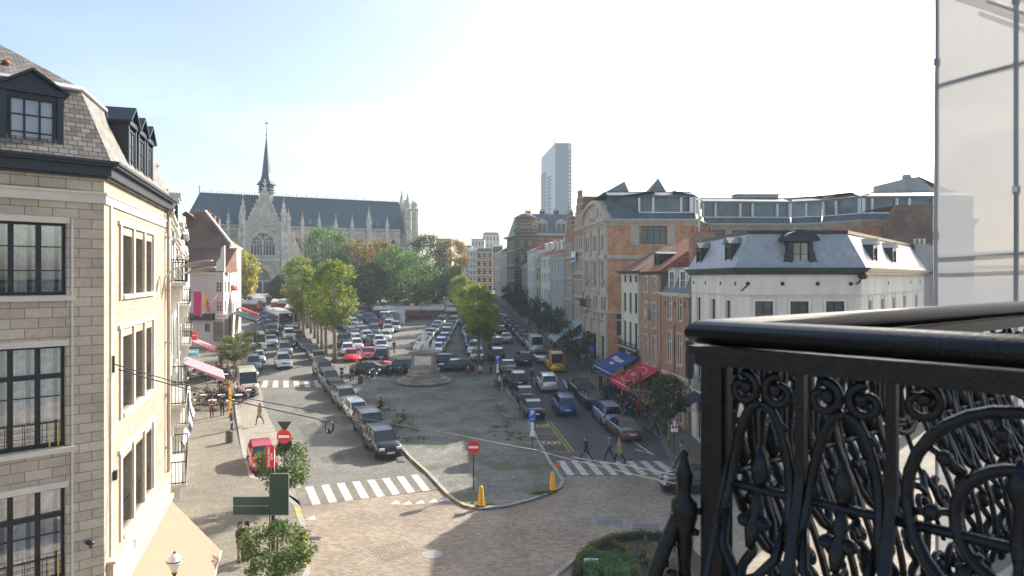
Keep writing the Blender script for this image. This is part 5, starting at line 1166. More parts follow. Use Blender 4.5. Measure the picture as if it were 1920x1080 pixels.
    for (dx,dz,rr) in ((0,(Z(433)-hs)*.68,.8),(-.42,(Z(433)-hs)*.42,.5),(.42,(Z(433)-hs)*.42,.5)):
        p = (wc+dx*hw*.0+dx, hs+dz); k.ring([(p[0]+rr*math.cos(2*math.pi*j/10),p[1]+rr*math.sin(2*math.pi*j/10)) for j in range(10)],[(p[0]+rr*.7*math.cos(2*math.pi*j/10),p[1]+rr*.7*math.sin(2*math.pi*j/10)) for j in range(10)],.75,.93)
    b2 = arch(wc,0,hw-.3,hs,Z(436)-hs); k.ring(a,b2,.1,.9,closed=False); k.ring(arch(wc,0,hw+.35,hs,Z(430.5)-hs),a,-.12,-.002,closed=False)
    k.build('window_tracery', ct, t)
    k = MB(ft.M)      # portal: nested arches, tympanum, trumeau
    for i in range(4):
        w1 = pw+1.3-.32*i; w2 = w1-.34; dz = (1.3-.32*i)*.9
        k.ring([(pc+w1,zb)]+arch(pc,0,w1,hs2,Z(503)-hs2+dz)+[(pc-w1,zb)],[(pc+w2,zb)]+arch(pc,0,w2,hs2,Z(503)-hs2+dz-.34)+[(pc-w2,zb)],-.55+.14*i,-.42+.2*i if i < 3 else .8,closed=False)
    k.plate([(pc+pw,Z(527))]+arch(pc,0,pw,hs2,Z(503)-hs2)+[(pc-pw,Z(527))], .93, .97); k.box(pc-.18,pc+.18,.5,.9,zb,Z(527)); k.box(pc-pw,pc+pw,.55,.95,Z(527)-.15,Z(527)+.15)
    k.box(pc-.12,pc+.12,-.5,-.02,Z(503)+.9,Z(489))
    n = 13
    for i in range(n):
        x = a0+.8+(a1-a0-1.6)*i/(n-1)
        if abs(x-pc) > pw+1.4: k.box(x-.1,x+.1,-.14,-.004,zb,Z(488)); 
    k.build('portal_surround', ct, t)
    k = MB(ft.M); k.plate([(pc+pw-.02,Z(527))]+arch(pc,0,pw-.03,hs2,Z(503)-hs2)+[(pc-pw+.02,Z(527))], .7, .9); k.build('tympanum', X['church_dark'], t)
    k = MB(ft.M); k.box(por[0],pc-.19,.95,1.0,zb-.5,Z(527)-.16); k.box(pc+.19,por[1],.95,1.0,zb-.5,Z(527)-.16); k.build('portal_door', X['dzinc'], t)
    k = MB(); balus(k, ft, ft.s(462), ft.s(524), Z(487), -.5); k.M = ft.M; k.box(ft.s(460),ft.s(526),-.7,-.004,Z(488)-.25,Z(488)); balus(k, ft, a0+1, a1-1, zbal-.1, -.3, 1.6); k.M = ft.M; k.box(a0,a1,-.3,-.003,zbal-.4,zbal-.02); k.build('transept_balustrade', ct, t)
    k = MB(ft.M); gl, gr = ft.s(462), ft.s(526); gz = Z(418)      # crocketed gable
    k.plate([(gl,zbal),(gr,zbal),(gr,gz),(c,zap-1.2),(gl,gz)], .8, 1.4); k.build('transept_gable', stn, t)
    k = MB(ft.M)
    for sg in (-1,1):
        e = gl if sg < 0 else gr; k.plate([(e,gz-.6),(e,gz),(c,zap-.2),(c,zap-1.6)], .5, 1.5)
        for i in range(9): q = i/9; k.box(e+(c-e)*q-.16,e+(c-e)*q+.16,.6,1.0,gz+(zap-gz)*q+.1,gz+(zap-gz)*q+.55)
    for x in (481,497,513):
        s_ = ft.s(x); h = {481:Z(395),497:Z(375),513:Z(395)}[x]; 
        k.ring(arch(s_,0,.95,h-2.2,1.7),arch(s_,0,.75,h-2.2,1.4),.66,.79,closed=False)
        for sg in (-1,1): k.box(s_+sg*.85-.1,s_+sg*.85+.1,.68,.79,zbal+1,h-2.2)
    for x in (489,505): s_ = ft.s(x); k.box(s_-.12,s_+.12,.6,.79,zbal+1,Z(376))
    k.box(c-.2,c+.2,.8,1.2,zap-1.2,zap+1.0); k.box(c-.6,c+.6,.85,1.15,zap+.2,zap+.5); k.ball((c,1,zap+1.3),.25,6); k.build('gable_ornament', ct, t)
    r = MB(ft.M); r.add([(gl,1.2,gz-.2),(c,1.2,zap-1.3),(gr,1.2,gz-.2),(gl,13,gz-.2),(c,13,zap-1.3),(gr,13,gz-.2)],[(0,1,4,3),(1,2,5,4)]); r.build('transept_roof', X['bslate'], t)
    for x, yt_, w_ in ((455.5,368,1.1),(532,371,1.2),(541,392,.9),(451,390,.8)):
        k = MB(ft.M); s_ = ft.s(x); k.box(s_-w_*.6,s_+w_*.6,-.9,.5,zb,zbal); pinnacle(k, s_, -.1, zbal, Z(yt_), w_); k.build('stair_turret' if x == 532 else 'corner_pinnacle', ct, t)
    # small chapel gable between transept and nave windows
    k = MB(fw.M); s_ = fw.s(550); k.plate([(s_-3.2,zb),(s_+3.2,zb),(s_+3.2,Z(483)),(s_+2.6,Z(484)),(s_,zp(452,200)),(s_-2.4,Z(484)),(s_-3.2,Z(483))], -3.6, -1.9); k.box(s_-.12,s_+.12,-2.9,-2.6,zp(452,200),zp(441,200)); k.box(s_-.5,s_+.5,-2.9,-2.6,zp(446,200),zp(444.5,200)); k.build('side_chapel', stn, t)
    # west front turrets at the right end
    k = MB(fr_.M)
    s0 = fr_.s(755)
    for (dx, dy, y_) in ((0,-5.5,366),(1.8,-7.2,380),(-.3,0,357),(2.6,-2.5,374)):
        k.lathe([(1.1,zb),(1.1,zr-3),(1.3,zr-2.8),(1.3,zr-2.4),(.9,zr-2.2),(.85,zr-.8),(.15,zp(y_,212))], (s0+dx,dy,0), 8, sm=False); k.ball((s0+dx,dy,zp(y_,212)),.25,5)
    k.add([(s0,-6,zb),(s0+1,-6,zb),(s0+1,6,zb),(s0,6,zb),(s0,-6,ze+1),(s0+1,-6,ze+1),(s0+1,0,zr+1),(s0,0,zr+1),(s0+1,6,ze+1),(s0,6,ze+1)],[(0,1,5,4),(4,5,6,7),(1,2,8,6,5),(0,4,7,9,3),(6,8,9,7)]); k.build('west_front', ct, t)
    # crossing spire
    p = fr_.M @ Vector((fr_.s(499.5), 0, 0)); Yp = p.y; Zs = lambda y: zp(y, Yp); k = MB()
    k.lathe([(2.0,zr-3),(2.0,Zs(362)),(2.5,Zs(361.5)),(1.9,Zs(358)),(2.5,Zs(356.5)),(1.9,Zs(353)),(2.4,Zs(351.5)),(1.8,Zs(347))], (p.x,p.y,0), 8, sm=False); k.build('spire_lantern', X['dzinc'], t)
    k = MB(); k.lathe([(2.9,Zs(347)),(2.7,Zs(345.5)),(1.75,Zs(338)),(1.3,Zs(325)),(.12,Zs(256)),(.1,Zs(252))], (p.x,p.y,0), 8, sm=False); k.build('spire', X['bslate'], t)
    k = MB(); k.path([(p.x,p.y,Zs(254)),(p.x,p.y,Zs(227))], .09, 5); k.ball((p.x,p.y,Zs(253)),.28,6); k.box(p.x-.5,p.x+.5,p.y-.05,p.y+.05,Zs(232),Zs(230)); k.build('weathervane', X['dzinc'], t)
church()
# ================================================================== VEGETATION
X['bark'] = mat('plane_bark', (.20,.165,.115), .9, amt=.4, sc=3, bump=.4, bsc=12)
X['bark2'] = mat('dark_bark', (.07,.055,.04), .9, amt=.4, sc=3)
LV = {'plane': leafmat('plane_leaves', (.07,.13,.02), (.19,.26,.035), (.42,.42,.07), .5), 'green': leafmat('park_green_leaves', (.04,.11,.02), (.10,.20,.04), (.22,.31,.06), .45),
      'orange': leafmat('autumn_leaves', (.13,.13,.03), (.27,.19,.05), (.42,.26,.06), .45), 'dark': leafmat('dark_leaves', (.02,.05,.022), (.04,.075,.03), (.07,.11,.045), .3),
      'yellow': leafmat('yellow_leaves', (.16,.22,.03), (.42,.38,.04), (.62,.46,.05), .5), 'bush': leafmat('glossy_bush_leaves', (.035,.085,.02), (.11,.17,.035), (.29,.33,.08), .4),
      'street': leafmat('street_tree_leaves', (.05,.08,.02), (.11,.15,.035), (.26,.24,.06), .4)}
def leaves(rr, clumps, n, size, M=None):
    vs = []; fs = []
    for (c, r) in clumps:
        for _ in range(n):
            d = Vector((rr.gauss(0,1), rr.gauss(0,1), rr.gauss(0,1))).normalized(); q = rr.random()**.45
            p = Vector(c)+Vector((d.x*r[0]*q, d.y*r[1]*q, d.z*r[2]*q))
            a = Vector((rr.gauss(0,1), rr.gauss(0,1), rr.gauss(0,.6))).normalized(); b = a.cross(Vector((rr.gauss(0,1), rr.gauss(0,1), rr.gauss(0,1)))).normalized()
            s = size*rr.uniform(.6,1.25); i = len(vs)
            vs += [p-a*s*.55, p+b*s*.34, p+a*s*.6, p-b*s*.34]; fs.append((i,i+1,i+2,i+3))
    return vs, fs
def tree_mesh(seed, th, H_, Rr, lm, bm, nclump=60, nl=70, size=.22, shape='oval', limbs=7, tr=.2, lean=0):
    """prototype tree at the origin: Empty > trunk, crown"""
    Rr *= 1.22; rr = random.Random(seed); ch = H_-th; cz = th+ch/2; cl = []
    for i in range(nclump):
        u = rr.uniform(-1,1); an = rr.uniform(0,2*math.pi)
        if shape == 'cone': w_ = (1-(u+1)/2)**.8*1.0+.1
        elif shape == 'column': w_ = (1-abs(u)**3)*(.85+.15*math.sin(u*5))
        else: w_ = math.sqrt(max(0,1-abs(u)**2.3))
        q = rr.uniform(.35,1)**.5; r0 = Rr*.25*rr.uniform(.7,1.35)
        cl.append(((math.cos(an)*Rr*.82*w_*q, math.sin(an)*Rr*.82*w_*q, cz+u*ch*.44), (r0,r0,r0*.8)))
    vs, fs = leaves(rr, cl, nl, size); k = MB()
    k.path([(0,0,-.3),(0.02,0,th*.5),(lean*.3,0,th),(lean*.6,0,th+ch*.35),(lean*.8,.1,th+ch*.75)], [tr*1.35,tr,tr*.9,tr*.55,tr*.15], 8)
    for i in range(limbs):
        an = 2*math.pi*i/limbs+rr.uniform(-.3,.3); z0 = th*rr.uniform(.92,1.0)+ch*.3*(i%3)/3; e = Rr*rr.uniform(.5,.75)
        k.path([(0,0,z0),(math.cos(an)*e*.45,math.sin(an)*e*.45,z0+ch*.16),(math.cos(an)*e,math.sin(an)*e,z0+ch*rr.uniform(.3,.42))], [tr*.5,tr*.32,tr*.08], 5)
    return (k, vs, fs, lm, bm)
def make_tree(name, label, loc, tm, group=None, cat='tree', scale=1, rot=0, zs=1):
    k, vs, fs, lm, bm = tm; t = thing(name, label, cat, (0,0,0), group)
    k.build('trunk', X[bm], t, uv=False); c = MB(); c.v = vs; c.f = fs; c.mi = [0]*len(fs); c.sm = [False]*len(fs); c.build('crown', LV[lm], t, uv=False)
    t.location = loc; t.rotation_euler.z = rot; t.scale = (scale,scale,scale*zs); return t
def tree_copy(src, label, loc, scale=1, rot=0, zs=1, group=None, lm=None):
    c = copy_tree(src); c.location = loc; c.scale = (scale,scale,scale*zs); c.rotation_euler.z = rot; c['label'] = label
    if group: c['group'] = group
    elif 'group' in c: del c['group']
    return c
def gp(px, Y): return Vector((xp(px,Y), Y, zg(Y)))
# avenue of plane trees, left
GP_ = 'pollarded plane trees lining the left of the car park'; GQ = 'plane trees lining the right of the car park'
p1 = make_tree('plane_tree', 'nearest and tallest yellow-green plane tree left of the statue', gp(627,86), tree_mesh(1,4.3,13.0,2.7,'plane','bark',100,62,.30,tr=.24), GP_, rot=.4)
p2 = make_tree('plane_tree', 'plane tree close behind the nearest one left of the statue', gp(611,89), tree_mesh(2,4.2,11.4,2.4,'plane','bark',80,60,.30,tr=.22), GP_)
ordn = ['third','fourth','fifth','sixth','seventh','eighth','ninth']
for i, (px, Y, s_, r_) in enumerate(((603,96,.82,1.1),(596,102,.8,2.3),(590,108,.8,.7),(583,114,.85,3),(577,121,.85,1.9),(569,106,1.02,2.6),(561,112,1.0,5))):
    tree_copy((p1,p2)[i%2], '%s plane tree of the left avenue counted from the statue' % ordn[i], gp(px,Y), s_, r_, 1, GP_)
q1 = tree_copy(p1, 'nearest plane tree of the right avenue beside the parked scooters', gp(897,84), .82, 2.2, .95, GQ)
q2 = tree_copy(p2, 'plane tree just right of the nearest one in the right avenue', gp(914,87), .72, 1.2, .9, GQ)
for i, (px, Y, s_) in enumerate(((885,99,.70),(876,108,.72),(868,118,.74),(860,128,.78),(853,140,.82))): tree_copy((p1,p2)[i%2], '%s plane tree of the right avenue behind the nearest one' % ordn[i].replace('third','second'), gp(px,Y), s_, i*1.3, 1, GQ)
# park trees before the church
pk = [('park_tree','round-topped green tree at the left end of the park before the church',612,150,4.0,19.2,5.0,'green','oval',3),
 ('park_tree','olive and orange autumn tree right of the round-topped green one',668,152,3.2,15.8,5.2,'orange','oval',4),
 ('park_tree','broad orange-tipped tree standing in the middle of the park trees',712,156,3.4,15.8,4.8,'orange','oval',5),
 ('park_tree','large dark green tree in the centre of the park',742,146,2.8,14.0,5.8,'green','oval',6),
 ('park_tree','bright green tree with layered foliage at the right of the park',782,140,2.6,13.4,4.8,'green','oval',7),
 ('conifer','dark pointed conifer rising between the green and the orange trees',800,166,2.0,18.2,4.8,'dark','oval',8),
 ('park_tree','tall orange-brown tree at the right end of the park',846,170,3,16.8,4.2,'orange','oval',9),
 ('park_tree','dark low tree under the church nave',690,141,2.6,11.0,4.2,'dark','oval',10),
 ('park_tree','dark shrubby tree right of the church portal',527,172,1.0,7.0,2.8,'dark','oval',12),
 ('park_tree','yellow autumn tree left of the church portal beside the white house front',460,150,3.5,13.2,3.0,'yellow','oval',13),
 ('park_tree','mid-green tree behind the plane avenue, left of the orange trees',645,148,2.6,13.0,4.2,'green','oval',14),
 ('park_tree','small green tree filling the gap below the dark conifer',815,150,2.0,10.8,3.6,'dark','oval',15)]
for nm_, lb, px, Y, th, hh, rr_, lm, sh, sd_ in pk:
    make_tree(nm_, lb, gp(px,Y), tree_mesh(sd_,th,hh,rr_,lm,'bark2',110,60,.42,sh,tr=.3), 'trees in the park before the church')
# street trees
make_tree('street_tree', 'leafy young tree on the left pavement beside the yellow posts', gp(438,72.5), tree_mesh(21,2.4,5.4,1.5,'street','bark',46,60,.20,tr=.08))
make_tree('street_tree', 'small young tree on the left pavement under the green cafe canopy', gp(470,84), tree_mesh(22,1.6,4.2,1.3,'street','bark',36,50,.2,tr=.07))
make_tree('street_tree', 'dark leafy tree on the right pavement before the white mansard building', gp(1254,49.3), tree_mesh(23,2.2,5.3,1.25,'dark','bark',60,70,.17,tr=.09))
make_tree('street_tree', 'thin reddish sapling in front of the red awning', gp(1185,58), tree_mesh(24,2.6,4.8,.9,'orange','bark2',18,28,.14,tr=.05))
r0 = make_tree('street_tree', 'dark tree on the right pavement before the farther awnings', gp(1083,83), tree_mesh(25,1.6,4.8,2.0,'dark','bark2',46,60,.22,tr=.1), 'dark trees along the far right pavement')
for i,(px,Y,s_) in enumerate(((1064,92,1.0),(1034,101,1.15),(1012,112,1.2),(992,124,1.2),(976,138,1.25),(962,152,1.3))): tree_copy(r0, '%s dark tree up the right pavement behind the one by the awnings' % (['first']+['second']+ordn)[i], gp(px,Y), s_, i*1.7, 1, 'dark trees along the far right pavement')
# near bushes / magnolias on the left pavement
make_tree('young_tree', 'bushy glossy young tree behind the dark sign board', gp(533,37.0), tree_mesh(31,1.1,3.6,1.45,'bush','bark2',60,66,.15,tr=.05))
make_tree('young_tree', 'bushy glossy young tree at the bottom edge in front of the sign board', gp(517,26.5), tree_mesh(32,.9,2.9,1.28,'bush','bark2',60,80,.12,tr=.05))
# planted bed bottom right
def bed():
    pts = [(1062,1095),(1085,1055),(1110,1030),(1150,1012),(1200,1006),(1255,1010),(1300,1030),(1340,1070),(1360,1100),(1200,1120)]
    wv = [G(x,y,.1) for x,y in pts]; clip_sheet('bed_soil', [p.xy for p in wv], .10, mat('bed_soil',(.06,.045,.03),.95,amt=.4,sc=3))
    kerb_run('bed_kerb', [G(x,y).xy for x,y in ((1040,1088),(1062,1070),(1083,1052))], .22, .14, X['kerb'])
    rr = random.Random(5); hm = leafmat('box_hedge_leaves',(.04,.06,.015),(.10,.12,.025),(.20,.17,.05),.3); g1 = leafmat('bed_green',(.04,.10,.03),(.09,.19,.06),(.16,.28,.10),.35); g2 = leafmat('bed_grey',(.10,.10,.06),(.20,.20,.13),(.33,.33,.25),.3); g3 = leafmat('dry_stalks',(.14,.10,.05),(.25,.17,.08),(.34,.24,.12),.3)
    def hedge(label, line, h, wd):
        P = [G(x,y) for x,y in line]; cl = []
        for a,b in zip(P,P[1:]):
            n = max(1,int((b-a).length/.16))
            for i in range(n): q = a.lerp(b,i/n); cl.append(((q.x,q.y,.12+h*.5),(wd,wd,h*.5)))
        t = thing('hedge', label, 'hedge', (P[0].x,P[0].y,.1)); vs, fs = leaves(rr, cl, 85, .07); c = MB(); c.v = vs; c.f = fs; c.mi = [0]*len(fs); c.sm = [False]*len(fs); c.build('foliage', hm, t, uv=False)
        k = MB(); 
        for a,b in zip(P,P[1:]):
            d = (b-a).normalized(); s_ = Vector((-d.y,d.x,0))*wd*.7; k.add([(*(a-s_).xy,.05),(*(b-s_).xy,.05),(*(b+s_).xy,.05),(*(a+s_).xy,.05),(*(a-s_).xy,h*.8),(*(b-s_).xy,h*.8),(*(b+s_).xy,h*.8),(*(a+s_).xy,h*.8)],[(4,5,6,7),(0,1,5,4),(2,3,7,6),(0,4,7,3),(1,2,6,5)])
        k.build('hedge_core', mat('hedge_core',(.03,.04,.015),.95), t)
    hedge('clipped outer box hedge curving round the planted bed', [(1080,1090),(1088,1058),(1112,1036),(1150,1020),(1200,1012),(1250,1016),(1295,1034)], .45, .22)
    hedge('inner box hedge curving through the middle of the bed', [(1150,1030),(1178,1046),(1192,1070),(1195,1095)], .4, .2)
    hedge('short box hedge at the right of the bed', [(1205,1050),(1232,1072),(1262,1090)], .4, .2)
    def clumpy(name, label, spots, r, h, m_, n=60, size=.1):
        P = [G(x,y) for x,y in spots]; t = thing(name, label, 'plant', (P[0].x,P[0].y,.1)); cl = [((p.x,p.y,.15+h*.5),(r,r,h*.5)) for p in P]; vs, fs = leaves(rr, cl, n, size); c = MB(); c.v = vs; c.f = fs; c.mi = [0]*len(fs); c.sm = [False]*len(fs); c.build('foliage', m_, t, uv=False)
    clumpy('shrub', 'large soft green shrub spreading at the left of the bed', [(1105+rr.uniform(0,60),1046+rr.uniform(0,55)) for _ in range(20)]+[(1125+rr.uniform(0,60),1060+rr.uniform(0,40)) for _ in range(10)], .34, .6, g1, 260, .085)
    clumpy('yellow_plant', 'small yellow flowering plant among the green shrub', [(1098,1053),(1106,1050)], .16, .5, LV['yellow'], 70, .06)
    clumpy('perennials', 'pale leafy perennials in the dark soil in the middle of the bed', [(1172+rr.uniform(0,60),1022+rr.uniform(0,40)) for _ in range(16)], .14, .3, g2, 34, .07)
    clumpy('grey_shrub', 'grey-green wispy shrub at the right of the bed', [(1218+rr.uniform(0,50),1040+rr.uniform(0,30)) for _ in range(14)], .26, .55, g2, 130, .07)
    t = thing('dry_grass', 'dry brown grasses standing behind the bed hedge', 'plant', tuple(G(1262,1012))); k = MB()
    for _ in range(150):
        p = G(1245+rr.uniform(0,55),1022+rr.uniform(-8,18)); h = rr.uniform(.6,1.25); dx, dy = rr.uniform(-.2,.2), rr.uniform(-.2,.2); k.path([(p.x,p.y,.1),(p.x+dx*.4,p.y+dy*.4,h*.6),(p.x+dx,p.y+dy,h)], [.008,.006,.003], 3)
    k.build('stalks', g3, t, uv=False)
    t = thing('plaque', 'small white plaque standing in the green shrub', 'sign', tuple(G(1106,1068))); k = MB(); p = G(1106,1070); k.box(p.x-.3,p.x+.3,p.y-.5,p.y-.47,.45,.72); k.build('board', X['signw'], t); k = MB(); k.box(p.x-.02,p.x+.02,p.y-.47,p.y-.44,.05,.6); k.build('stake', X['wood'], t)
bed()
gm = leafmat('island_grass', (.05,.09,.02), (.13,.17,.03), (.28,.25,.07), .3); gr_ = random.Random(8)
for spots_ in ([(760,806,1.1),(785,822,.9),(745,795,.8)],[(700,762,1.3),(722,768,.9)],[(955,812,1.2),(975,822,.9),(940,800,.6)],[(905,945,.4),(1015,925,.4)]):
    cl = []
    for x, y, r in spots_:
        p = G(x,y,.12)
        for _ in range(26): a = gr_.uniform(0,6.28); q = gr_.random()**.6*r; cl.append(((p.x+q*1.5*math.cos(a),p.y+q*math.sin(a),p.z+.01),(.16,.16,.035)))
    c = MB(); c.v, c.f = leaves(gr_, cl, 34, .07); c.mi = [0]*len(c.f); c.sm = [False]*len(c.f); o = c.build('grass', gm, None, uv=False); o['kind'] = 'stuff'; o['label'] = 'patch of grass growing between the island setts'; o['category'] = 'grass'
# ================================================================== MARKET STALLS
mk_w = mat('market_canvas', (.56,.52,.46), .85, amt=.15, sc=1); mk_r = mat('market_side_cloth', (.20,.045,.035), .85, amt=.2, sc=1); mk_g = mat('market_side_green', (.03,.09,.06), .85)
def stall(label, x0, x1, ytop, Y, dep=3.2, side=mk_r, yaw=0, hh=1.1, roof=mk_w):
    a, b = xp(x0,Y), xp(x1,Y); zt = zp(ytop,Y); z0 = zg(Y); f = Fac((a,Y),(b,Y+yaw)); t = thing('market_stall', label, 'market stall', ((a+b)/2,Y,z0), 'market stalls before the church'); L = f.L
    k = MB(f.M); n = max(2,int(L/2.5)); vs = []
    for i in range(n*2+1):
        s_ = L*i/(n*2); sag = .12 if i % 2 else 0; vs += [(s_,0,zt-sag-.25),(s_,dep*.5,zt+.35-sag),(s_,dep,zt-sag-.1)]
    k.add(vs, [(3*i,3*i+3,3*i+4,3*i+1) for i in range(n*2)]+[(3*i+1,3*i+4,3*i+5,3*i+2) for i in range(n*2)]); k.box(0,L,-.03,.0,zt-.5,zt-.24); k.build('canopy', roof, t)
    k = MB(f.M); k.box(.02,L-.02,.02,.06,zt-.5-hh,zt-.5); k.box(.02,.06,.07,dep,zt-.5-hh,zt-.35); k.box(L-.06,L-.02,.07,dep,zt-.5-hh,zt-.35); k.box(.02,L-.02,dep-.05,dep,z0+.0,zt-.4); k.build('side_cloth', side, t)
    k = MB(f.M)
    for i in range(n+1):
        for y in (.08,dep-.1): s_ = .08+(L-.16)*i/n; k.box(s_-.03,s_+.03,y-.03,y+.03,z0-.1,zt-.2)
    k.build('posts', X['pole'], t)
    k = MB(f.M); k.box(.3,L-.3,.5,1.5,z0,z0+.85); k.build('counter', mk_r, t)
for a in [('long market stall with red sides right behind the fountain column of cars, left part',698,787,577,134),('market stall with red sides continuing to the right of the long one',788,833,577,134.5),('short market stall at the right end of the near red row',835,868,579,134),
          ('market stall with white canopy behind the left half of the near row',662,705,570,143),('market stall with white canopy behind the middle of the near row',708,754,569,143.5),('market stall in the second row with flat white roof at its right',776,832,573,142),
          ('dark red market stall under the trees in the back row, left',655,702,562,152),('market stall under the trees in the back row, centre',728,770,562,153),('white-roofed stall among the trees at the right',795,832,566,150),('white-roofed stall behind the right avenue of planes',838,868,570,145),
          ('white-canopied stall left of the plane avenue above the bus',533,562,574,131),('second white-canopied stall left of the avenue',519,548,565,143),('stall with red sides in front of the church, right of the portal',508,545,563,154),
          ('long white awning stall directly below the church portal',456,519,553,172),('cream market tent beside the lorry on the left',452,482,566,140)]: stall(*a)
for i,(px,py) in enumerate(((838,556),(858,552),(812,559))):
    Y = 162-i*3; t = thing('parasol', ['white market parasol left in the gap of the right trees','topmost white market parasol at the end of the right avenue','white market parasol beside the conifer trunk'][i], 'parasol', (xp(px,Y),Y,zg(Y)), 'white parasols at the market'); c = at(px,py,Y); k = MB(); k.lathe([(2.2,0),(2.15,.1),(.1,.9)],(c.x,c.y,c.z),8,sm=False); k.build('canopy',mk_w,t); k = MB(); k.path([(c.x,c.y,zg(Y)),(c.x,c.y,c.z+.8)],.04,5); k.build('pole',X['pole'],t)
def booth(px, Y, col, label, wd=1.5, h=2.3):
    t = thing('booth', label, 'booth', tuple(gp(px,Y))); p = gp(px,Y); k = MB(); k.box(p.x-wd/2,p.x+wd/2,p.y-.7,p.y+.7,p.z,p.z+h); k.build('cabin', col, t); k = MB(); k.box(p.x-wd/2-.06,p.x+wd/2+.06,p.y-.76,p.y+.76,p.z+h,p.z+h+.15); k.build('roof', X['signw'], t); k = MB(); k.box(p.x-.35,p.x+.35,p.y-.73,p.y-.701,p.z+.1,p.z+1.95); k.build('door', X['greyr'], t)
booth(722,126,mat('booth_blue',(.05,.14,.22),.5),'blue portable cabin behind the parked cars, left one'); booth(734,127,mat('booth_blue2',(.06,.17,.27),.5),'blue portable cabin behind the parked cars, right one'); booth(748,128,X['whitep'],'white portable cabin beside the two blue ones',2.0)
# ================================================================== CARS
# dims: length, width, height, belt, hood, trunk height, windscreen base/top and rear glass top/base as y (front positive), wheel r, wheelbase
KIND = {
 'hatchback': dict(L=4.1,W=1.72,Hh=1.47,belt=.93,hood=.86,trunk=.97,ys=(1.15,.35,-1.65,-1.95),r=.31,wb=2.5),
 'saloon': dict(L=4.65,W=1.8,Hh=1.44,belt=.92,hood=.86,trunk=.98,ys=(1.2,.35,-1.05,-1.75),r=.32,wb=2.75),
 'estate': dict(L=4.75,W=1.82,Hh=1.5,belt=.95,hood=.88,trunk=1.0,ys=(1.25,.4,-1.95,-2.3),r=.33,wb=2.75),
 'suv': dict(L=4.65,W=1.88,Hh=1.70,belt=1.08,hood=1.02,trunk=1.1,ys=(1.15,.45,-1.85,-2.2),r=.37,wb=2.75,rails=1),
 'jeep': dict(L=4.4,W=1.85,Hh=1.85,belt=1.15,hood=1.12,trunk=1.15,ys=(.95,.7,-1.95,-2.15),r=.38,wb=2.6,rails=1,box=1),
 'mpv': dict(L=4.3,W=1.8,Hh=1.66,belt=.98,hood=.94,trunk=1.02,ys=(1.55,.55,-1.85,-2.1),r=.32,wb=2.65),
 'roadster': dict(L=4.0,W=1.74,Hh=1.25,belt=.86,hood=.8,trunk=.88,ys=(.75,.2,-.45,-1.1),r=.32,wb=2.4),
 'small van': dict(L=4.25,W=1.82,Hh=1.85,belt=1.05,hood=1.0,trunk=1.1,ys=(1.45,.8,-2.02,-2.12),r=.32,wb=2.7,van=1),
 'van': dict(L=5.2,W=1.95,Hh=2.35,belt=1.25,hood=1.18,trunk=1.2,ys=(2.0,1.35,-2.5,-2.6),r=.34,wb=3.1,van=1),
 'high van': dict(L=4.4,W=1.82,Hh=2.25,belt=1.12,hood=1.02,trunk=1.1,ys=(1.5,.75,-2.05,-2.18),r=.32,wb=2.7,van=1)}
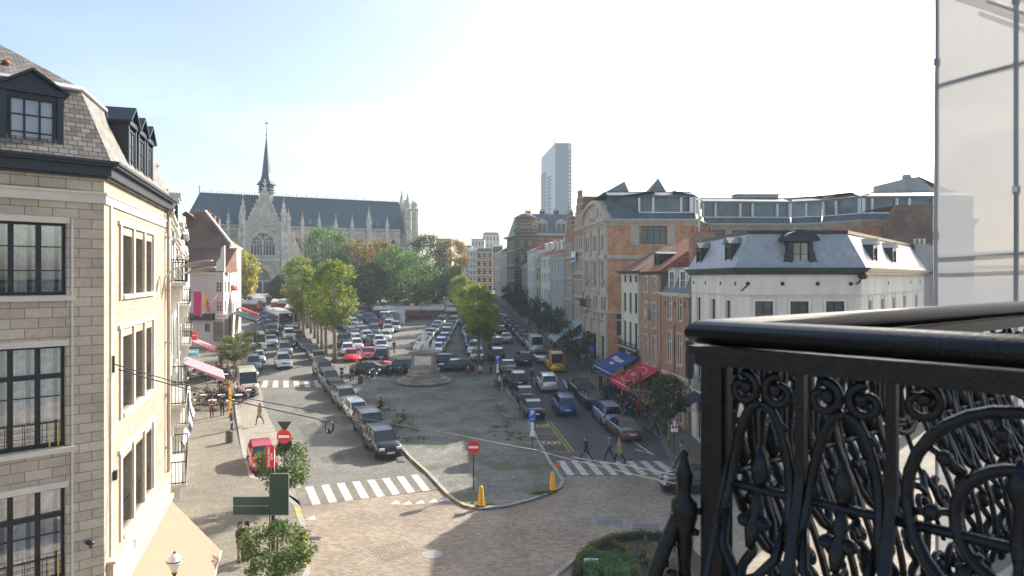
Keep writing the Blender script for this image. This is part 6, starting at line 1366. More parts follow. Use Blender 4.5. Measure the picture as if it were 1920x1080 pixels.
def car_proto(kind, lod=0):
    d = KIND[kind]; L, W_, Hh, belt, hood, trunk = d['L'], d['W'], d['Hh'], d['belt'], d['hood'], d['trunk']; y0, y1, y2, y3 = d['ys']; r = d['r']; wb = d['wb']; hw = W_/2
    t = thing(kind.replace(' ','_')+'_car' if 'van' not in kind else kind.replace(' ','_'), '', 'car', (0,0,0)); van = d.get('van'); boxy = d.get('box') or van
    yf = wb/2+.03; yr = -wb/2+.03; st = set(); n = 14 if not lod else 8
    for i in range(n+1): st.add(round(-L/2+L*i/n,3))
    if not lod:
        for c in (yf,yr):
            for a in (-1,-.85,-.5,0,.5,.85,1): st.add(round(c+a*(r+.07),3))
    st.add(round(y0,3)); st.add(round(y3,3)); st = sorted(st); k = MB(); vs = []; m = 11; base = .2 if not d.get('rails') else .3
    for y in st:
        e = (L/2-abs(y))            # distance from the bumper
        tp = min(1,e/.55); tw = 1-.22*(1-tp)**2 if not boxy else 1-.07*(1-tp)**2
        w = hw*tw
        if y > y0: q = (y-y0)/(L/2-y0); top = belt+(hood-belt)*min(1,q*1.2)-(.30 if not boxy else .2)*max(0,q)**3.2
        elif y < y3: q = (y3-y)/(L/2+y3) if L/2+y3 > .05 else 0; top = trunk-.1*q*q
        else: top = belt+(trunk-belt)*(y0-y)/(y0-y3)
        zb = base+.06*(1-tp); arch = zb
        for c in (yf,yr):
            dd = r+.07; a = abs(y-c)
            if a < dd-.005 and not lod: arch = max(arch, r+math.sqrt(dd*dd-a*a))
        sh = top-.10; mid = max(arch+.03, .52)
        for sg in (1,):
            ring = [(0,zb),(w*.8,zb),(w*.93,arch),(w*1.0,mid),(w*.985,max(mid+.02,sh-.12)),(w*.93,sh+.03),(w*.86,top-.01),(w*.5,top+.025),(0,top+.035)]
        full = [(x,z) for x,z in ring]+[(-x,z) for x,z in ring[1:-1][::-1]]; m = len(full); vs += [(x,y,z) for x,z in full]
    ns = len(st); fs = [(i*m+j,(i+1)*m+j,(i+1)*m+(j+1)%m,i*m+(j+1)%m) for i in range(ns-1) for j in range(m)]+[tuple(range(m)), tuple(range((ns-1)*m,ns*m))[::-1]]
    k.add(vs, fs, 0, True)
    # roof and pillars (body colour), glass inside
    gw = hw*.86; rw = hw*(.70 if not boxy else .80); zt = Hh
    if kind != 'roadster':
        P = lambda q, y, z, x: (x,y,z)
        def ringp(x0,x1,yy0,yy1,z): return [(-x0,yy0,z),(x0,yy0,z),(x1,yy1,z),(-x1,yy1,z)]
        a = [(-rw,y1,zt-.06),(rw,y1,zt-.06),(rw*1.0,(y1+y2)/2,zt),(-rw*1.0,(y1+y2)/2,zt),(rw*.96,y2,zt-.04),(-rw*.96,y2,zt-.04)]
        b = [(x,y,z-.07) for x,y,z in a]; k.add(a+b,[(0,1,2,3),(3,2,4,5),(6,7,1,0),(7,8,2,1),(8,10,4,2),(10,11,5,4),(11,9,3,5),(9,6,0,3),(6,9,8,7),(9,11,10,8)],0,False)
        def pil(p, q, wd=.05, wy=.06):
            p, q = Vector(p), Vector(q); k.add([(p.x-wd/2,p.y-wy,p.z),(p.x+wd/2,p.y-wy,p.z),(p.x+wd/2,p.y+wy,p.z),(p.x-wd/2,p.y+wy,p.z),(q.x-wd/2,q.y-wy,q.z),(q.x+wd/2,q.y-wy,q.z),(q.x+wd/2,q.y+wy,q.z),(q.x-wd/2,q.y+wy,q.z)],[(0,1,5,4),(1,2,6,5),(2,3,7,6),(3,0,4,7)])
        for sg in (-1,1):
            pil((sg*gw*.99,y0-.02,belt-.02),(sg*rw*.99,y1+.0,zt-.08)); pil((sg*gw*.98,y3+.05,trunk-.04),(sg*rw*.96,y2,zt-.08),.06,.13)
            ym = (y1+y2)/2+.15; pil((sg*(gw+.012),ym,belt),(sg*(rw+.01),ym,zt-.08),.02,.05)
            if not boxy and kind != 'saloon': pil((sg*(gw+.01),y2+.45,belt),(sg*(rw+.0),y2+.5,zt-.08),.03,.07)
        if van:
            for sg in (-1,1):
                yb = y1-1.0; q = [(sg*(gw+.02),yb,belt-.03),(sg*(gw+.02),y3,trunk-.03),(sg*(rw+.02),y2,zt-.07),(sg*(rw+.02),yb,zt-.07)]; k.add(q+[(x-sg*.04,y,z) for x,y,z in q],[(0,1,2,3),(4,7,6,5)])
    k.build('body', CP['silver'], t, uv=False)
    k = MB(); g0, g1 = gw-.015, rw-.02
    if kind == 'roadster': k.add([(-gw,y0,belt),(gw,y0,belt),(gw*.85,y1,Hh),(-gw*.85,y1,Hh)],[(0,1,2,3)]); k.box(-.55,.55,-1.0,.1,belt-.05,belt+.03)
    else:
        lo = [(-g0,y3,trunk-.03),(g0,y3,trunk-.03),(g0,y0,belt-.03),(-g0,y0,belt-.03)]; hi = [(-g1,y2,zt-.05),(g1,y2,zt-.05),(g1,y1,zt-.075),(-g1,y1,zt-.075)]
        k.add(lo+hi,[(0,1,5,4),(1,2,6,5),(2,3,7,6),(3,0,4,7)])
    k.build('windows', X['carglass'], t, uv=False)
    for c in (yf,yr):
        for sg in (-1,1):
            o = Vector((sg*(hw-.12),c,r)); k = MB(Matrix.Translation(o) @ Matrix.Rotation(R(90),4,'Y')); k.lathe([(r*.6,-.1),(r*.94,-.1),(r,-.06),(r,.06),(r*.94,.1),(r*.6,.1)],(0,0,0),16 if not lod else 10); wl = k.build('tyre', X['rubber'], None, uv=False)
            wl.name = 'wheel'; wl.parent = t
            if not lod:
                k = MB(Matrix.Translation(o+Vector((sg*.085,0,0))) @ Matrix.Rotation(R(90),4,'Y')); k.lathe([(.0,-.01),(r*.2,0),(r*.22,-.0)],(0,0,0),8)
                k.ring([(r*.66*math.cos(2*math.pi*i/16),r*.66*math.sin(2*math.pi*i/16)) for i in range(16)],[(r*.57*math.cos(2*math.pi*i/16),r*.57*math.sin(2*math.pi*i/16)) for i in range(16)],-.02,.02) if 0 else None
                for i in range(5):
                    a = 2*math.pi*i/5; ca, sa = math.cos(a), math.sin(a); wv = r*.1
                    k.add([(ca*r*.15-sa*wv,sa*r*.15+ca*wv,0),(ca*r*.15+sa*wv,sa*r*.15-ca*wv,0),(ca*r*.62+sa*wv,sa*r*.62-ca*wv,.012),(ca*r*.62-sa*wv,sa*r*.62+ca*wv,.012)],[(0,1,2,3)])
                q = [(r*x*math.cos(2*math.pi*i/20),r*x*math.sin(2*math.pi*i/20),.014) for x in (.56,.68) for i in range(20)]; k.add(q,[(i,(i+1)%20,20+(i+1)%20,20+i) for i in range(20)])
                rm = k.build('rim', X['alloy'], None, uv=False); rm.parent = wl
    f_ = L/2
    for sg in (-1,1):
        hz = hood-.22 if not van else hood-.25; k = MB(); k.box(sg*hw*.62-.17,sg*hw*.62+.17,f_-.16,f_+.012-.0,hz-.07,hz+.07); 
        k.build('headlight', X['headl'], t, uv=False)
        k = MB(); tz = trunk-.2
        if kind in ('estate','suv','mpv','jeep','van','small van','high van'): k.box(sg*hw*.84-.07,sg*hw*.84+.07,-f_-.01,-f_+.12,tz-.1,tz+.22)
        else: k.box(sg*hw*.7-.17,sg*hw*.7+.17,-f_-.01,-f_+.12,tz-.06,tz+.08)
        k.build('tail_light', X['taill'], t, uv=False)
    if not lod:
        k = MB(); k.box(-.3,.3,f_-.02,f_+.012,hood-.3,hood-.17); k.box(-hw*.55,hw*.55,f_-.05,f_+.008,.3,.45); k.build('grille', X['underb'], t, uv=False)
        k = MB(); k.box(-.31,-.03,f_+.011,f_+.018,hood-.29,hood-.18); k.box(.03,.31,f_+.011,f_+.018,hood-.29,hood-.18)
        k = MB(); k.box(-.26,.26,f_+.012,f_+.026,.47,.58); k.build('number_plate', X['plate'], t, uv=False)
        k = MB(); k.box(-.26,.26,-f_-.026,-f_+.01,.56 if kind not in ('estate','suv') else .72,.68 if kind not in ('estate','suv') else .84); k.build('number_plate', X['plate'], t, uv=False)
        for sg in (-1,1): k = MB(); k.ball((sg*(hw+.07),y0-.25,belt+.03),(.10,.06,.07),6); k.build('mirror', X['underb'], t, uv=False)
        if d.get('rails'):
            k = MB()
            for sg in (-1,1): k.path([(sg*rw*.95,y1-.1,zt-.03),(sg*rw*.95,y1-.2,zt+.05),(sg*rw*.95,y2+.2,zt+.05),(sg*rw*.95,y2+.1,zt-.02)],.02,5)
            k.build('roof_rails', X['pole'], t, uv=False)
        k = MB(); k.box(-hw*.9,hw*.9,f_-.2,f_-.03,.18,.3); k.box(-hw*.8,hw*.8,-f_+.1,f_-.2,.16,.24); k.build('underbody', X['underb'], t, uv=False)
    return t
PROTO = {}
def get_proto(kind, lod):
    if (kind,lod) not in PROTO: PROTO[(kind,lod)] = car_proto(kind, lod)
    return PROTO[(kind,lod)]
used = set(); NC = [0]
def car(P, head, kind, col, label, group=None, near='front', lod=None):
    """P: ground point under the end named by near; head: compass heading of its nose"""
    P = Vector(P[:2]); lod = (0 if P.y < 92 else 1) if lod is None else lod; src = get_proto(kind, lod); L = KIND[kind]['L']
    h = R(head); d = Vector((math.sin(h), math.cos(h))); c = P-d*L/2 if near == 'front' else (P+d*L/2 if near == 'rear' else P)
    if (kind,lod) in used: t = copy_tree(src)
    else: t = src; used.add((kind,lod))
    t['label'] = label; t['category'] = 'van' if 'van' in kind else 'car'
    if group: t['group'] = group
    elif 'group' in t: del t['group']
    for b in t.children:
        if b.name.startswith('body'): b.material_slots[0].link = 'OBJECT'; b.material_slots[0].material = CP[col]
    t.matrix_world = Matrix.Translation((c.x,c.y,zg(c.y)+.012)) @ Matrix.Rotation(tilt(c.y),4,'X') @ Matrix.Rotation(-h,4,'Z'); NC[0] += 1
    return t
OR = ['nearest','second','third','fourth','fifth','sixth','seventh','eighth','ninth','tenth','eleventh','twelfth','thirteenth','fourteenth','fifteenth','sixteenth']
def row(cars, head, grp, where, near='front'):
    for i, c in enumerate(cars):
        px, py, kind, col = c[:4]; hd = c[4] if len(c) > 4 else head
        car(G(px,py), hd, kind, col, ('%s %s, %s car of %s' % (col, kind, OR[i], where)).replace('car of','in'), grp, near)
def line(p0, dirdeg, n, gap, head, grp, where, seed, near='front', kinds=None, start=0, cols=None):
    rr = random.Random(seed); p = Vector(p0[:2]); d = Vector((math.sin(R(dirdeg)), math.cos(R(dirdeg))))
    for i in range(n):
        kind = rr.choice(kinds or ['hatchback','saloon','estate','suv','mpv','hatchback','saloon']); col = rr.choice(cols or ['silver','grey','dark grey','black','white','silver','light blue','dark blue','grey'])
        car(p+Vector((rr.uniform(-.15,.15),0)), head+rr.uniform(-2,2), kind, col, '%s %s, %s in %s' % (col, kind, OR[i+start], where), grp, near); p += d*(gap+rr.uniform(-.3,.3))
# A: parked along the island's left kerb, noses to the camera
A_ = 'the row along the left kerb of the island'
row([(733,864,'suv','black'),(706,826,'jeep','dark grey'),(680,793,'hatchback','white'),(657,770,'suv','grey'),(640,748,'saloon','dark grey'),(625,729,'mpv','grey'),(614,712,'suv','dark grey')], 154, A_, A_)
line(G(604,684), -24.5, 11, 5.6, 155, 'cars parked under the left plane trees', 'the row parked under the left plane trees', 4, cols=['dark grey','black','grey','dark grey','silver','bronze','black'])
# B: middle lane coming down
B_ = 'the queue driving down the left street'
row([(534,694,'suv','white'),(536,668,'mpv','silver'),(543,655,'saloon','black'),(545,640,'suv','white'),(546,629,'saloon','silver')], 157, B_, B_)
D_ = 'the second lane of cars behind the white delivery van'
row([(510,650,'saloon','silver'),(511,631,'suv','dark grey'),(505,618,'saloon','dark grey'),(500,609,'hatchback','blue'),(494,600,'hatchback','dark blue'),(488,592,'saloon','light blue')], 158, D_, D_)
# C: parked at the left kerb
Cg = 'the row parked along the left pavement'
for i,(px,py,kind,col,lb) in enumerate([(467,746,'van','cream','cream delivery van parked at the left kerb facing the camera'),(470,712,'saloon','grey','grey saloon right behind the cream van'),(477,697,'mpv','silver','silver people carrier, second behind the cream van'),(485,684,'saloon','silver','silver saloon between the people carrier and the white van row'),(483,672,'hatchback','cream','cream hatchback in front of the white delivery van'),(487,660,'van','white','white delivery van with vents, behind the parked silver cars')]):
    car(G(px,py), 156, kind, col, lb, Cg)
car(G(497,889), 155, 'hatchback','red','red car parked on the left beside the sign cluster')
for i,(px,py,kind,col,lb) in enumerate([(465,594,'small van','white','white small van at the far top of the left street beside the green canopy'),(474,586,'mpv','dark blue','dark blue car beside the small white van far up the left street'),(462,583,'van','white','second white van behind the small one far up the left street')]): car(G(px,py),150,kind,col,lb)
# lot, left half
F_ = 'cars parked in the left half of the square'
for px,py,kind,col,hd,near,lb in [
 (657,680,'hatchback','red',170,'front','red hatchback at the front of the car park beside the plane trunks'),(689,677,'saloon','red',172,'front','red saloon next to the red hatchback at the front of the car park'),
 (651,668,'hatchback','white',168,'front','white hatchback with its door open behind the red hatchback'),(645,652,'suv','black',165,'front','black car behind the white hatchback near the plane trunks'),
 (715,679,'mpv','black',-8,'rear','black people carrier with red tail lights at the front of the car park'),(714,661,'saloon','silver',172,'front','silver saloon behind the black people carrier'),(710,651,'hatchback','white',172,'front','white hatchback behind the silver saloon'),
 (699,649,'saloon','dark grey',165,'front','dark saloon left of the white hatchback in the middle of the square'),(689,641,'hatchback','white',165,'front','white hatchback left of the dark saloon'),(681,633,'mpv','silver',160,'front','silver people carrier at the left of the middle rows'),(676,624,'saloon','silver',160,'front','silver saloon behind the silver people carrier'),
 (723,641,'hatchback','white',170,'front','shiny white hatchback standing free before the fountain lane'),(703,630,'mpv','grey',165,'front','grey people carrier in the third file of the square'),(740,624,'suv','silver',172,'front','silver off-roader in the open lane behind the shiny white hatchback'),
 (742,607,'hatchback','silver',172,'front','silver hatchback behind the silver off-roader'),(718,613,'saloon','red',170,'front','red saloon far back in the middle of the square'),(700,616,'hatchback','dark blue',168,'front','dark blue hatchback left of the far red saloon'),
 (672,612,'hatchback','dark blue',160,'front','dark blue hatchback deep in the left of the square'),(660,607,'hatchback','grey',160,'front','grey hatchback at the back left edge of the square'),(695,607,'saloon','blue',165,'front','blue saloon at the back near the white off-roader'),
 (682,598,'suv','white',95,'mid','white off-roader parked crosswise at the market edge'),(694,603,'mpv','sky blue',150,'mid','turquoise car beside the crosswise white off-roader'),(756,604,'hatchback','blue',160,'front','small blue car by the white cabin'),
 (761,596,'small van','green yellow',95,'mid','yellow-green small van parked crosswise at the market edge'),(705,597,'estate','black',95,'mid','black estate parked crosswise before the blue cabins'),(640,618,'suv','dark grey',160,'front','dark off-roader just behind the nearest plane trunks'),(655,622,'saloon','grey',160,'front','grey saloon half hidden by the nearest plane crown'),(664,633,'hatchback','silver',160,'front','silver hatchback showing right of the nearest plane crown'),(668,645,'saloon','dark blue',160,'front','dark blue saloon right of the black car near the plane trunks')]:
    car(G(px,py), hd, kind, col, lb, F_, near)
car(G(696,701), 84, 'saloon','dark grey','dark saloon seen from the side behind the scooters, left of the statue', None, 'mid'); car(G(708,691), 80, 'roadster','red','red roadster seen from the side behind the dark saloon', None, 'mid')
car(G(752,700), 264, 'suv','dark grey','dark off-roader seen from the side just left of the statue', None, 'mid'); car(G(851,697), 264, 'estate','black','black estate seen from the side right of the statue', None, 'mid'); car(G(842,686), 86, 'estate','dark blue','dark blue estate behind the black estate right of the statue', None, 'mid')
car(G(786,596),90,'suv','black','black off-roader parked crosswise at the market edge above the statue',None,'mid'); car(G(826,597),90,'van','dark grey','dark van parked crosswise at the market edge right of the files',None,'mid')
# files behind the statue
F2 = 'the slanting file between the planes and the middle rows'; line(G(672,658), -14, 9, 5.2, 162, F2, F2, 55, cols=['silver','white','light blue','grey','dark blue'])
F3 = 'the back file right of the far red saloon'; line(G(727,628), -8, 6, 5.3, 172, F3, F3, 56, cols=['silver','white','grey','light blue'])
G1 = 'the file of cars directly behind the statue, left one'; G2 = 'the file of cars directly behind the statue, right one'; Hg = 'the file left of the right plane avenue'
p = G(787,655); line(p, 0, 10, 5.3, 180, G1, G1, 21, cols=['silver','white','light blue','silver','grey'])
p = G(817,667); line(p, -1, 10, 5.4, 181, G2, G2, 22, cols=['silver','white','light blue','dark grey','silver'], kinds=['hatchback','saloon','suv','mpv'])
p = G(892,680); line(p, -6.2, 13, 5.0, 182, Hg, Hg, 23, cols=['dark grey','black','silver','white','grey','silver'])
# right road: taxis and parked cars, tails to the camera
T_ = 'the rank along the right kerb of the island'
row([(1006,790,'saloon','black'),(989,761,'saloon','black'),(975,732,'suv','black'),(956,703,'saloon','grey'),(935,680,'suv','black'),(930,658,'jeep','black'),(925,645,'saloon','silver')], -8, T_, T_, 'rear')
line(G(920,634), -6.5, 9, 5.6, -7, 'cars under the right plane avenue', 'the shaded row under the right plane avenue', 31, 'rear', cols=['black','dark grey','grey','dark blue'])
row([(1065,783,'mpv','blue'),(1031,738,'suv','white'),(986,689,'suv','black'),(951,645,'saloon','silver'),(940,629,'saloon','black')], -5, 'cars driving up the right road', 'the moving lane of the right road', 'rear')
for px,py,kind,col,lb in [(1187,831,'saloon','bronze','bronze-grey saloon parked last at the right kerb by the crossing'),(1151,801,'mpv','light blue','light blue people carrier parked behind the bronze-grey saloon'),(1121,770,'saloon','black','black saloon parked in front of the light blue people carrier'),(1098,748,'estate','black','black estate parked beside the crowd before the navy awning'),(1046,700,'high van','yellow','high-roofed yellow van parked on the right'),(1019,683,'roadster','silver','silver roadster parked beyond the yellow van'),(1008,664,'van','white','white van parked at the right kerb beyond the silver roadster')]:
    car(G(px,py), -7 if kind != 'saloon' else -9, kind, col, lb, None, 'rear')
line(G(993,650), -7.5, 12, 5.2, -7, 'cars parked along the far right kerb', 'the row at the far right kerb beyond the white van', 41, 'rear', cols=['dark grey','black','grey','silver','dark blue'])
car(G(1305,921), 271, 'hatchback','black','black car entering the junction from the right, its nose beside the balcony post', None, 'mid'); car(G(1262,918)+Vector((9.5,-.6,0)), 272, 'saloon','dark grey','dark car seen through the balcony ironwork', None, 'mid')
def van_text():
    t = [o for o in COL.objects if o.get('label','').startswith('high-roofed yellow')][0]
    for s_, sz, z in (('DE LIJN',.22,1.95),('EXPRESS',.20,1.0)):
        o = text(s_, sz, X['signb'] if 0 else CP['dark blue'], Matrix.Translation((0,-KIND['high van']['L']/2-.02,z)) @ Matrix.Rotation(R(90),4,'X'), None, 'van_lettering', .003); o.parent = t
    k = MB(); k.box(-.6,.6,-.2,.2,2.25,2.37); o = k.build('roof_beacon', X['whitep'], None, uv=False); o.parent = t; o.location.y = -1.2
van_text()
# buses and lorry
def bus(P, head, label, Lb=11.5):
    d = Vector((math.sin(R(head)), math.cos(R(head)))); c = P.xy-d*Lb/2; t = thing('city_bus', label, 'bus', (0,0,0)); w_ = 1.27
    k = MB(); pr = [(-w_,.35),(-w_,2.75),(-w_+.18,3.0),(w_-.18,3.0),(w_,2.75),(w_,.35)]; k.plate(pr,-Lb/2,Lb/2); k.box(-.9,.9,-2,3.5,3.0,3.22); k.build('body', mat('bus_silver',(.55,.54,.52),.4,.2,amt=.05), t)
    k = MB(); k.box(-w_+.12,w_-.12,Lb/2,Lb/2+.02,1.15,2.85); 
    for sg in (-1,1): k.box(min(sg*w_,sg*(w_+.015)),max(sg*w_,sg*(w_+.015)),-Lb/2+.4,Lb/2-.5,1.25,2.45)
    k.build('windows', X['carglass'], t); k = MB(); k.box(-w_-.01,w_+.01,Lb/2-.3,Lb/2+.025,.4,.75); k.build('bumper', mat('bus_bronze',(.30,.16,.08),.5), t)
    k = MB(); k.box(-.9,-.45,Lb/2+.02,Lb/2+.03,2.5,2.72); k.build('route_display', X['signw'], t)
    for sg in (-1,1): k = MB(); k.box(sg*.95-.14,sg*.95+.14,Lb/2+.02,Lb/2+.035,.85,1.02); k.build('headlight', X['headl'], t); k = MB(); k.box(sg*(w_+.16)-.06,sg*(w_+.16)+.06,Lb/2,Lb/2+.1,2.0,2.5); k.build('mirror', X['black'], t)
    for yy in (-3.2,3.4):
        for sg in (-1,1): k = MB(Matrix.Translation((sg*(w_-.12),yy,.48)) @ Matrix.Rotation(R(90),4,'Y')); k.lathe([(.2,-.14),(.46,-.14),(.48,0),(.46,.14),(.2,.14)],(0,0,0),14); k.build('wheel', X['rubber'], t)
    t.matrix_world = Matrix.Translation((c.x,c.y,zg(c.y)+.01)) @ Matrix.Rotation(tilt(c.y),4,'X') @ Matrix.Rotation(-R(head),4,'Z'); return t
bus(G(537,619), 150, 'city bus facing the camera at the top of the left street')
t = thing('lorry', 'white box lorry at the far end of the left street', 'lorry', tuple(G(487,587))); p = G(487,587); k = MB(Matrix.Translation(p) @ Matrix.Rotation(R(25),4,'Z')); k.box(-1.3,1.3,0,6,.9,3.4); k.build('cargo_box', X['whitep'], t); k = MB(k.M); k.box(-1.15,1.15,-1.8,-.1,.5,2.5); k.build('cab', CP['cream'], t)
k = MB(Matrix.Translation(p) @ Matrix.Rotation(R(25),4,'Z')); k.box(-1.0,1.0,-1.83,-1.801,1.5,2.3); k.build('windscreen', X['carglass'], t)
for yy in (-1.1,4.6):
    for sg in (-1,1): k = MB(Matrix.Translation(p) @ Matrix.Rotation(R(25),4,'Z') @ Matrix.Translation((sg*1.0,yy,.45)) @ Matrix.Rotation(R(90),4,'Y')); k.lathe([(.2,-.14),(.45,-.12),(.45,.12),(.2,.14)],(0,0,0),12); k.build('wheel', X['rubber'], t)
# scooters and bicycles
def scooter_proto(big=0):
    t = thing('scooter', '', 'scooter', (0,0,0))
    for y in (.62,-.62): k = MB(Matrix.Translation((0,y,.27)) @ Matrix.Rotation(R(90),4,'Y')); k.lathe([(.14,-.06),(.26,-.05),(.27,0),(.26,.05),(.14,.06)],(0,0,0),12); k.build('wheel', X['rubber'], t, uv=False)
    k = MB(); k.plate([(-.1,.3),(.1,.3),(.1,.3)],0,0) if 0 else None
    k.path([(0,-.75,.62),(0,-.5,.66),(0,-.25,.60),(0,-.12,.36),(0,.2,.3),(0,.38,.42),(0,.5,.8)], [.12,.19,.17,.12,.12,.13,.09], 8); k.ball((0,.56,.78),(.17,.1,.26),8); k.ball((0,.62,.5),(.07,.22,.1),6); k.build('fairing', CP['black'], t, uv=False)
    k = MB(); k.path([(0,.62,.27),(0,.5,.95),(0,.45,1.05)],.03,6); k.path([(-.33,.36,1.08),(0,.46,1.06),(.33,.36,1.08)],.02,6); k.build('handlebar', X['black'], t, uv=False)
    k = MB(); k.ball((0,-.42,.80),(.14,.36,.07),8); k.build('seat', X['rubber'], t, uv=False); k = MB(); k.ball((0,.64,.92),(.08,.06,.08),6); k.build('headlight', X['headl'], t, uv=False)
    k = MB(); k.box(-.17,.17,-.98,-.68,.82,1.1); k.build('top_box', X['black'], t, uv=False)
    for sg in (-1,1): k = MB(); k.path([(sg*.24,.4,1.05),(sg*.3,.42,1.25)],.01,4); k.ball((sg*.31,.42,1.27),(.07,.02,.05),5); k.build('mirror', X['black'], t, uv=False)
    return t
sp = scooter_proto()
for i,(px,py,col,lb,h) in enumerate([(641,710,'black','black scooter beside the men in front of the car park',165),(693,708,'black','black scooter, left of two before the dark saloon',150),(706,706,'grey','grey scooter, right of two before the dark saloon',200),(731,704,'black','black scooter just left of the fountain steps and the dark off-roader',160),(754,703,'dark grey','dark scooter tucked against the left side of the statue pedestal',195),(823,704,'dark grey','dark scooter at the right side of the statue pedestal',170),(878,702,'red','red scooter right of the statue',180),(901,701,'white','white scooter right of the red one',185),(920,701,'black','black motorbike right of the white scooter',180),(663,706,'black','black scooter behind the man in yellow',170)]):
    t = sp if i == 0 else copy_tree(sp); t['label'] = lb; t['group'] = 'scooters parked across the square'
    for c in t.children:
        if c.name.startswith('fairing'): c.material_slots[0].link = 'OBJECT'; c.material_slots[0].material = CP[col]
    p = G(px,py,.12); t.matrix_world = Matrix.Translation((p.x,p.y,p.z)) @ Matrix.Rotation(-R(h),4,'Z')
# ================================================================== PEOPLE
def person_proto(pose, seed=0, skirt=False):
    """joints laid out in metres, facing +y; returns Empty > (body), hair"""
    t = thing('person', '', 'person', (0,0,0)); V = []; E = []; RD = []; reg = []
    def v(p, r, g, par=None):
        V.append(Vector(p)); RD.append(r); reg.append(g)
        if par is not None: E.append((par, len(V)-1))
        return len(V)-1
    # regions: 0 skin, 1 top, 2 trousers, 3 shoes
    sit = pose == 'sit'; hz = .50 if sit else .92
    pel = v((0,0,hz),.135,2); wst = v((0,.0,hz+.16),.125,1,pel); chest = v((0,.01 if not sit else .04,hz+.38),.15,1,wst); nk0 = v((0,.0 if not sit else .05,hz+.53),.075,1,chest); dz = hz+.53; hy = .02 if not sit else .08
    nk = v((0,hy,dz+.07),.055,0,nk0); hd = v((0,hy+.01,dz+.17),.092,0,nk); tp = v((0,hy,dz+.25),.085,0,hd); v((0,hy+.115,dz+.155),.016,0,hd)
    walk = {'walk':1,'stride':1.35}.get(pose,0)
    for sg in (-1,1):
        hip = v((sg*.09,0,hz-.04),.095,2,pel); a = walk*sg
        if sit: kn = v((sg*.12,.42,.50),.068,2,hip); an = v((sg*.12,.40,.12),.045,2,kn); f = .40
        else: kn = v((sg*.10,.04+.19*a,.49+.02*abs(a)),.066,2,hip); an = v((sg*.10,.30*a-(.08 if a < 0 else 0),.11+(.05 if a < 0 else 0)),.045,2,kn); f = V[an].y
        ft = v((sg*.10,f+.01,.05+(.05 if a < 0 else 0)),.042,3,an); v((sg*.115,f+.16,.035),.035,3,ft)
        sh = v((sg*.165,.0 if not sit else .04,dz-.07),.068,1,chest)
        if pose == 'cross': el = v((sg*.25,.06,dz-.33),.047,1,sh); wr = v((sg*.02,.24,dz-.30+.03*sg),.034,1,el); dr = Vector((-sg*.9,.2,0))
        elif pose == 'bag' and sg > 0: el = v((.24,.02,dz-.34),.046,1,sh); wr = v((.2,.2,dz-.36),.033,1,el); dr = Vector((-.3,.9,0))
        elif sit: el = v((sg*.23,.10,dz-.32),.047,1,sh); wr = v((sg*.12,.32,dz-.36),.034,1,el); dr = Vector((-sg*.2,.9,-.2))
        elif pose == 'phone': el = v((sg*.22,.05,dz-.33),.046,1,sh); wr = v((sg*.08,.27,dz-.22),.033,1,el); dr = Vector((-sg*.1,.6,.6))
        else: el = v((sg*.23,-.04-.1*a,dz-.34),.047,1,sh); wr = v((sg*.25,.04-.2*a,dz-.58),.033,1,el); dr = Vector((0,.25,-1))
        dr.normalize(); w_ = V[wr]; pm = v(w_+dr*.07,.034,0,wr); sd = dr.cross(Vector((0,1,0)) if abs(dr.y) < .8 else Vector((0,0,1))).normalized()
        for j in range(4):
            b = w_+dr*.10+sd*(.027-.018*j); ln_ = (.062,.072,.068,.052)[j]; q = v(b,.0095,0,pm); q2 = v(b+dr*ln_*.55+Vector((0,.008,0)),.0088,0,q); v(b+dr*ln_+Vector((0,.022,0)),.0075,0,q2)
        q = v(w_+dr*.045+sd*.045,.011,0,pm); v(w_+dr*.085+sd*.062,.009,0,q)
    me = bpy.data.meshes.new('person_skeleton'); me.from_pydata([tuple(p) for p in V], E, []); o = bpy.data.objects.new('tmp', me); COL.objects.link(o)
    m = o.modifiers.new('s','SKIN'); sv = me.skin_vertices[0].data
    for i, r in enumerate(RD): sv[i].radius = (r, r*(.82 if reg[i] in (1,2) and r > .12 else 1))
    sv[0].use_root = True; s2 = o.modifiers.new('u','SUBSURF'); s2.levels = 1; s2.render_levels = 1
    dg = bpy.context.evaluated_depsgraph_get(); b = bpy.data.meshes.new_from_object(o.evaluated_get(dg)); bpy.data.objects.remove(o)
    b.materials.clear()
    for x in (X['skin'],CLOTH[0],CLOTH[3],CLOTH[0]): b.materials.append(x)
    from mathutils.kdtree import KDTree
    kd = KDTree(len(V)); [kd.insert(p,i) for i,p in enumerate(V)]; kd.balance()
    for f in b.polygons: f.material_index = reg[kd.find(f.center)[1]]; f.use_smooth = True
    bo = bpy.data.objects.new('body', b); COL.objects.link(bo); bo.parent = t
    for sl_ in bo.material_slots: sl_.link = 'OBJECT'
    k = MB(); c = (0,hy-.02,dz+.225); k.ball(c,(.095,.105,.095),8)
    if seed % 2: k.ball((0,hy-.07,dz+.10),(.09,.05,.15),8)
    h = k.build('hair', HAIR[0], t, uv=False); h.material_slots[0].link = 'OBJECT'
    if skirt:
        k = MB(); k.lathe([(.20,hz-.34),(.19,hz-.05),(.165,hz+.1),(.16,hz+.14)],(0,0,0),12); k.lathe([(.17,hz+.12),(.19,hz+.36),(.11,hz+.48)],(0,0,0),12); c = k.build('coat', CLOTH[0], t, uv=False); c.material_slots[0].link = 'OBJECT'
    return t
PP = {}
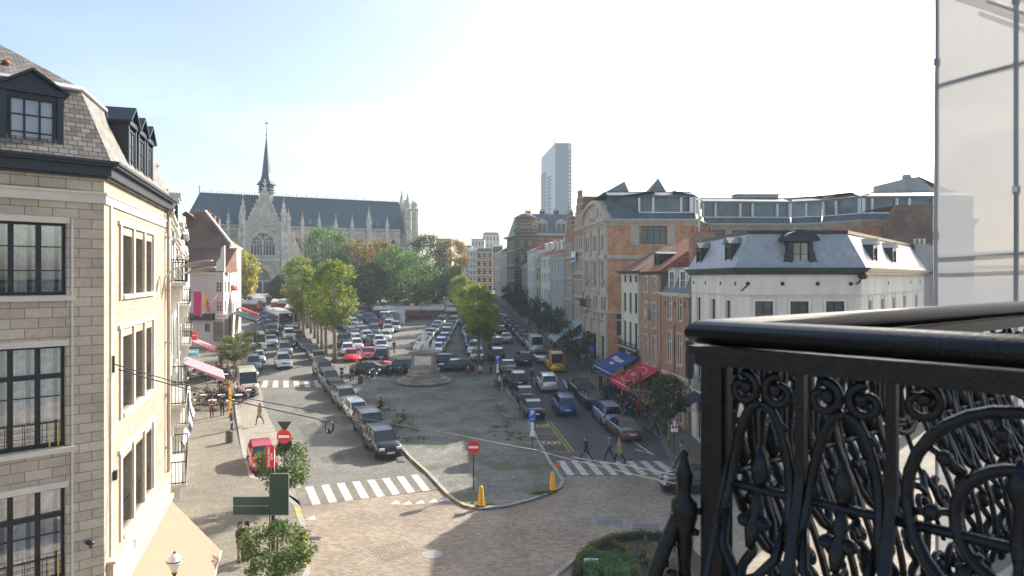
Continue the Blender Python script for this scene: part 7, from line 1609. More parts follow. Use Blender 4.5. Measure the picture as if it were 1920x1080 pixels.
def person(P, head, pose, top, bot, hair, label, scale=1.0, coat=False, long=0, group=None, z=None, off=.12):
    key = (pose,coat,long); 
    if key not in PP: PP[key] = person_proto(pose, long, coat); t = PP[key]
    else: t = copy_tree(PP[key])
    t['label'] = label; 
    if group: t['group'] = group
    elif 'group' in t: del t['group']
    for c in t.children:
        if c.name.startswith('body'):
            for i, m_ in enumerate((X['skin'],CLOTH[CN.index(top)],CLOTH[CN.index(bot)],CLOTH[0])): c.material_slots[i].material = m_
        elif c.name.startswith('hair'): c.material_slots[0].material = HAIR[HN.index(hair)]
        elif c.name.startswith('coat'): c.material_slots[0].material = CLOTH[CN.index(top)]
    zz = (zg(P.y)+off) if z is None else z
    t.matrix_world = Matrix.Translation((P.x,P.y,zz)) @ Matrix.Rotation(-R(head),4,'Z') @ Matrix.Scale(scale,4); return t
Gp = lambda x, y: G(x, y, .12)
person(Gp(450,1053),120,'cross','olive','khaki','brown','woman with folded arms in olive top by the nearest bush',1.0,long=1)
person(Gp(463,1051),250,'bag','charcoal','black','dark','person with a dark shoulder bag half hidden by the nearest bush',.98,long=1)
person(Gp(397,783),160,'cross','brown','black','dark','person in a belted brown coat on the left pavement',1.0,True)
person(Gp(417,779),170,'phone','charcoal','black','dark','person in dark clothes next to the one in the brown coat',1.02)
person(Gp(434,808),90,'stand','charcoal','navy','dark','person in grey jacket leaning beside the left litter bin',1.0)
person(Gp(487,796),200,'walk','khaki','denim blue','brown','person in a beige coat with shoulder bag standing in the left parking strip',1.0,True,1)
person(Gp(413,742),150,'stand','black','charcoal','dark','person in black in front of the nearer pink awning',1.0)
person(Gp(409,716),30,'walk','steel blue','navy','dark','person walking past the corner of the nearer pink awning')
person(Gp(414,690),10,'stand','navy','black','dark','tall man in navy at the edge of the cafe terrace',1.06)
person(Gp(405,712),200,'stand','red','black','brown','person in red at the cafe terrace edge')
# crossing on the right
person(G(1099,868,.03),250,'stride','black','charcoal','brown','woman in black carrying a lilac bag on the right crossing',1.0,False,1,off=.03)
person(G(1143,866,.03),275,'walk','steel blue','charcoal','brown','man in a steel blue jacket walking over the right crossing',1.04,off=.03)
person(G(1162,868,.03),270,'walk','tan','black','brown','woman in a tan coat walking over the right crossing',1.0,True,1,off=.03)
person(Gp(1278,881),280,'stride','teal','navy','dark','person in a teal jacket at the right kerb beside the balcony post',1.05)
def held(name, label, cat, x, y, zoff, r, m_):
    p = G(x,y); t = thing(name, label, cat, (p.x,p.y,p.z+zoff)); k = MB(); k.ball((p.x,p.y,p.z+zoff),r,8); k.path([(p.x-.08,p.y,p.z+zoff+r[2]*.8),(p.x,p.y,p.z+zoff+r[2]+.16),(p.x+.08,p.y,p.z+zoff+r[2]*.8)],.01,4); k.build('bag', m_, t, uv=False)
held('carrier_bag','lilac carrier bag held by the woman in black on the crossing','bag',1106,866,.35,(.17,.1,.22),mat('lilac_plastic',(.38,.28,.5),.5))
# beside the taxis
person(Gp(936,733),95,'phone','white','navy','dark','man in a white shirt beside the rear of the taxi rank',1.0); person(Gp(946,734),265,'stand','black','black','blond','blond person in a long black coat facing the man in white',1.02,True)
person(G(997,722),200,'stand','charcoal','black','grey','man in black standing in the road behind the taxis',1.04,off=.02)
# square
person(Gp(739,662),190,'stand','black','navy','dark','man in black walking alone between the parked cars'); person(Gp(657,714),90,'stand','charcoal','black','dark','man in dark clothes, left of two by the scooters'); person(Gp(663,713),270,'stand','black','navy','brown','man in dark clothes, right of two by the scooters')
t = thing('parasol','small red parasol above the scooters in front of the car park','parasol',tuple(G(661,705,.12))); p = G(661,705,.12); k = MB(); k.lathe([(1.1,2.0),(.8,2.2),(.05,2.4)],tuple(p),10,sm=False); k.build('canopy',X['red'],t); k = MB(); k.path([(p.x,p.y,p.z),(p.x,p.y,p.z+2.3)],.025,5); k.build('pole',X['pole'],t)
person(G(669,700),180,'stand','tan','khaki','brown','person in a yellow-brown jacket behind the scooters',off=.02); person(G(676,652),200,'stand','charcoal','black','dark','person standing at the plane trunks beside the white hatchback',off=.02); person(G(664,650),170,'stand','brown','charcoal','grey','person in brown between the white hatchback and the dark saloon',off=.02)
person(G(690,655),170,'stand','olive','black','dark','person in olive next to the dark saloon in the lot',off=.02); person(G(735,595),10,'stand','red','black','dark','person in red among the far cars near the cabins',off=.02); person(G(830,612),180,'stand','charcoal','white','dark','person with pale trousers in the far lane left of the right file',off=.02)
# benches with people
def bench(x, y, head, label):
    P = G(x,y,.12); t = thing('park_bench', label, 'bench', tuple(P)); M = Matrix.Translation(P) @ Matrix.Rotation(-R(head),4,'Z'); 
    for i in range(4): pass
    k = MB(M); [k.box(-.9,.9,.02+.12*i,.11+.12*i,.42,.46) for i in range(4)]; k.build('seat', X['wood2'], t)
    k = MB(M); [k.box(-.9,.9,-.06-.035*i,-.03-.035*i,.55+.14*i,.65+.14*i) for i in range(3)]; k.build('backrest', X['wood2'], t)
    for sg in (-1,1): k = MB(M); k.path([(sg*.8,.42,0),(sg*.8,.4,.42),(sg*.8,-.02,.42),(sg*.8,-.16,.9)],.025,5); k.path([(sg*.8,-.02,.42),(sg*.8,-.12,0)],.025,5); k.build('leg', X['black'], t)
    return P
X['wood2'] = mat('grey_bench_wood',(.22,.2,.17),.7,amt=.2)
for x,y,h,lb in ((716,772,215,'bench behind the white car where a person in black sits'),(758,798,205,'bench left of the shaded island where a person in brown sits'),(945,765,250,'farther of two empty benches beside the taxi rank'),(957,788,250,'nearer of two empty benches beside the taxi rank')): bench(x,y,h,lb)
def sitter(x,y,h,*a,**k_): p = G(x,y,.12); d = Vector((math.sin(R(h)),math.cos(R(h)),0)); return person(p+d*.2,h,'sit',*a,z=p.z,**k_)
sitter(718,772,215,'black','black','dark','person in black sitting on the bench behind the white car'); sitter(760,798,205,'brown','denim blue','brown','person in brown sitting on the bench beside the island grass')
# crowds on the right pavement and in the terraces
rr = random.Random(77); tops = ['black','charcoal','navy','brown','steel blue','olive','denim blue','black','charcoal','khaki']; 
spots = [(1098,676),(1104,690),(1110,684),(1113,700),(1120,694),(1092,694),(1087,688),(1126,733),(1133,742),(1140,735),(1147,744),(1153,750),(1160,757),(1138,752),(1170,762),(1166,772),(1181,778),(1188,784),(1207,786),(1213,792),(1036,668),(1043,676),(1034,680),(1040,664),(1176,790)]
for i,(x,y) in enumerate(spots):
    a, b = rr.choice(tops), rr.choice(['black','navy','charcoal','denim blue']); hh = rr.choice(HN[:3]); person(Gp(x,y), rr.uniform(0,360), rr.choice(['stand','walk','phone']), a, b, hh, 'passer-by in %s top, %s from the far end of the right pavement crowd' % (a, (OR+['seventeenth','eighteenth','nineteenth','twentieth','twenty-first','twenty-second','twenty-third','twenty-fourth','twenty-fifth'])[i]), rr.uniform(.94,1.05), group='people along the right pavement')
person(Gp(1197,783),200,'stand','red','black','brown','person in a bright red coat seen from behind under the red awning',1.0,True); person(Gp(1228,815),120,'walk','olive','navy','dark','person walking behind the bronze-grey saloon'); person(Gp(1204,776),180,'stand','steel blue','navy','blond','person with blue hood beside the one in bright red')
# terrace tables and chairs, left
def table(P, label, grp):
    t = thing('cafe_table', label, 'table', tuple(P), grp); k = MB(); k.lathe([(.38,.72),(.38,.75)],tuple(P),10,sm=False); k.build('tabletop', X['whitep'], t); k = MB(); k.lathe([(.03,.05),(.03,.72)],tuple(P),6); k.lathe([(.25,.0),(.22,.04)],tuple(P),8); k.build('leg', X['black'], t)
def chair(P, h, label, grp):
    t = thing('cafe_chair', label, 'chair', tuple(P), grp); M = Matrix.Translation(P) @ Matrix.Rotation(-R(h),4,'Z'); k = MB(M); k.box(-.22,.22,-.22,.22,.43,.46); k.build('seat', X['wood'], t); k = MB(M); k.box(-.22,.22,-.24,-.21,.6,.88); k.build('backrest', X['wood'], t)
    for a in (-1,1):
        for b in (-1,1): k = MB(M); k.path([(a*.19,b*.19,0),(a*.19,b*.19,.43 if b > 0 else .88)],.016,4); k.build('leg', X['black'], t)
for j,(Y,nm_) in enumerate(((64,'nearer'),(76,'farther'))):
    for a in range(3):
        for b in range(3):
            P = Vector((LXf(Y)+1.8+a*1.7+.2*rr.random(), Y-2.5+b*2.1, 0)); P.z = zg(P.y)+.12; w_ = '%s %s table under the %s pink awning' % (('near','centre','back')[b], ('left','middle','right')[a], nm_)
            table(P, 'round white cafe table, the '+w_.replace(' table',' one'), 'cafe tables on the left pavement')
            for q, an in enumerate((100,280)):
                d = Vector((math.sin(R(an)),math.cos(R(an)),0)); C_ = P+d*.75; chair(C_, an+180, 'dark cafe chair %s of the %s' % (('right','left')[q], w_), 'cafe chairs on the left pavement')
                if rr.random() < .75: tp = rr.choice(tops+['red','pink','purple','tan']); person(C_, an+180, 'sit', tp, rr.choice(['black','navy','denim blue']), rr.choice(HN), 'guest in %s seated %s of the %s' % (tp, ('right','left')[q], w_), group='guests of the left cafe terraces', z=C_.z)
# ================================================================== STREET FURNITURE
def sign_ne(x, ybase, Y, label, ytop):
    P = Vector((xp(x,Y),Y,zg(Y)+.12)); t = thing('no_entry_sign', label, 'sign', tuple(P)); zt = zp(ytop,Y); k = MB(); k.path([P,(P.x,P.y,zt+.35)],.035,8); k.build('pole', X['black'], t)
    k = MB(Matrix.Translation((P.x,P.y-.05,zt)) @ Matrix.Rotation(R(90),4,'X')); k.lathe([(.385,-.01),(.385,.012)],(0,0,0),28,sm=False); k.build('sign_disc', X['red'], t)
    k = MB(); k.box(P.x-.29,P.x+.29,P.y-.07,P.y-.063,zt-.065,zt+.065); k.build('white_bar', X['signw'], t); return t, P, zt
sign_ne(888,930,39.6,'round red no-entry sign with white bar standing alone on the island',838)
t, P, zt = sign_ne(533,930,36.5,'red no-entry sign facing the junction above the leafy young tree',818)
k = MB(); k.add([(P.x-.38,P.y+.02,zt+.78),(P.x+.38,P.y+.02,zt+.78),(P.x,P.y+.02,zt+.2),(P.x-.38,P.y+.05,zt+.78),(P.x+.38,P.y+.05,zt+.78),(P.x,P.y+.05,zt+.2)],[(0,2,1),(3,4,5),(0,1,4,3),(1,2,5,4),(2,0,3,5)]); k.build('triangle_back', X['black'], t)
k = MB(Matrix.Translation((P.x,P.y+.1,zt-.42)) @ Matrix.Rotation(R(90),4,'X')); k.lathe([(.38,-.01),(.38,.012)],(0,0,0),24,sm=False); k.build('disc_back', X['black'], t)
# sign cluster: dark green backs, red street sign
Y = 31.0; P = Vector((xp(512,Y),Y,0.12)); t = thing('sign_post', 'tall post carrying dark green backs of direction boards and a narrow red sign', 'sign post', tuple(P))
k = MB(); k.path([P,(P.x,Y,zp(842,Y))],.085,10); k.path([(P.x-.15,Y,.12),(P.x-.15,Y,zp(905,Y))],.03,6); k.build('pole', X['black'], t)
k = MB(); k.box(xp(508,Y),xp(543,Y),Y-.16,Y-.1,zp(963,Y),zp(887,Y)); k.build('upright_board', X['dgreen'], t)
for i,(a,b) in enumerate(((930,946),(947,963))): k = MB(); k.box(xp(440,Y),xp(508,Y)-.012,Y-.15,Y-.1,zp(b,Y),zp(a,Y)); k.build('direction_board', X['dgreen'], t)
k = MB(); k.ring([(xp(440,Y)-.01,zp(964,Y)),(xp(543,Y)+.01,zp(964,Y)),(xp(543,Y)+.01,zp(886,Y)),(xp(508,Y)-.01,zp(886,Y)),(xp(508,Y)-.01,zp(929,Y)),(xp(440,Y)-.01,zp(929,Y))],[(xp(440,Y)+.0,zp(963,Y)),(xp(543,Y),zp(963,Y)),(xp(543,Y),zp(887,Y)),(xp(508,Y),zp(887,Y)),(xp(508,Y),zp(930,Y)),(xp(440,Y),zp(930,Y))],Y-.165,Y-.09); k.build('board_edge', X['pole'], t)
k = MB(); k.box(xp(502,Y),xp(517,Y),Y-.22,Y-.165,zp(875,Y),zp(833,Y)); k.build('red_panel', X['red'], t)
for i,(s_,dx) in enumerate((('Sortie du Sablon',-.06),('Zavel',.07))): text(s_, .13, X['signw'], Matrix.Translation((xp(509.5,Y)+dx,Y-.222,zp(854,Y))) @ Matrix.Rotation(R(90),4,'X') @ Matrix.Rotation(R(90),4,'Z'), t, 'red_panel_lettering', .003, bold=.004)
p = (xp(520,30.5),30.5); t = thing('street_name_plate', 'small blue street plate low on the post above the nearest bush', 'sign', (p[0],p[1],.12)); zz = zp(983,30.5); k = MB(); k.box(p[0]-.36,p[0]+.36,p[1]-.03,p[1],zz-.08,zz+.08); k.build('blue_plate', X['signb'], t); k = MB(); k.box(p[0]-.2,p[0]+.3,p[1]-.035,p[1]-.031,zz-.03,zz+.03); k.build('plate_lettering', X['signw'], t); k = MB(); k.path([(p[0],p[1]+.03,.12),(p[0],p[1]+.03,zz+.1)],.03,6); k.build('pole', X['black'], t); k = MB(); k.box(p[0]-.3,p[0]+.25,p[1]-.02,p[1]-.005,zz-.3,zz-.12); k.build('orange_plate', mat('orange_plate',(.7,.2,.04),.5), t)
# parking signs
for x,yb,ys,lb,sc in ((998,846,778,'blue parking sign with white P on the striped pole by the taxi letters',1.0),(933,710,673,'farther blue parking sign with white P beside the taxi rank',1.0),(928,600,540,'small blue sign far up the right avenue',.8)):
    P = G(x,yb,.12); t = thing('parking_sign', lb, 'sign', tuple(P)); zt = zp(ys,P.y); k = MB(); k.path([P,(P.x,P.y,zt+.3)],.03,6); k.build('pole', X['black'], t); k = MB(); k.box(P.x-.25*sc,P.x+.25*sc,P.y-.06,P.y-.03,zt-.42*sc,zt+.42*sc); k.build('sign_plate', X['signb'], t)
    text('P', .5*sc, X['signw'], Matrix.Translation((P.x,P.y-.062,zt+.12)) @ Matrix.Rotation(R(90),4,'X'), t, 'sign_letter', .003, bold=.012); k = MB(); k.box(P.x-.1,P.x+.1,P.y-.07,P.y-.035,zt-1.15*sc,zt-.5*sc); k.box(P.x-.16,P.x+.16,P.y-.075,P.y-.036,zt-1.5*sc,zt-1.15*sc); k.build('small_plate', X['signw'], t)
    text('8-20h', .13*sc, X['signw'], Matrix.Translation((P.x,P.y-.062,zt-.3)) @ Matrix.Rotation(R(90),4,'X'), t, 'small_lettering', .002)
P = G(1264,852,.12); t = thing('no_stopping_sign', 'white panel with two red discs on a pole under the dark street tree', 'sign', tuple(P)); zt = zp(802,P.y); k = MB(); k.path([P,(P.x,P.y,zt+.55)],.03,6); k.build('pole', X['black'], t); k = MB(); k.box(P.x-.24,P.x+.24,P.y-.06,P.y-.03,zt-.28,zt+.2); k.box(P.x-.07,P.x+.07,P.y-.06,P.y-.03,zt+.22,zt+.5); k.build('sign_plate', X['signw'], t)
for sg in (-1,1): k = MB(Matrix.Translation((P.x+sg*.11,P.y-.065,zt+.06)) @ Matrix.Rotation(R(90),4,'X')); k.lathe([(.1,0),(.1,.006)],(0,0,0),14,sm=False); k.build('red_disc', X['red'], t)
P = G(1109,702,.12); t = thing('round_blue_sign','round blue and red sign on a pole beside the block with pediment','sign',tuple(P)); k = MB(); k.path([P,(P.x,P.y,P.z+3)],.035,6); k.build('pole', X['black'], t); k = MB(Matrix.Translation((P.x,P.y-.05,P.z+2.9)) @ Matrix.Rotation(R(90),4,'X')); k.lathe([(.3,0),(.3,.01)],(0,0,0),16,sm=False); k.build('sign_disc', X['signb'], t)
# bollards, bins, posts
for x,y,lb in ((902,949,'yellow tapered bollard at the left of the island tip'),(1036,920,'yellow tapered bollard at the right corner of the island')):
    P = G(x,y,.12); t = thing('bollard', lb, 'bollard', tuple(P)); k = MB(); k.lathe([(.20,.06),(.185,.1),(.12,1.0),(.085,1.08),(.02,1.11)],tuple(P),20); k.build('body', X['cone'], t); k = MB(); k.lathe([(.27,0),(.26,.05),(.2,.062)],tuple(P),20); k.build('base', X['rubber'], t)
def bin_(x, y, lb):
    P = G(x,y,.12); t = thing('litter_bin', lb, 'litter bin', tuple(P)); k = MB(); k.lathe([(.22,.02),(.26,.08),(.27,.75),(.24,.85),(.15,.9)],tuple(P),14); k.build('body', mat('bin_paint',(.07,.075,.06),.5,amt=.2), t); k = MB(); k.lathe([(.28,.78),(.28,.83)],tuple(P),14,sm=False); k.build('rim', X['black'], t)
bin_(430,830,'dark round litter bin on the left pavement'); bin_(676,719,'dark litter bin on the square in front of the scooters'); bin_(931,727,'dark litter bin behind the man in the white shirt'); bin_(1249,815,'dark bin at the foot of the street tree on the right')
for x,y,h,lb in ((431,782,2.6,'tall yellow post beside the person in grey'),(426,742,1.6,'yellow post with red board on the left pavement'),(428,704,2.2,'farther yellow post before the street tree')):
    P = G(x,y,.12); t = thing('yellow_post', lb, 'post', tuple(P)); k = MB(); k.box(P.x-.09,P.x+.09,P.y-.05,P.y+.05,P.z,P.z+h); k.build('post', X['cone'], t); k = MB(); k.box(P.x-.12,P.x+.12,P.y-.07,P.y+.07,P.z+h,P.z+h+.06); k.build('cap', X['black'], t)
P = G(425,745,.12); t = thing('info_board','small red and white board beside the yellow post','sign',tuple(P)); k = MB(); k.box(P.x-.32,P.x+.32,P.y-.1,P.y-.06,P.z+1.15,P.z+1.35); k.build('red_board', X['red'], t); k = MB(); k.path([(P.x,P.y-.05,P.z),(P.x,P.y-.05,P.z+1.2)],.03,5); k.build('leg', X['pole'], t)
# bicycles on the right pavement
def bike(x, y, h, lb):
    P = G(x,y,.12); t = thing('bicycle', lb, 'bicycle', tuple(P), 'bicycles on the right pavement'); M = Matrix.Translation(P) @ Matrix.Rotation(-R(h),4,'Z')
    for yy in (-.52,.52): k = MB(M); k.path([(0,yy+.33*math.cos(2*math.pi*i/18),.33+.33*math.sin(2*math.pi*i/18)) for i in range(18)],.02,5,closed=True); k.build('wheel', X['rubber'], t)
    k = MB(M)
    for a,b in (((0,-.52,.33),(0,-.12,.85)),((0,-.05,.35),(0,-.16,.92)),((0,-.05,.35),(0,.38,.82)),((0,-.13,.82),(0,.36,.86)),((0,.52,.33),(0,.35,.95)),((0,-.52,.33),(0,-.05,.35))): k.path([a,b],.016,5)
    k.build('frame', X['pole'], t); k = MB(M); k.path([(-.25,.3,1.0),(0,.38,.97),(.25,.3,1.0)],.014,5); k.build('handlebar', X['black'], t); k = MB(M); k.ball((0,-.17,.95),(.07,.13,.03),6); k.build('saddle', X['rubber'], t)
for i,(x,y) in enumerate(((1086,694),(1092,700),(1218,800),(1224,806),(1150,757))): bike(x,y,20+i*13,['bicycle at the wall by the farther awnings','bicycle nearer the road by the block with pediment','bicycle leaning behind the bronze-grey saloon','bicycle next to the street tree','bicycle wheel visible behind the black saloon'][i])
# lamps
def globe():
    Y = 20.0; x = xp(327,Y); t = thing('street_lamp', 'white globe lantern of a street lamp above the peach awning', 'street lamp', (x,Y,.12)); zt = zp(1036,Y); k = MB(); k.lathe([(.14,0),(.1,.4),(.05,.6),(.045,zt-.75),(.09,zt-.7),(.05,zt-.66)],(x,Y,.1),12); k.build('post', X['dgreen'], t)
    k = MB(); k.lathe([(.07,-.52),(.11,-.42),(.19,-.28),(.225,-.2),(.21,-.16),(.2,-.15),(.16,-.06),(.08,.02),(.03,.04)],(x,Y,zt-.06),20); k.build('globe', mat('opal_glass',(.72,.71,.66),.25,amt=.03), t); k = MB(); k.lathe([(.215,-.19),(.235,-.175),(.215,-.16)],(x,Y,zt-.06),20); k.lathe([(.05,.0),(.03,.05),(.0,.12)],(x,Y,zt-.04),10); k.build('ring_and_cap', X['black'], t)
globe()
def cobra(s_, z, lb):
    p = LBg.M @ Vector((s_,0,z)); t = thing('wall_lamp', lb, 'street lamp', tuple(p)); k = MB(LBg.M); k.path([(s_,-.05,z-.9),(s_,-.15,z-.3),(s_+.0,-.4,z),(s_+.0,-.75,z+.12)],.035,8); k.build('bracket', X['ltrim'], t)
    k = MB(LBg.M @ Matrix.Translation((s_,-1.25,z+.22)) @ Matrix.Rotation(R(-12),4,'X')); k.ball((0,0,0),(.17,.55,.09),12); k.build('lamp_head', mat('lamp_grey',(.24,.22,.20),.4,.2,amt=.1), t)
cobra(7.9, zp(505,25), 'nearer grey cobra-head lamp on a bracket at the beige corner building'); cobra(9.0, zp(512,26)-.1, 'farther grey cobra-head lamp beside the drainpipe')
k = MB(LBf.M); s_, z_ = LBf.st(167,1014); t = thing('wall_light','small dark spotlight fixed on the shaded beige stone wall','wall lamp',tuple(LBf.M @ Vector((s_,0,z_)))); k.box(s_-.1,s_+.02,-.12,-.003,z_-.02,z_+.03); k.ball((s_,-.18,z_),(.1,.09,.06),8); k.build('lamp_body', X['black'], t); k = MB(LBf.M); k.ball((s_,-.2,z_-.08),(.05,.05,.06),8); k.build('lens', X['pane'], t)
# awnings on the left
awning('peach coloured awning reaching out below the shop fascia at the bottom left', LBg, .6, LBg.L-.1, zp(1000,LBg.Y(LBg.s(229)))-1.12, 2.3, 1.95, mat('peach_canvas',(.30,.20,.135),.85,amt=.04), val=.2)
pkc = mat('pink_canvas',(.50,.21,.24),.85,amt=.06)
LFa = Fac((LXf(59.5),59.5),(LXf(68),68)); awning('nearer pale pink awning over the cafe terrace', LFa, .4, 6.8, zg(64)+4.2, 1.5, 3.3, pkc); LFb = Fac((LXf(72),72),(LXf(81),81)); awning('farther pale pink awning over the cafe terrace', LFb, .5, 6.0, zg(76)+4.6, 1.6, 3.5, pkc)
awning('dark green cafe canopy with white edge at the pink corner house', Fac((xp(436,101),101),(xp(447,110),110)), -2, 7.5, zg(104)+4.6, 1.2, 3.4, X['dgreen']); awning('small red awning behind the green cafe canopy', Fac((xp(447,111),111),(xp(452,118),118)), 0, 5, zg(112)+4.5, 1.2, 3.0, mat('red_canvas2',(.5,.07,.05),.85))
# shop signs on the left row
def board(name, lb, x, y0, y1, w_, Y, m_, txt):
    xx = xp(x,Y); t = thing(name, lb, 'sign', (xx,Y,zp(y1,Y))); k = MB(); k.box(xx,xx+w_,Y,Y+.12,zp(y1,Y),zp(y0,Y)); k.build('panel', m_, t); text(txt, w_*.26, X['signw'], Matrix.Translation((xx+w_/2,Y-.003,(zp(y0,Y)+zp(y1,Y))/2+.1)) @ Matrix.Rotation(R(90),4,'X'), t, 'panel_lettering', .003, bold=.006)
    k = MB(); k.path([(xx-1.4,Y+.06,zp(y0,Y)-.1),(xx,Y+.06,zp(y0,Y)-.1)],.03,5); k.build('bracket', X['black'], t)
board('shop_sign','red hanging shop sign under the farther pink awning',354,623,638,.85,73,X['red'],'ORFEO'); board('shop_sign','turquoise hanging shop sign above the nearer pink awning',350,655,668,1.05,64,mat('turquoise',(.03,.36,.42),.5),'CEDEAO')
t = thing('banner','magenta banner hanging on the white corner house at left','banner',tuple(at(362,548,95))); k = MB(); a, b = at(363,548,94.5), at(378,592,94.5); k.box(a.x,b.x,a.y,a.y+.06,b.z,a.z); k.build('cloth', mat('magenta_cloth',(.55,.02,.13),.8,amt=.1), t); k = MB(); k.path([(a.x-2,a.y+.03,a.z+.05),(b.x+.1,a.y+.03,a.z+.05)],.04,5); k.build('rod', X['black'], t)
t = thing('flag','yellow and red flag drooping beside the magenta banner','flag',tuple(at(385,560,94.5))); k = MB(); a = at(379,549,94.5)
for i,(c_) in enumerate((0,1,2)):
    k.add([(a.x+.25*i+.1,a.y-.1,a.z-.2-.5*i),(a.x+.25*i+.7,a.y-.15,a.z-.5-.5*i),(a.x+.25*i+.55,a.y-.1,a.z-2.2-.3*i),(a.x+.25*i+.2,a.y-.05,a.z-1.9-.3*i)],[(0,1,2,3)],min(i,1))
k.build('cloth', [mat('flag_yellow',(.7,.42,.03),.8),mat('flag_red',(.5,.06,.03),.8)], t); k = MB(); k.path([(a.x-.3,a.y,a.z-3.4),(a.x+2.2,a.y-.2,a.z-.3)],.04,5); k.build('pole', X['signw'], t)
# striped flag hanging over the left pavement
P0 = Vector((LXf(40)+.1,40,zg(40)+.2)); a = at(305,850,37); b = at(352,708,43)
t = thing('striped_flag','black, white and lilac striped flag hanging over the left pavement from a slanted pole','flag',tuple(a)); k = MB(); k.path([a-(b-a)*.15,b],.05,6); k.build('pole', X['ltrim'], t); cl = [CLOTH[0],X['signw'],mat('lilac_cloth',(.35,.32,.55),.8),CLOTH[0],mat('lilac_cloth2',(.40,.36,.58),.8),CLOTH[0],X['signw']]
k = MB(); A = at(328,790,38.6); B = at(352,722,42); n = 7
for i in range(n):
    p, q = A.lerp(B,i/n), A.lerp(B,(i+1)/n); d = Vector((.95,-.7,-2.1))*.75; 
    for j in range(4): w0 = Vector((.08*math.sin(i*1.1+j),.1*math.cos(j*1.5),0)); w1 = Vector((.08*math.sin(i*1.1+j+1),.1*math.cos((j+1)*1.5),0)); u0 = Vector((.08*math.sin(i*1.1+1.1+j),.1*math.cos(j*1.5),0)); u1 = Vector((.08*math.sin(i*1.1+2.1+j),.1*math.cos((j+1)*1.5),0)); k.add([p+d*j/4+w0,q+d*j/4+u0,q+d*(j+1)/4+u1,p+d*(j+1)/4+w1],[(0,1,2,3)],i,True)
k.build('cloth', cl, t)
# potted shrub rows / red leaf pennant on cable, cables
def wire(label, pts, r=.014, m_='black', n=10):
    t = None; P = [at(x,y,Y) for x,y,Y in pts]; out = []
    for a, b in zip(P,P[1:]):
        for i in range(n): q = a.lerp(b,i/n); q.z -= .04*(1-(2*i/n-1)**2)*(b-a).length*.12; out.append(q)
    out.append(P[-1]); k = MB(); k.path(out, r, 5, sm=True); o = k.build('overhead_cable', X[m_], None, uv=False); tag(o, label, 'cable'); return o
wire('upper black overhead cable crossing from the beige building to the balcony', [(215,683,18),(400,735,20),(684,785,23),(860,816,25),(1012,845,27)], .015)
wire('lower black cable ending in the hanging cable coil', [(222,693,18),(400,742,20),(614,789,22)], .018)
wire('thick pale cable running on to the balcony railing', [(1074,857,27),(1180,873,24),(1296,895,20)], .021, 'greyr')
wire('thin pale cable below the thick one', [(1012,846,27),(1150,880,24),(1296,912,20)], .012, 'ltrim')
t = thing('cable_coil','coil of black cable hanging from the overhead line','cable coil',tuple(at(617,801,22))); c = at(617,801,22)
for i in range(3): k = MB(); k.path([(c.x+.12*math.cos(a)*(1+.1*i),c.y+.03*i,c.z+.2*math.sin(a)) for a in [2*math.pi*j/20 for j in range(20)]],.016,5,closed=True); k.build('cable_loop', X['black'], t, uv=False)
k = MB(); k.ball((c.x+.0,c.y,c.z-.12),(.05,.05,.1),6); k.build('junction_box', X['black'], t, uv=False)
c = at(1046,872,27); k = MB(); k.add([(c.x-.12,c.y,c.z-.1),(c.x+.1,c.y,c.z+.02),(c.x+.13,c.y+.02,c.z+.12),(c.x-.05,c.y+.02,c.z+.08),(c.x-.12,c.y+.012,c.z-.1),(c.x+.1,c.y+.012,c.z+.02),(c.x+.13,c.y+.032,c.z+.12),(c.x-.05,c.y+.032,c.z+.08)],[(0,1,2,3),(4,7,6,5)]); tag(k.build('pennant', mat('bright_red_cloth',(.8,.05,.02),.7)), 'small bright red pennant caught on the cable end', 'pennant')
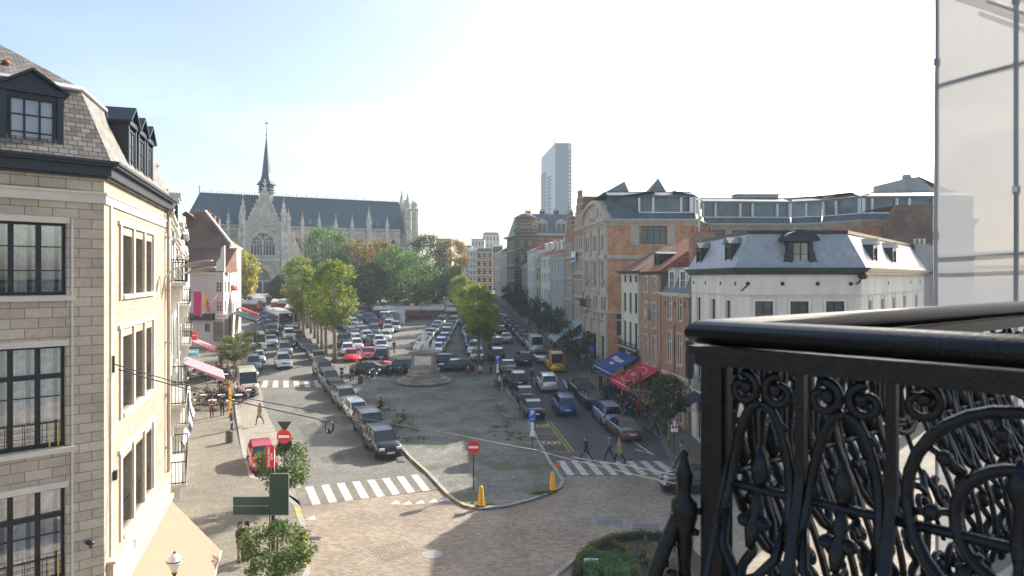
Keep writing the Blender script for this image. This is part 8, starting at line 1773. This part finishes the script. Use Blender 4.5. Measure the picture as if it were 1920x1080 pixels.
# ================================================================== FOUNTAIN WITH STATUE
def fountain():
    P = G(795,716,.12); Pb = Vector((xp(795,73.3),73.3,zg(73.3)+.0)); t = thing('fountain_monument','stone monument on steps with a worn white marble figure group on top','monument',tuple(Pb)); x, y, z = Pb; z += .1; st = mat('weathered_monument_stone',(.27,.25,.21),.8,amt=.3,sc=.9,bump=.3,bsc=6); mb = mat('worn_marble',(.62,.60,.55),.7,amt=.2,sc=1.2,bump=.2,bsc=5)
    def octg(r, sx=1, sy=1): return [(x+sx*r*math.cos(math.pi/8+math.pi/4*i)*1.08,y+sy*r*math.sin(math.pi/8+math.pi/4*i)*1.08) for i in range(8)]
    for i,(r,h) in enumerate(((2.85,.22),(2.4,.22),(1.95,.22))): k = MB(); k.prism(octg(r),z+.22*i,z+.22*(i+1)); k.build('step', st, t)
    z1 = z+.66; k = MB(); k.lathe([(1.75,0),(1.8,.15),(1.6,.3),(1.72,.45),(1.74,.6),(1.6,.72),(1.5,.76)],(x,y,z1),24); k.build('basin', st, t)
    z2 = z1+.76; k = MB(); w_ = 1.38; k.box(x-w_,x+w_,y-1.1,y+1.1,z2,z2+.25); k.box(x-w_+.14,x+w_-.14,y-.96,y+.96,z2+.25,z2+1.62); k.box(x-w_-.02,x+w_+.02,y-1.12,y+1.12,z2+1.62,z2+1.72); k.box(x-w_-.12,x+w_+.12,y-1.22,y+1.22,z2+1.72,z2+1.86); k.build('pedestal', st, t)
    k = MB(); k.box(x-.88,x+.88,y-1.0,y-.963,z2+.45,z2+1.4); k.build('inscription_panel', mb, t); k = MB(); k.ball((x,y-1.08,z2+1.5),(.18,.1,.14),6); k.build('ornament', st, t)
    text('MDCCLI', .2, st, Matrix.Translation((x,y-1.003,z2+.55)) @ Matrix.Rotation(R(90),4,'X'), t, 'inscription', .002)
    # seated robed figure with child and shield, one grown surface
    me = bpy.data.meshes.new('g'); V = [(0,0,.1),(0,.1,.75),(.02,.12,1.15),(.02,.08,1.45),(.02,.05,1.68),(.02,.03,1.85),(-.28,-.35,.6),(-.35,-.42,.12),(.3,-.35,.62),(.35,-.4,.12),(-.32,.05,1.3),(-.55,-.15,1.0),(-.75,-.3,.85),(.32,.05,1.3),(.6,-.1,1.2),(.8,-.15,1.35),(-.75,.1,.4),(-.9,.1,.15),(.8,.05,.1),(.82,.05,.5),(.8,.02,.78),(.8,0,.95)]
    E = [(0,1),(1,2),(2,3),(3,4),(4,5),(1,6),(6,7),(1,8),(8,9),(2,10),(10,11),(11,12),(2,13),(13,14),(14,15),(0,16),(16,17),(0,18),(18,19),(19,20),(20,21)]; RD = [.5,.4,.3,.2,.1,.15,.24,.2,.24,.2,.13,.09,.06,.13,.09,.06,.35,.2,.28,.2,.12,.11]
    me.from_pydata([Vector(v)*1.25 for v in V],E,[]); o = bpy.data.objects.new('tmp',me); COL.objects.link(o); o.modifiers.new('s','SKIN')
    for i,r in enumerate(RD): me.skin_vertices[0].data[i].radius = (r*1.15,r*1.05)
    me.skin_vertices[0].data[0].use_root = True; o.modifiers.new('u','SUBSURF').levels = 2; tx = bpy.data.textures.new('c','CLOUDS'); tx.noise_scale = .25; dd = o.modifiers.new('d','DISPLACE'); dd.texture = tx; dd.strength = .18
    b = bpy.data.meshes.new_from_object(o.evaluated_get(bpy.context.evaluated_depsgraph_get())); bpy.data.objects.remove(o); b.transform(Matrix.Translation(Vector((x,y,z2+1.82))-Vector(t['_loc']))); b.materials.clear(); b.materials.append(mb)
    for f in b.polygons: f.use_smooth = True
    o = bpy.data.objects.new('figure_group', b); COL.objects.link(o); o.parent = t
fountain()
# ================================================================== BALCONY (foreground) AND SCAFFOLD
def balcony():
    C = Vector((.525,1.82)); d1 = Vector((.70,-.714)).normalized(); d2 = Vector((.80,.60)).normalized()
    zt = H-.112                       # top of the handrail
    t = thing('balcony', 'ornate black cast-iron balcony with thick rounded handrail filling the lower right', 'balcony', (C.x,C.y,zt-1.1)); fl = zt-1.08
    L1, L2 = 1.75, 6.0; iron = X['iron']
    f1 = Fac(C, C+d1*L1); f2 = Fac(C, C+d2*L2)
    E1, E2 = C+d1*L1, C+d2*L2
    def rail(prof, name):             # sweep a profile along E1-C-E2 with a mitre; prof: (offset, z)
        n1 = Vector((-d1.y,d1.x)); n2 = Vector((-d2.y,d2.x)); k = MB(); m = len(prof); vs = []
        # offset positive to the outside (left/front)
        o1 = Vector((-d1.y,d1.x)); o1 = o1 if o1.dot(Vector((-1,0))) > 0 else -o1; o2 = Vector((-d2.y,d2.x)); o2 = o2 if o2.dot(Vector((0,1))) > 0 else -o2
        def cor(a):
            det = o1.x*o2.y-o1.y*o2.x; return C+Vector(((a*o2.y-a*o1.y)/det,(o1.x*a-o2.x*a)/det))
        for a,z in prof: p = E1+o1*a; vs.append((p.x,p.y,z))
        for a,z in prof: p = cor(a); vs.append((p.x,p.y,z))
        for a,z in prof: p = E2+o2*a; vs.append((p.x,p.y,z))
        k.add(vs,[(i*m+j,i*m+(j+1)%m,(i+1)*m+(j+1)%m,(i+1)*m+j) for i in range(2) for j in range(m)],0,True); k.add([vs[j] for j in range(m)],[tuple(range(m))]); return k.build(name, iron, t, uv=False)
    n = 18; rail([(0.043*math.cos(2*math.pi*i/n), zt-.034+.034*math.sin(2*math.pi*i/n)) for i in range(n)], 'handrail')
    def sq(a,z0,z1): return [(a,z0),(a,z1),(-a,z1),(-a,z0)]
    for a,z0,z1,nm_ in ((.036,zt-.092,zt-.070,'rail_moulding'),(.026,zt-.118,zt-.0925,'top_bar'),(.018,fl+.06,fl+.085,'bottom_bar')):
        o = rail(sq(a,z0,z1), nm_); 
        for p in o.data.polygons: p.use_smooth = False
    zb, zu = fl+.085, zt-.118
    def scroll(k, cx, cz, r, a0, turns, sg, th=.0105, y=0):   # spiral in the panel plane
        pts = []; rs = []
        for i in range(22):
            q = i/21; a = a0+sg*turns*2*math.pi*q; rr_ = r*(1-.72*q); pts.append((cx+rr_*math.cos(a), y, cz+rr_*math.sin(a))); rs.append(th*(1.15-.3*q))
        k.path(pts, rs, 6); k.ball(pts[-1], th*1.7, 6)
    def bulge(z):                      # the lower part of the railing swells outward
        q = min(1,max(0,(zu-.26-z)/.62)); return .15*math.sin(q*math.pi*.62)**1.3
    def panel(f, s0, s1, wide=False, parent=t):
        w_ = s1-s0; c = (s0+s1)/2; h = zu-zb; k = MB()
        zm = zu-.30                                        # cross bar height
        k.path([(s0,0,zm),(s1,0,zm)], .011, 6)
        if not wide:
            for sg in (-1,1):
                scroll(k, c+sg*w_*.27, zu-.055, w_*.24, R(90), 1.15, sg, .0115)      # top C scrolls
                # gothic arch from the crown to the springing
                pts = [(c, 0, zu-.085)]+[(c+sg*w_*(.05+.42*math.sin(q*math.pi/2)), 0, zu-.085-.26*(1-math.cos(q*math.pi/2))-.05*q) for q in [i/8 for i in range(1,9)]]+[(c+sg*w_*.46,0,zm-.06),(c+sg*w_*.38,0,zm-.14),(c+sg*w_*.16,0,zm-.19),(c+sg*w_*.05,0,zm-.2)]
                k.path(pts, .013, 6)
                scroll(k, c+sg*w_*.17, zm-.25, w_*.16, R(90), 1.2, sg, .010); scroll(k, c+sg*w_*.27, zb+.10, w_*.2, R(-90), 1.2, -sg, .010)
                k.ball((c+sg*w_*.13,0,zm-.075),(.022,.016,.016),6); k.ball((c+sg*w_*.32,0,zu-.14),(.012,.012,.012),5)
            # fleur finial, collar, twisted stem
            k.lathe([(.002,0),(.020,.02),(.028,.045),(.018,.075),(.003,.11)], (c,0,zm-.0), 8); k.lathe([(.010,-.13),(.016,-.11),(.022,-.085),(.012,-.06),(.02,-.04),(.010,-.01),(.008,0)], (c,0,zm), 8)
            tw = [(c+  .009*math.cos(i*.9), .009*math.sin(i*.9), zm-.13-(zm-.13-zb)*i/34) for i in range(35)]; k.path(tw, .013, 5)
            k.ball((c,0,(zm+zb)/2-.03),(.022,.022,.03),6)
        else:
            r0 = w_*.46
            for rad, cz in ((r0, zu-.035-r0),(r0*.55, zu-.06-r0)):
                k.path([(c+rad*math.cos(2*math.pi*i/28),0,cz+rad*math.sin(2*math.pi*i/28)) for i in range(28)], .0135, 6, closed=True)
            for i in range(8):
                a = math.pi/4*i+.2; p = (c+r0*.55*math.cos(a),0,zu-.035-r0+r0*.55*math.sin(a)); q = (c+r0*math.cos(a),0,zu-.035-r0+r0*math.sin(a)); k.path([p,q],.009,5); k.ball(((p[0]+q[0])/2,0,(p[2]+q[2])/2),.018,6)
            for sg in (-1,1):
                scroll(k, c+sg*w_*.40, zu-.04, w_*.1, R(90), 1.1, sg, .010); scroll(k, c+sg*w_*.22, zb+.12, w_*.2, R(-90), 1.3, -sg, .011); scroll(k, c+sg*w_*.25, zb+.33, w_*.17, R(90), 1.2, sg, .0115)
                k.path([(c+sg*w_*.46,0,zb),(c+sg*w_*.42,0,zb+.2),(c+sg*w_*.2,0,zb+.30),(c,0,zb+.42)],.012,6)
            k.lathe([(.008,-.5),(.009,-.1),(.02,-.06),(.012,0),(.028,.05),(.004,.11)], (c,0,zu-.035-r0), 8)
        k.v = [f.M @ Vector((p.x, p.y-bulge(p.z), p.z)) for p in k.v]
        o = k.build('scroll_panel', iron, parent, uv=False); return o
    def mull(k, f, s_, hw_):
        n_ = 14; k.M = None; b0 = len(k.v); zs_ = [zu-(zu-zb)*i/n_ for i in range(n_+1)]
        for z in zs_:
            for dx, dy in ((-hw_,-hw_),(hw_,-hw_),(hw_,hw_),(-hw_,hw_)): k.v.append(f.M @ Vector((s_+dx, dy-bulge(z), z)))
        for i in range(n_):
            for j in range(4): k.f.append([b0+i*4+j, b0+(i+1)*4+j, b0+(i+1)*4+(j+1)%4, b0+i*4+(j+1)%4]); k.mi.append(0); k.sm.append(False)
    # short side toward the viewer's right
    pw = .20; s = .045; i = 0; posts = []
    while s < L1-.1:
        wide = i % 3 == 2; w_ = .46 if wide else pw
        panel(f1, s+.012, s+w_-.012, wide); posts.append(s+w_); s += w_; i += 1
    k = MB(f1.M)
    for p in posts: mull(k, f1, p, .011)
    mull(k, f1, .05, .006); k.build('mullions', iron, t, uv=False)
    # long front side
    s = .07; i = 0; posts = []
    pr = {}
    while s < L2-.2:
        wide = i % 7 == 6; w_ = .34 if wide else .145; key = wide
        if key not in pr: o = panel(f2, 0, w_-.02, wide); pr[key] = o; o.location = (d2.x*(s+.01), d2.y*(s+.01), 0)
        else: o = pr[key].copy(); COL.objects.link(o); o.parent = t; o.location = (d2.x*(s+.01), d2.y*(s+.01), 0)
        posts.append(s+w_); s += w_; i += 1
    k = MB(f2.M)
    for p in posts: mull(k, f2, p, .008)
    k.build('mullions', iron, t, uv=False)
    # corner newel with knob finial standing outside, as a stepped square post
    q = C+(d1+d2).normalized()*.02; k = MB(Matrix.Translation((q.x,q.y,0)) @ Matrix.Rotation(math.atan2(d1.y,d1.x),4,'Z')); k.box(-.03,.03,-.03,.03,fl,zu); k.box(-.038,.038,-.038,.038,zu-.004,zu+.018); k.box(-.04,.04,-.04,.04,fl,fl+.1); k.build('corner_post', iron, t, uv=False)
    o_ = Vector((-.062,.015)); p = C+o_; k = MB(); zk = zp(868,1.78); k.lathe([(.018,-.9),(.02,-.36),(.026,-.34),(.018,-.3),(.024,-.2),(.036,-.16),(.036,-.12),(.018,-.10),(.022,-.07),(.026,-.045),(.015,-.02),(.009,0),(.012,.01),(.004,.022)], (p.x,p.y,zk), 12)
    for i in range(26): a = i*.9; q_ = i/25; k.ball((p.x-.125*min(1,q_*1.3)+.03*math.cos(a),p.y+.026*math.sin(a),zk-.2-.02*i),(.014,.014,.012),6)
    k.path([(p.x+.0,p.y,zk-.12),(p.x-.03,p.y,zk-.19),(p.x-.07,p.y-.01,zk-.28),(p.x-.11,p.y-.02,zk-.40),(p.x-.135,p.y-.02,zk-.7)],.021,8); scroll(k2 := MB(Matrix.Translation((p.x-.03,p.y,0))), 0, zk-.42, .05, 0, 1.3, 1, .009); k2.build('outer_scroll', iron, t, uv=False)
    k.path([(p.x,p.y,zk-.14),(C.x-.02,C.y,zk-.14)],.01,5); k.build('finial_bracket', iron, t, uv=False)
    # balcony slab
    o1 = Vector((-d1.y,d1.x)); o1 = o1 if o1.x < 0 else -o1; o2 = Vector((-d2.y,d2.x)); o2 = o2 if o2.y > 0 else -o2
    k = MB(); k.prism([C+d1*L1-o2*0, C+(d1+d2)*.0, E2, E2+d1*L1], fl-.22, fl-.02); k.build('slab', mat('balcony_stone',(.13,.135,.14),.7,amt=.2,sc=2,bump=.2,bsc=30), t)
    k = MB(); k.prism([C+d1*L1-(o1)*.0, C-(o1+o2)*.14, C+d2*L2-o2*.14, C+d2*L2-o2*.2, C-(o1+o2)*.2, C+d1*L1-o1*.06][::-1], fl-.02, fl+.012); k.build('slab_edge', X['dzinc'], t)
balcony()
def scaffold():
    P0 = Vector((xp(1750,8.0),8.0)); d = (Vector((xp(1908,7.15),7.15))-P0).normalized(); P1 = P0+d*4.6; t = thing('scaffold', 'tall scaffold wrapped in translucent white mesh sheet at the right edge', 'scaffold', (P0.x,P0.y,0)); f = Fac(P0,P1); zt = 21
    m, nt_, b = nm('scaffold_mesh_sheet'); out = nt_.nodes['Material Output']; b.inputs['Base Color'].default_value = (.40,.41,.42,1); b.inputs['Roughness'].default_value = .9
    tl = N(nt_,'BsdfTranslucent'); tl.inputs[0].default_value = (.205,.21,.22,1); tr = N(nt_,'BsdfTransparent'); m1 = N(nt_,'MixShader'); m2 = N(nt_,'MixShader'); m1.inputs[0].default_value = .55; m2.inputs[0].default_value = .16
    co = coord(nt_,'UV',(60,60,60)); wv = N(nt_,'TexNoise'); wv.inputs['Scale'].default_value = .02; wv.inputs['Detail'].default_value = 3; nt_.links.new(co,wv.inputs['Vector']); mr = N(nt_,'MapRange'); mr.inputs['To Min'].default_value = .02; mr.inputs['To Max'].default_value = .07; nt_.links.new(wv.outputs[0],mr.inputs[0]); nt_.links.new(mr.outputs[0],m2.inputs[0])
    nt_.links.new(b.outputs[0],m1.inputs[1]); nt_.links.new(tl.outputs[0],m1.inputs[2]); nt_.links.new(m1.outputs[0],m2.inputs[1]); nt_.links.new(tr.outputs[0],m2.inputs[2]); nt_.links.new(m2.outputs[0],out.inputs[0])
    k = MB(f.M); n = 24; rows = 60; vs = []
    for j in range(rows+1):
        z_ = .2+(zt-.2)*j/rows
        for i in range(n+1): s_ = f.L*i/n; vs.append((s_, .02+.03*math.sin(s_*3+j*.3)*math.sin(math.pi*((z_*.5)%1)), z_))
    k.add(vs,[(j*(n+1)+i,j*(n+1)+i+1,(j+1)*(n+1)+i+1,(j+1)*(n+1)+i) for j in range(rows) for i in range(n)],0,True); k.build('mesh_sheet', m, t)
    st = mat('scaffold_tube',(.62,.63,.66),.4,.6,amt=.1)
    k = MB(f.M)
    for s_ in (0, .87, 2.6, 4.5):
        k.path([(s_,.07,0),(s_,.07,zt)],.024,8)
        if s_ > 0.5: k.path([(s_,.9,0),(s_,.9,zt)],.024,8)
        for j in range(10): z_ = 1+2*j+.4*(s_ > .5); k.path([(s_,.07,z_),(s_,.07,z_+.07)],.04,8)
    k.build('standard_tubes', st, t, uv=False)
    k = MB(f.M)
    zz = [zp(158,8)-2.0*i for i in range(-3,8)]
    for z_ in zz: k.path([(0,.09,z_),(4.6,.09,z_)],.024,8); k.path([(0,.14,z_-.15 if z_ < 13.5 else z_),(4.6,.14,z_-.15)],.02,6) if abs(z_-zp(470,8)) < 1 else None
    z_ = zp(0,8); k.path([(.3,.5,zp(-20,7.6)),(1.4,.5,zp(70,6.9))],.024,6); k.path([(0,.6,zp(-50,8)),(1.4,.6,zp(40,6.9))],.05,6)
    k.build('ledger_tubes', st, t, uv=False)
scaffold()
# ================================================================== HAZE
def haze():
    m = bpy.data.materials.new('haze_air'); m.use_nodes = True; n_ = m.node_tree; n_.nodes.clear(); o = n_.nodes.new('ShaderNodeOutputMaterial'); v = n_.nodes.new('ShaderNodeVolumePrincipled'); v.inputs['Color'].default_value = (.80,.92,1,1); v.inputs['Density'].default_value = .00045; v.inputs['Anisotropy'].default_value = .1; n_.links.new(v.outputs[0], o.inputs['Volume'])
    k = MB(); k.box(-400,420,-20,620,-2,125); h = k.build('haze', m, None, uv=False); h['kind'] = 'stuff'; h['label'] = 'pale haze in the air over the whole place'; h['category'] = 'haze'
HAZE = True
if HAZE: haze()
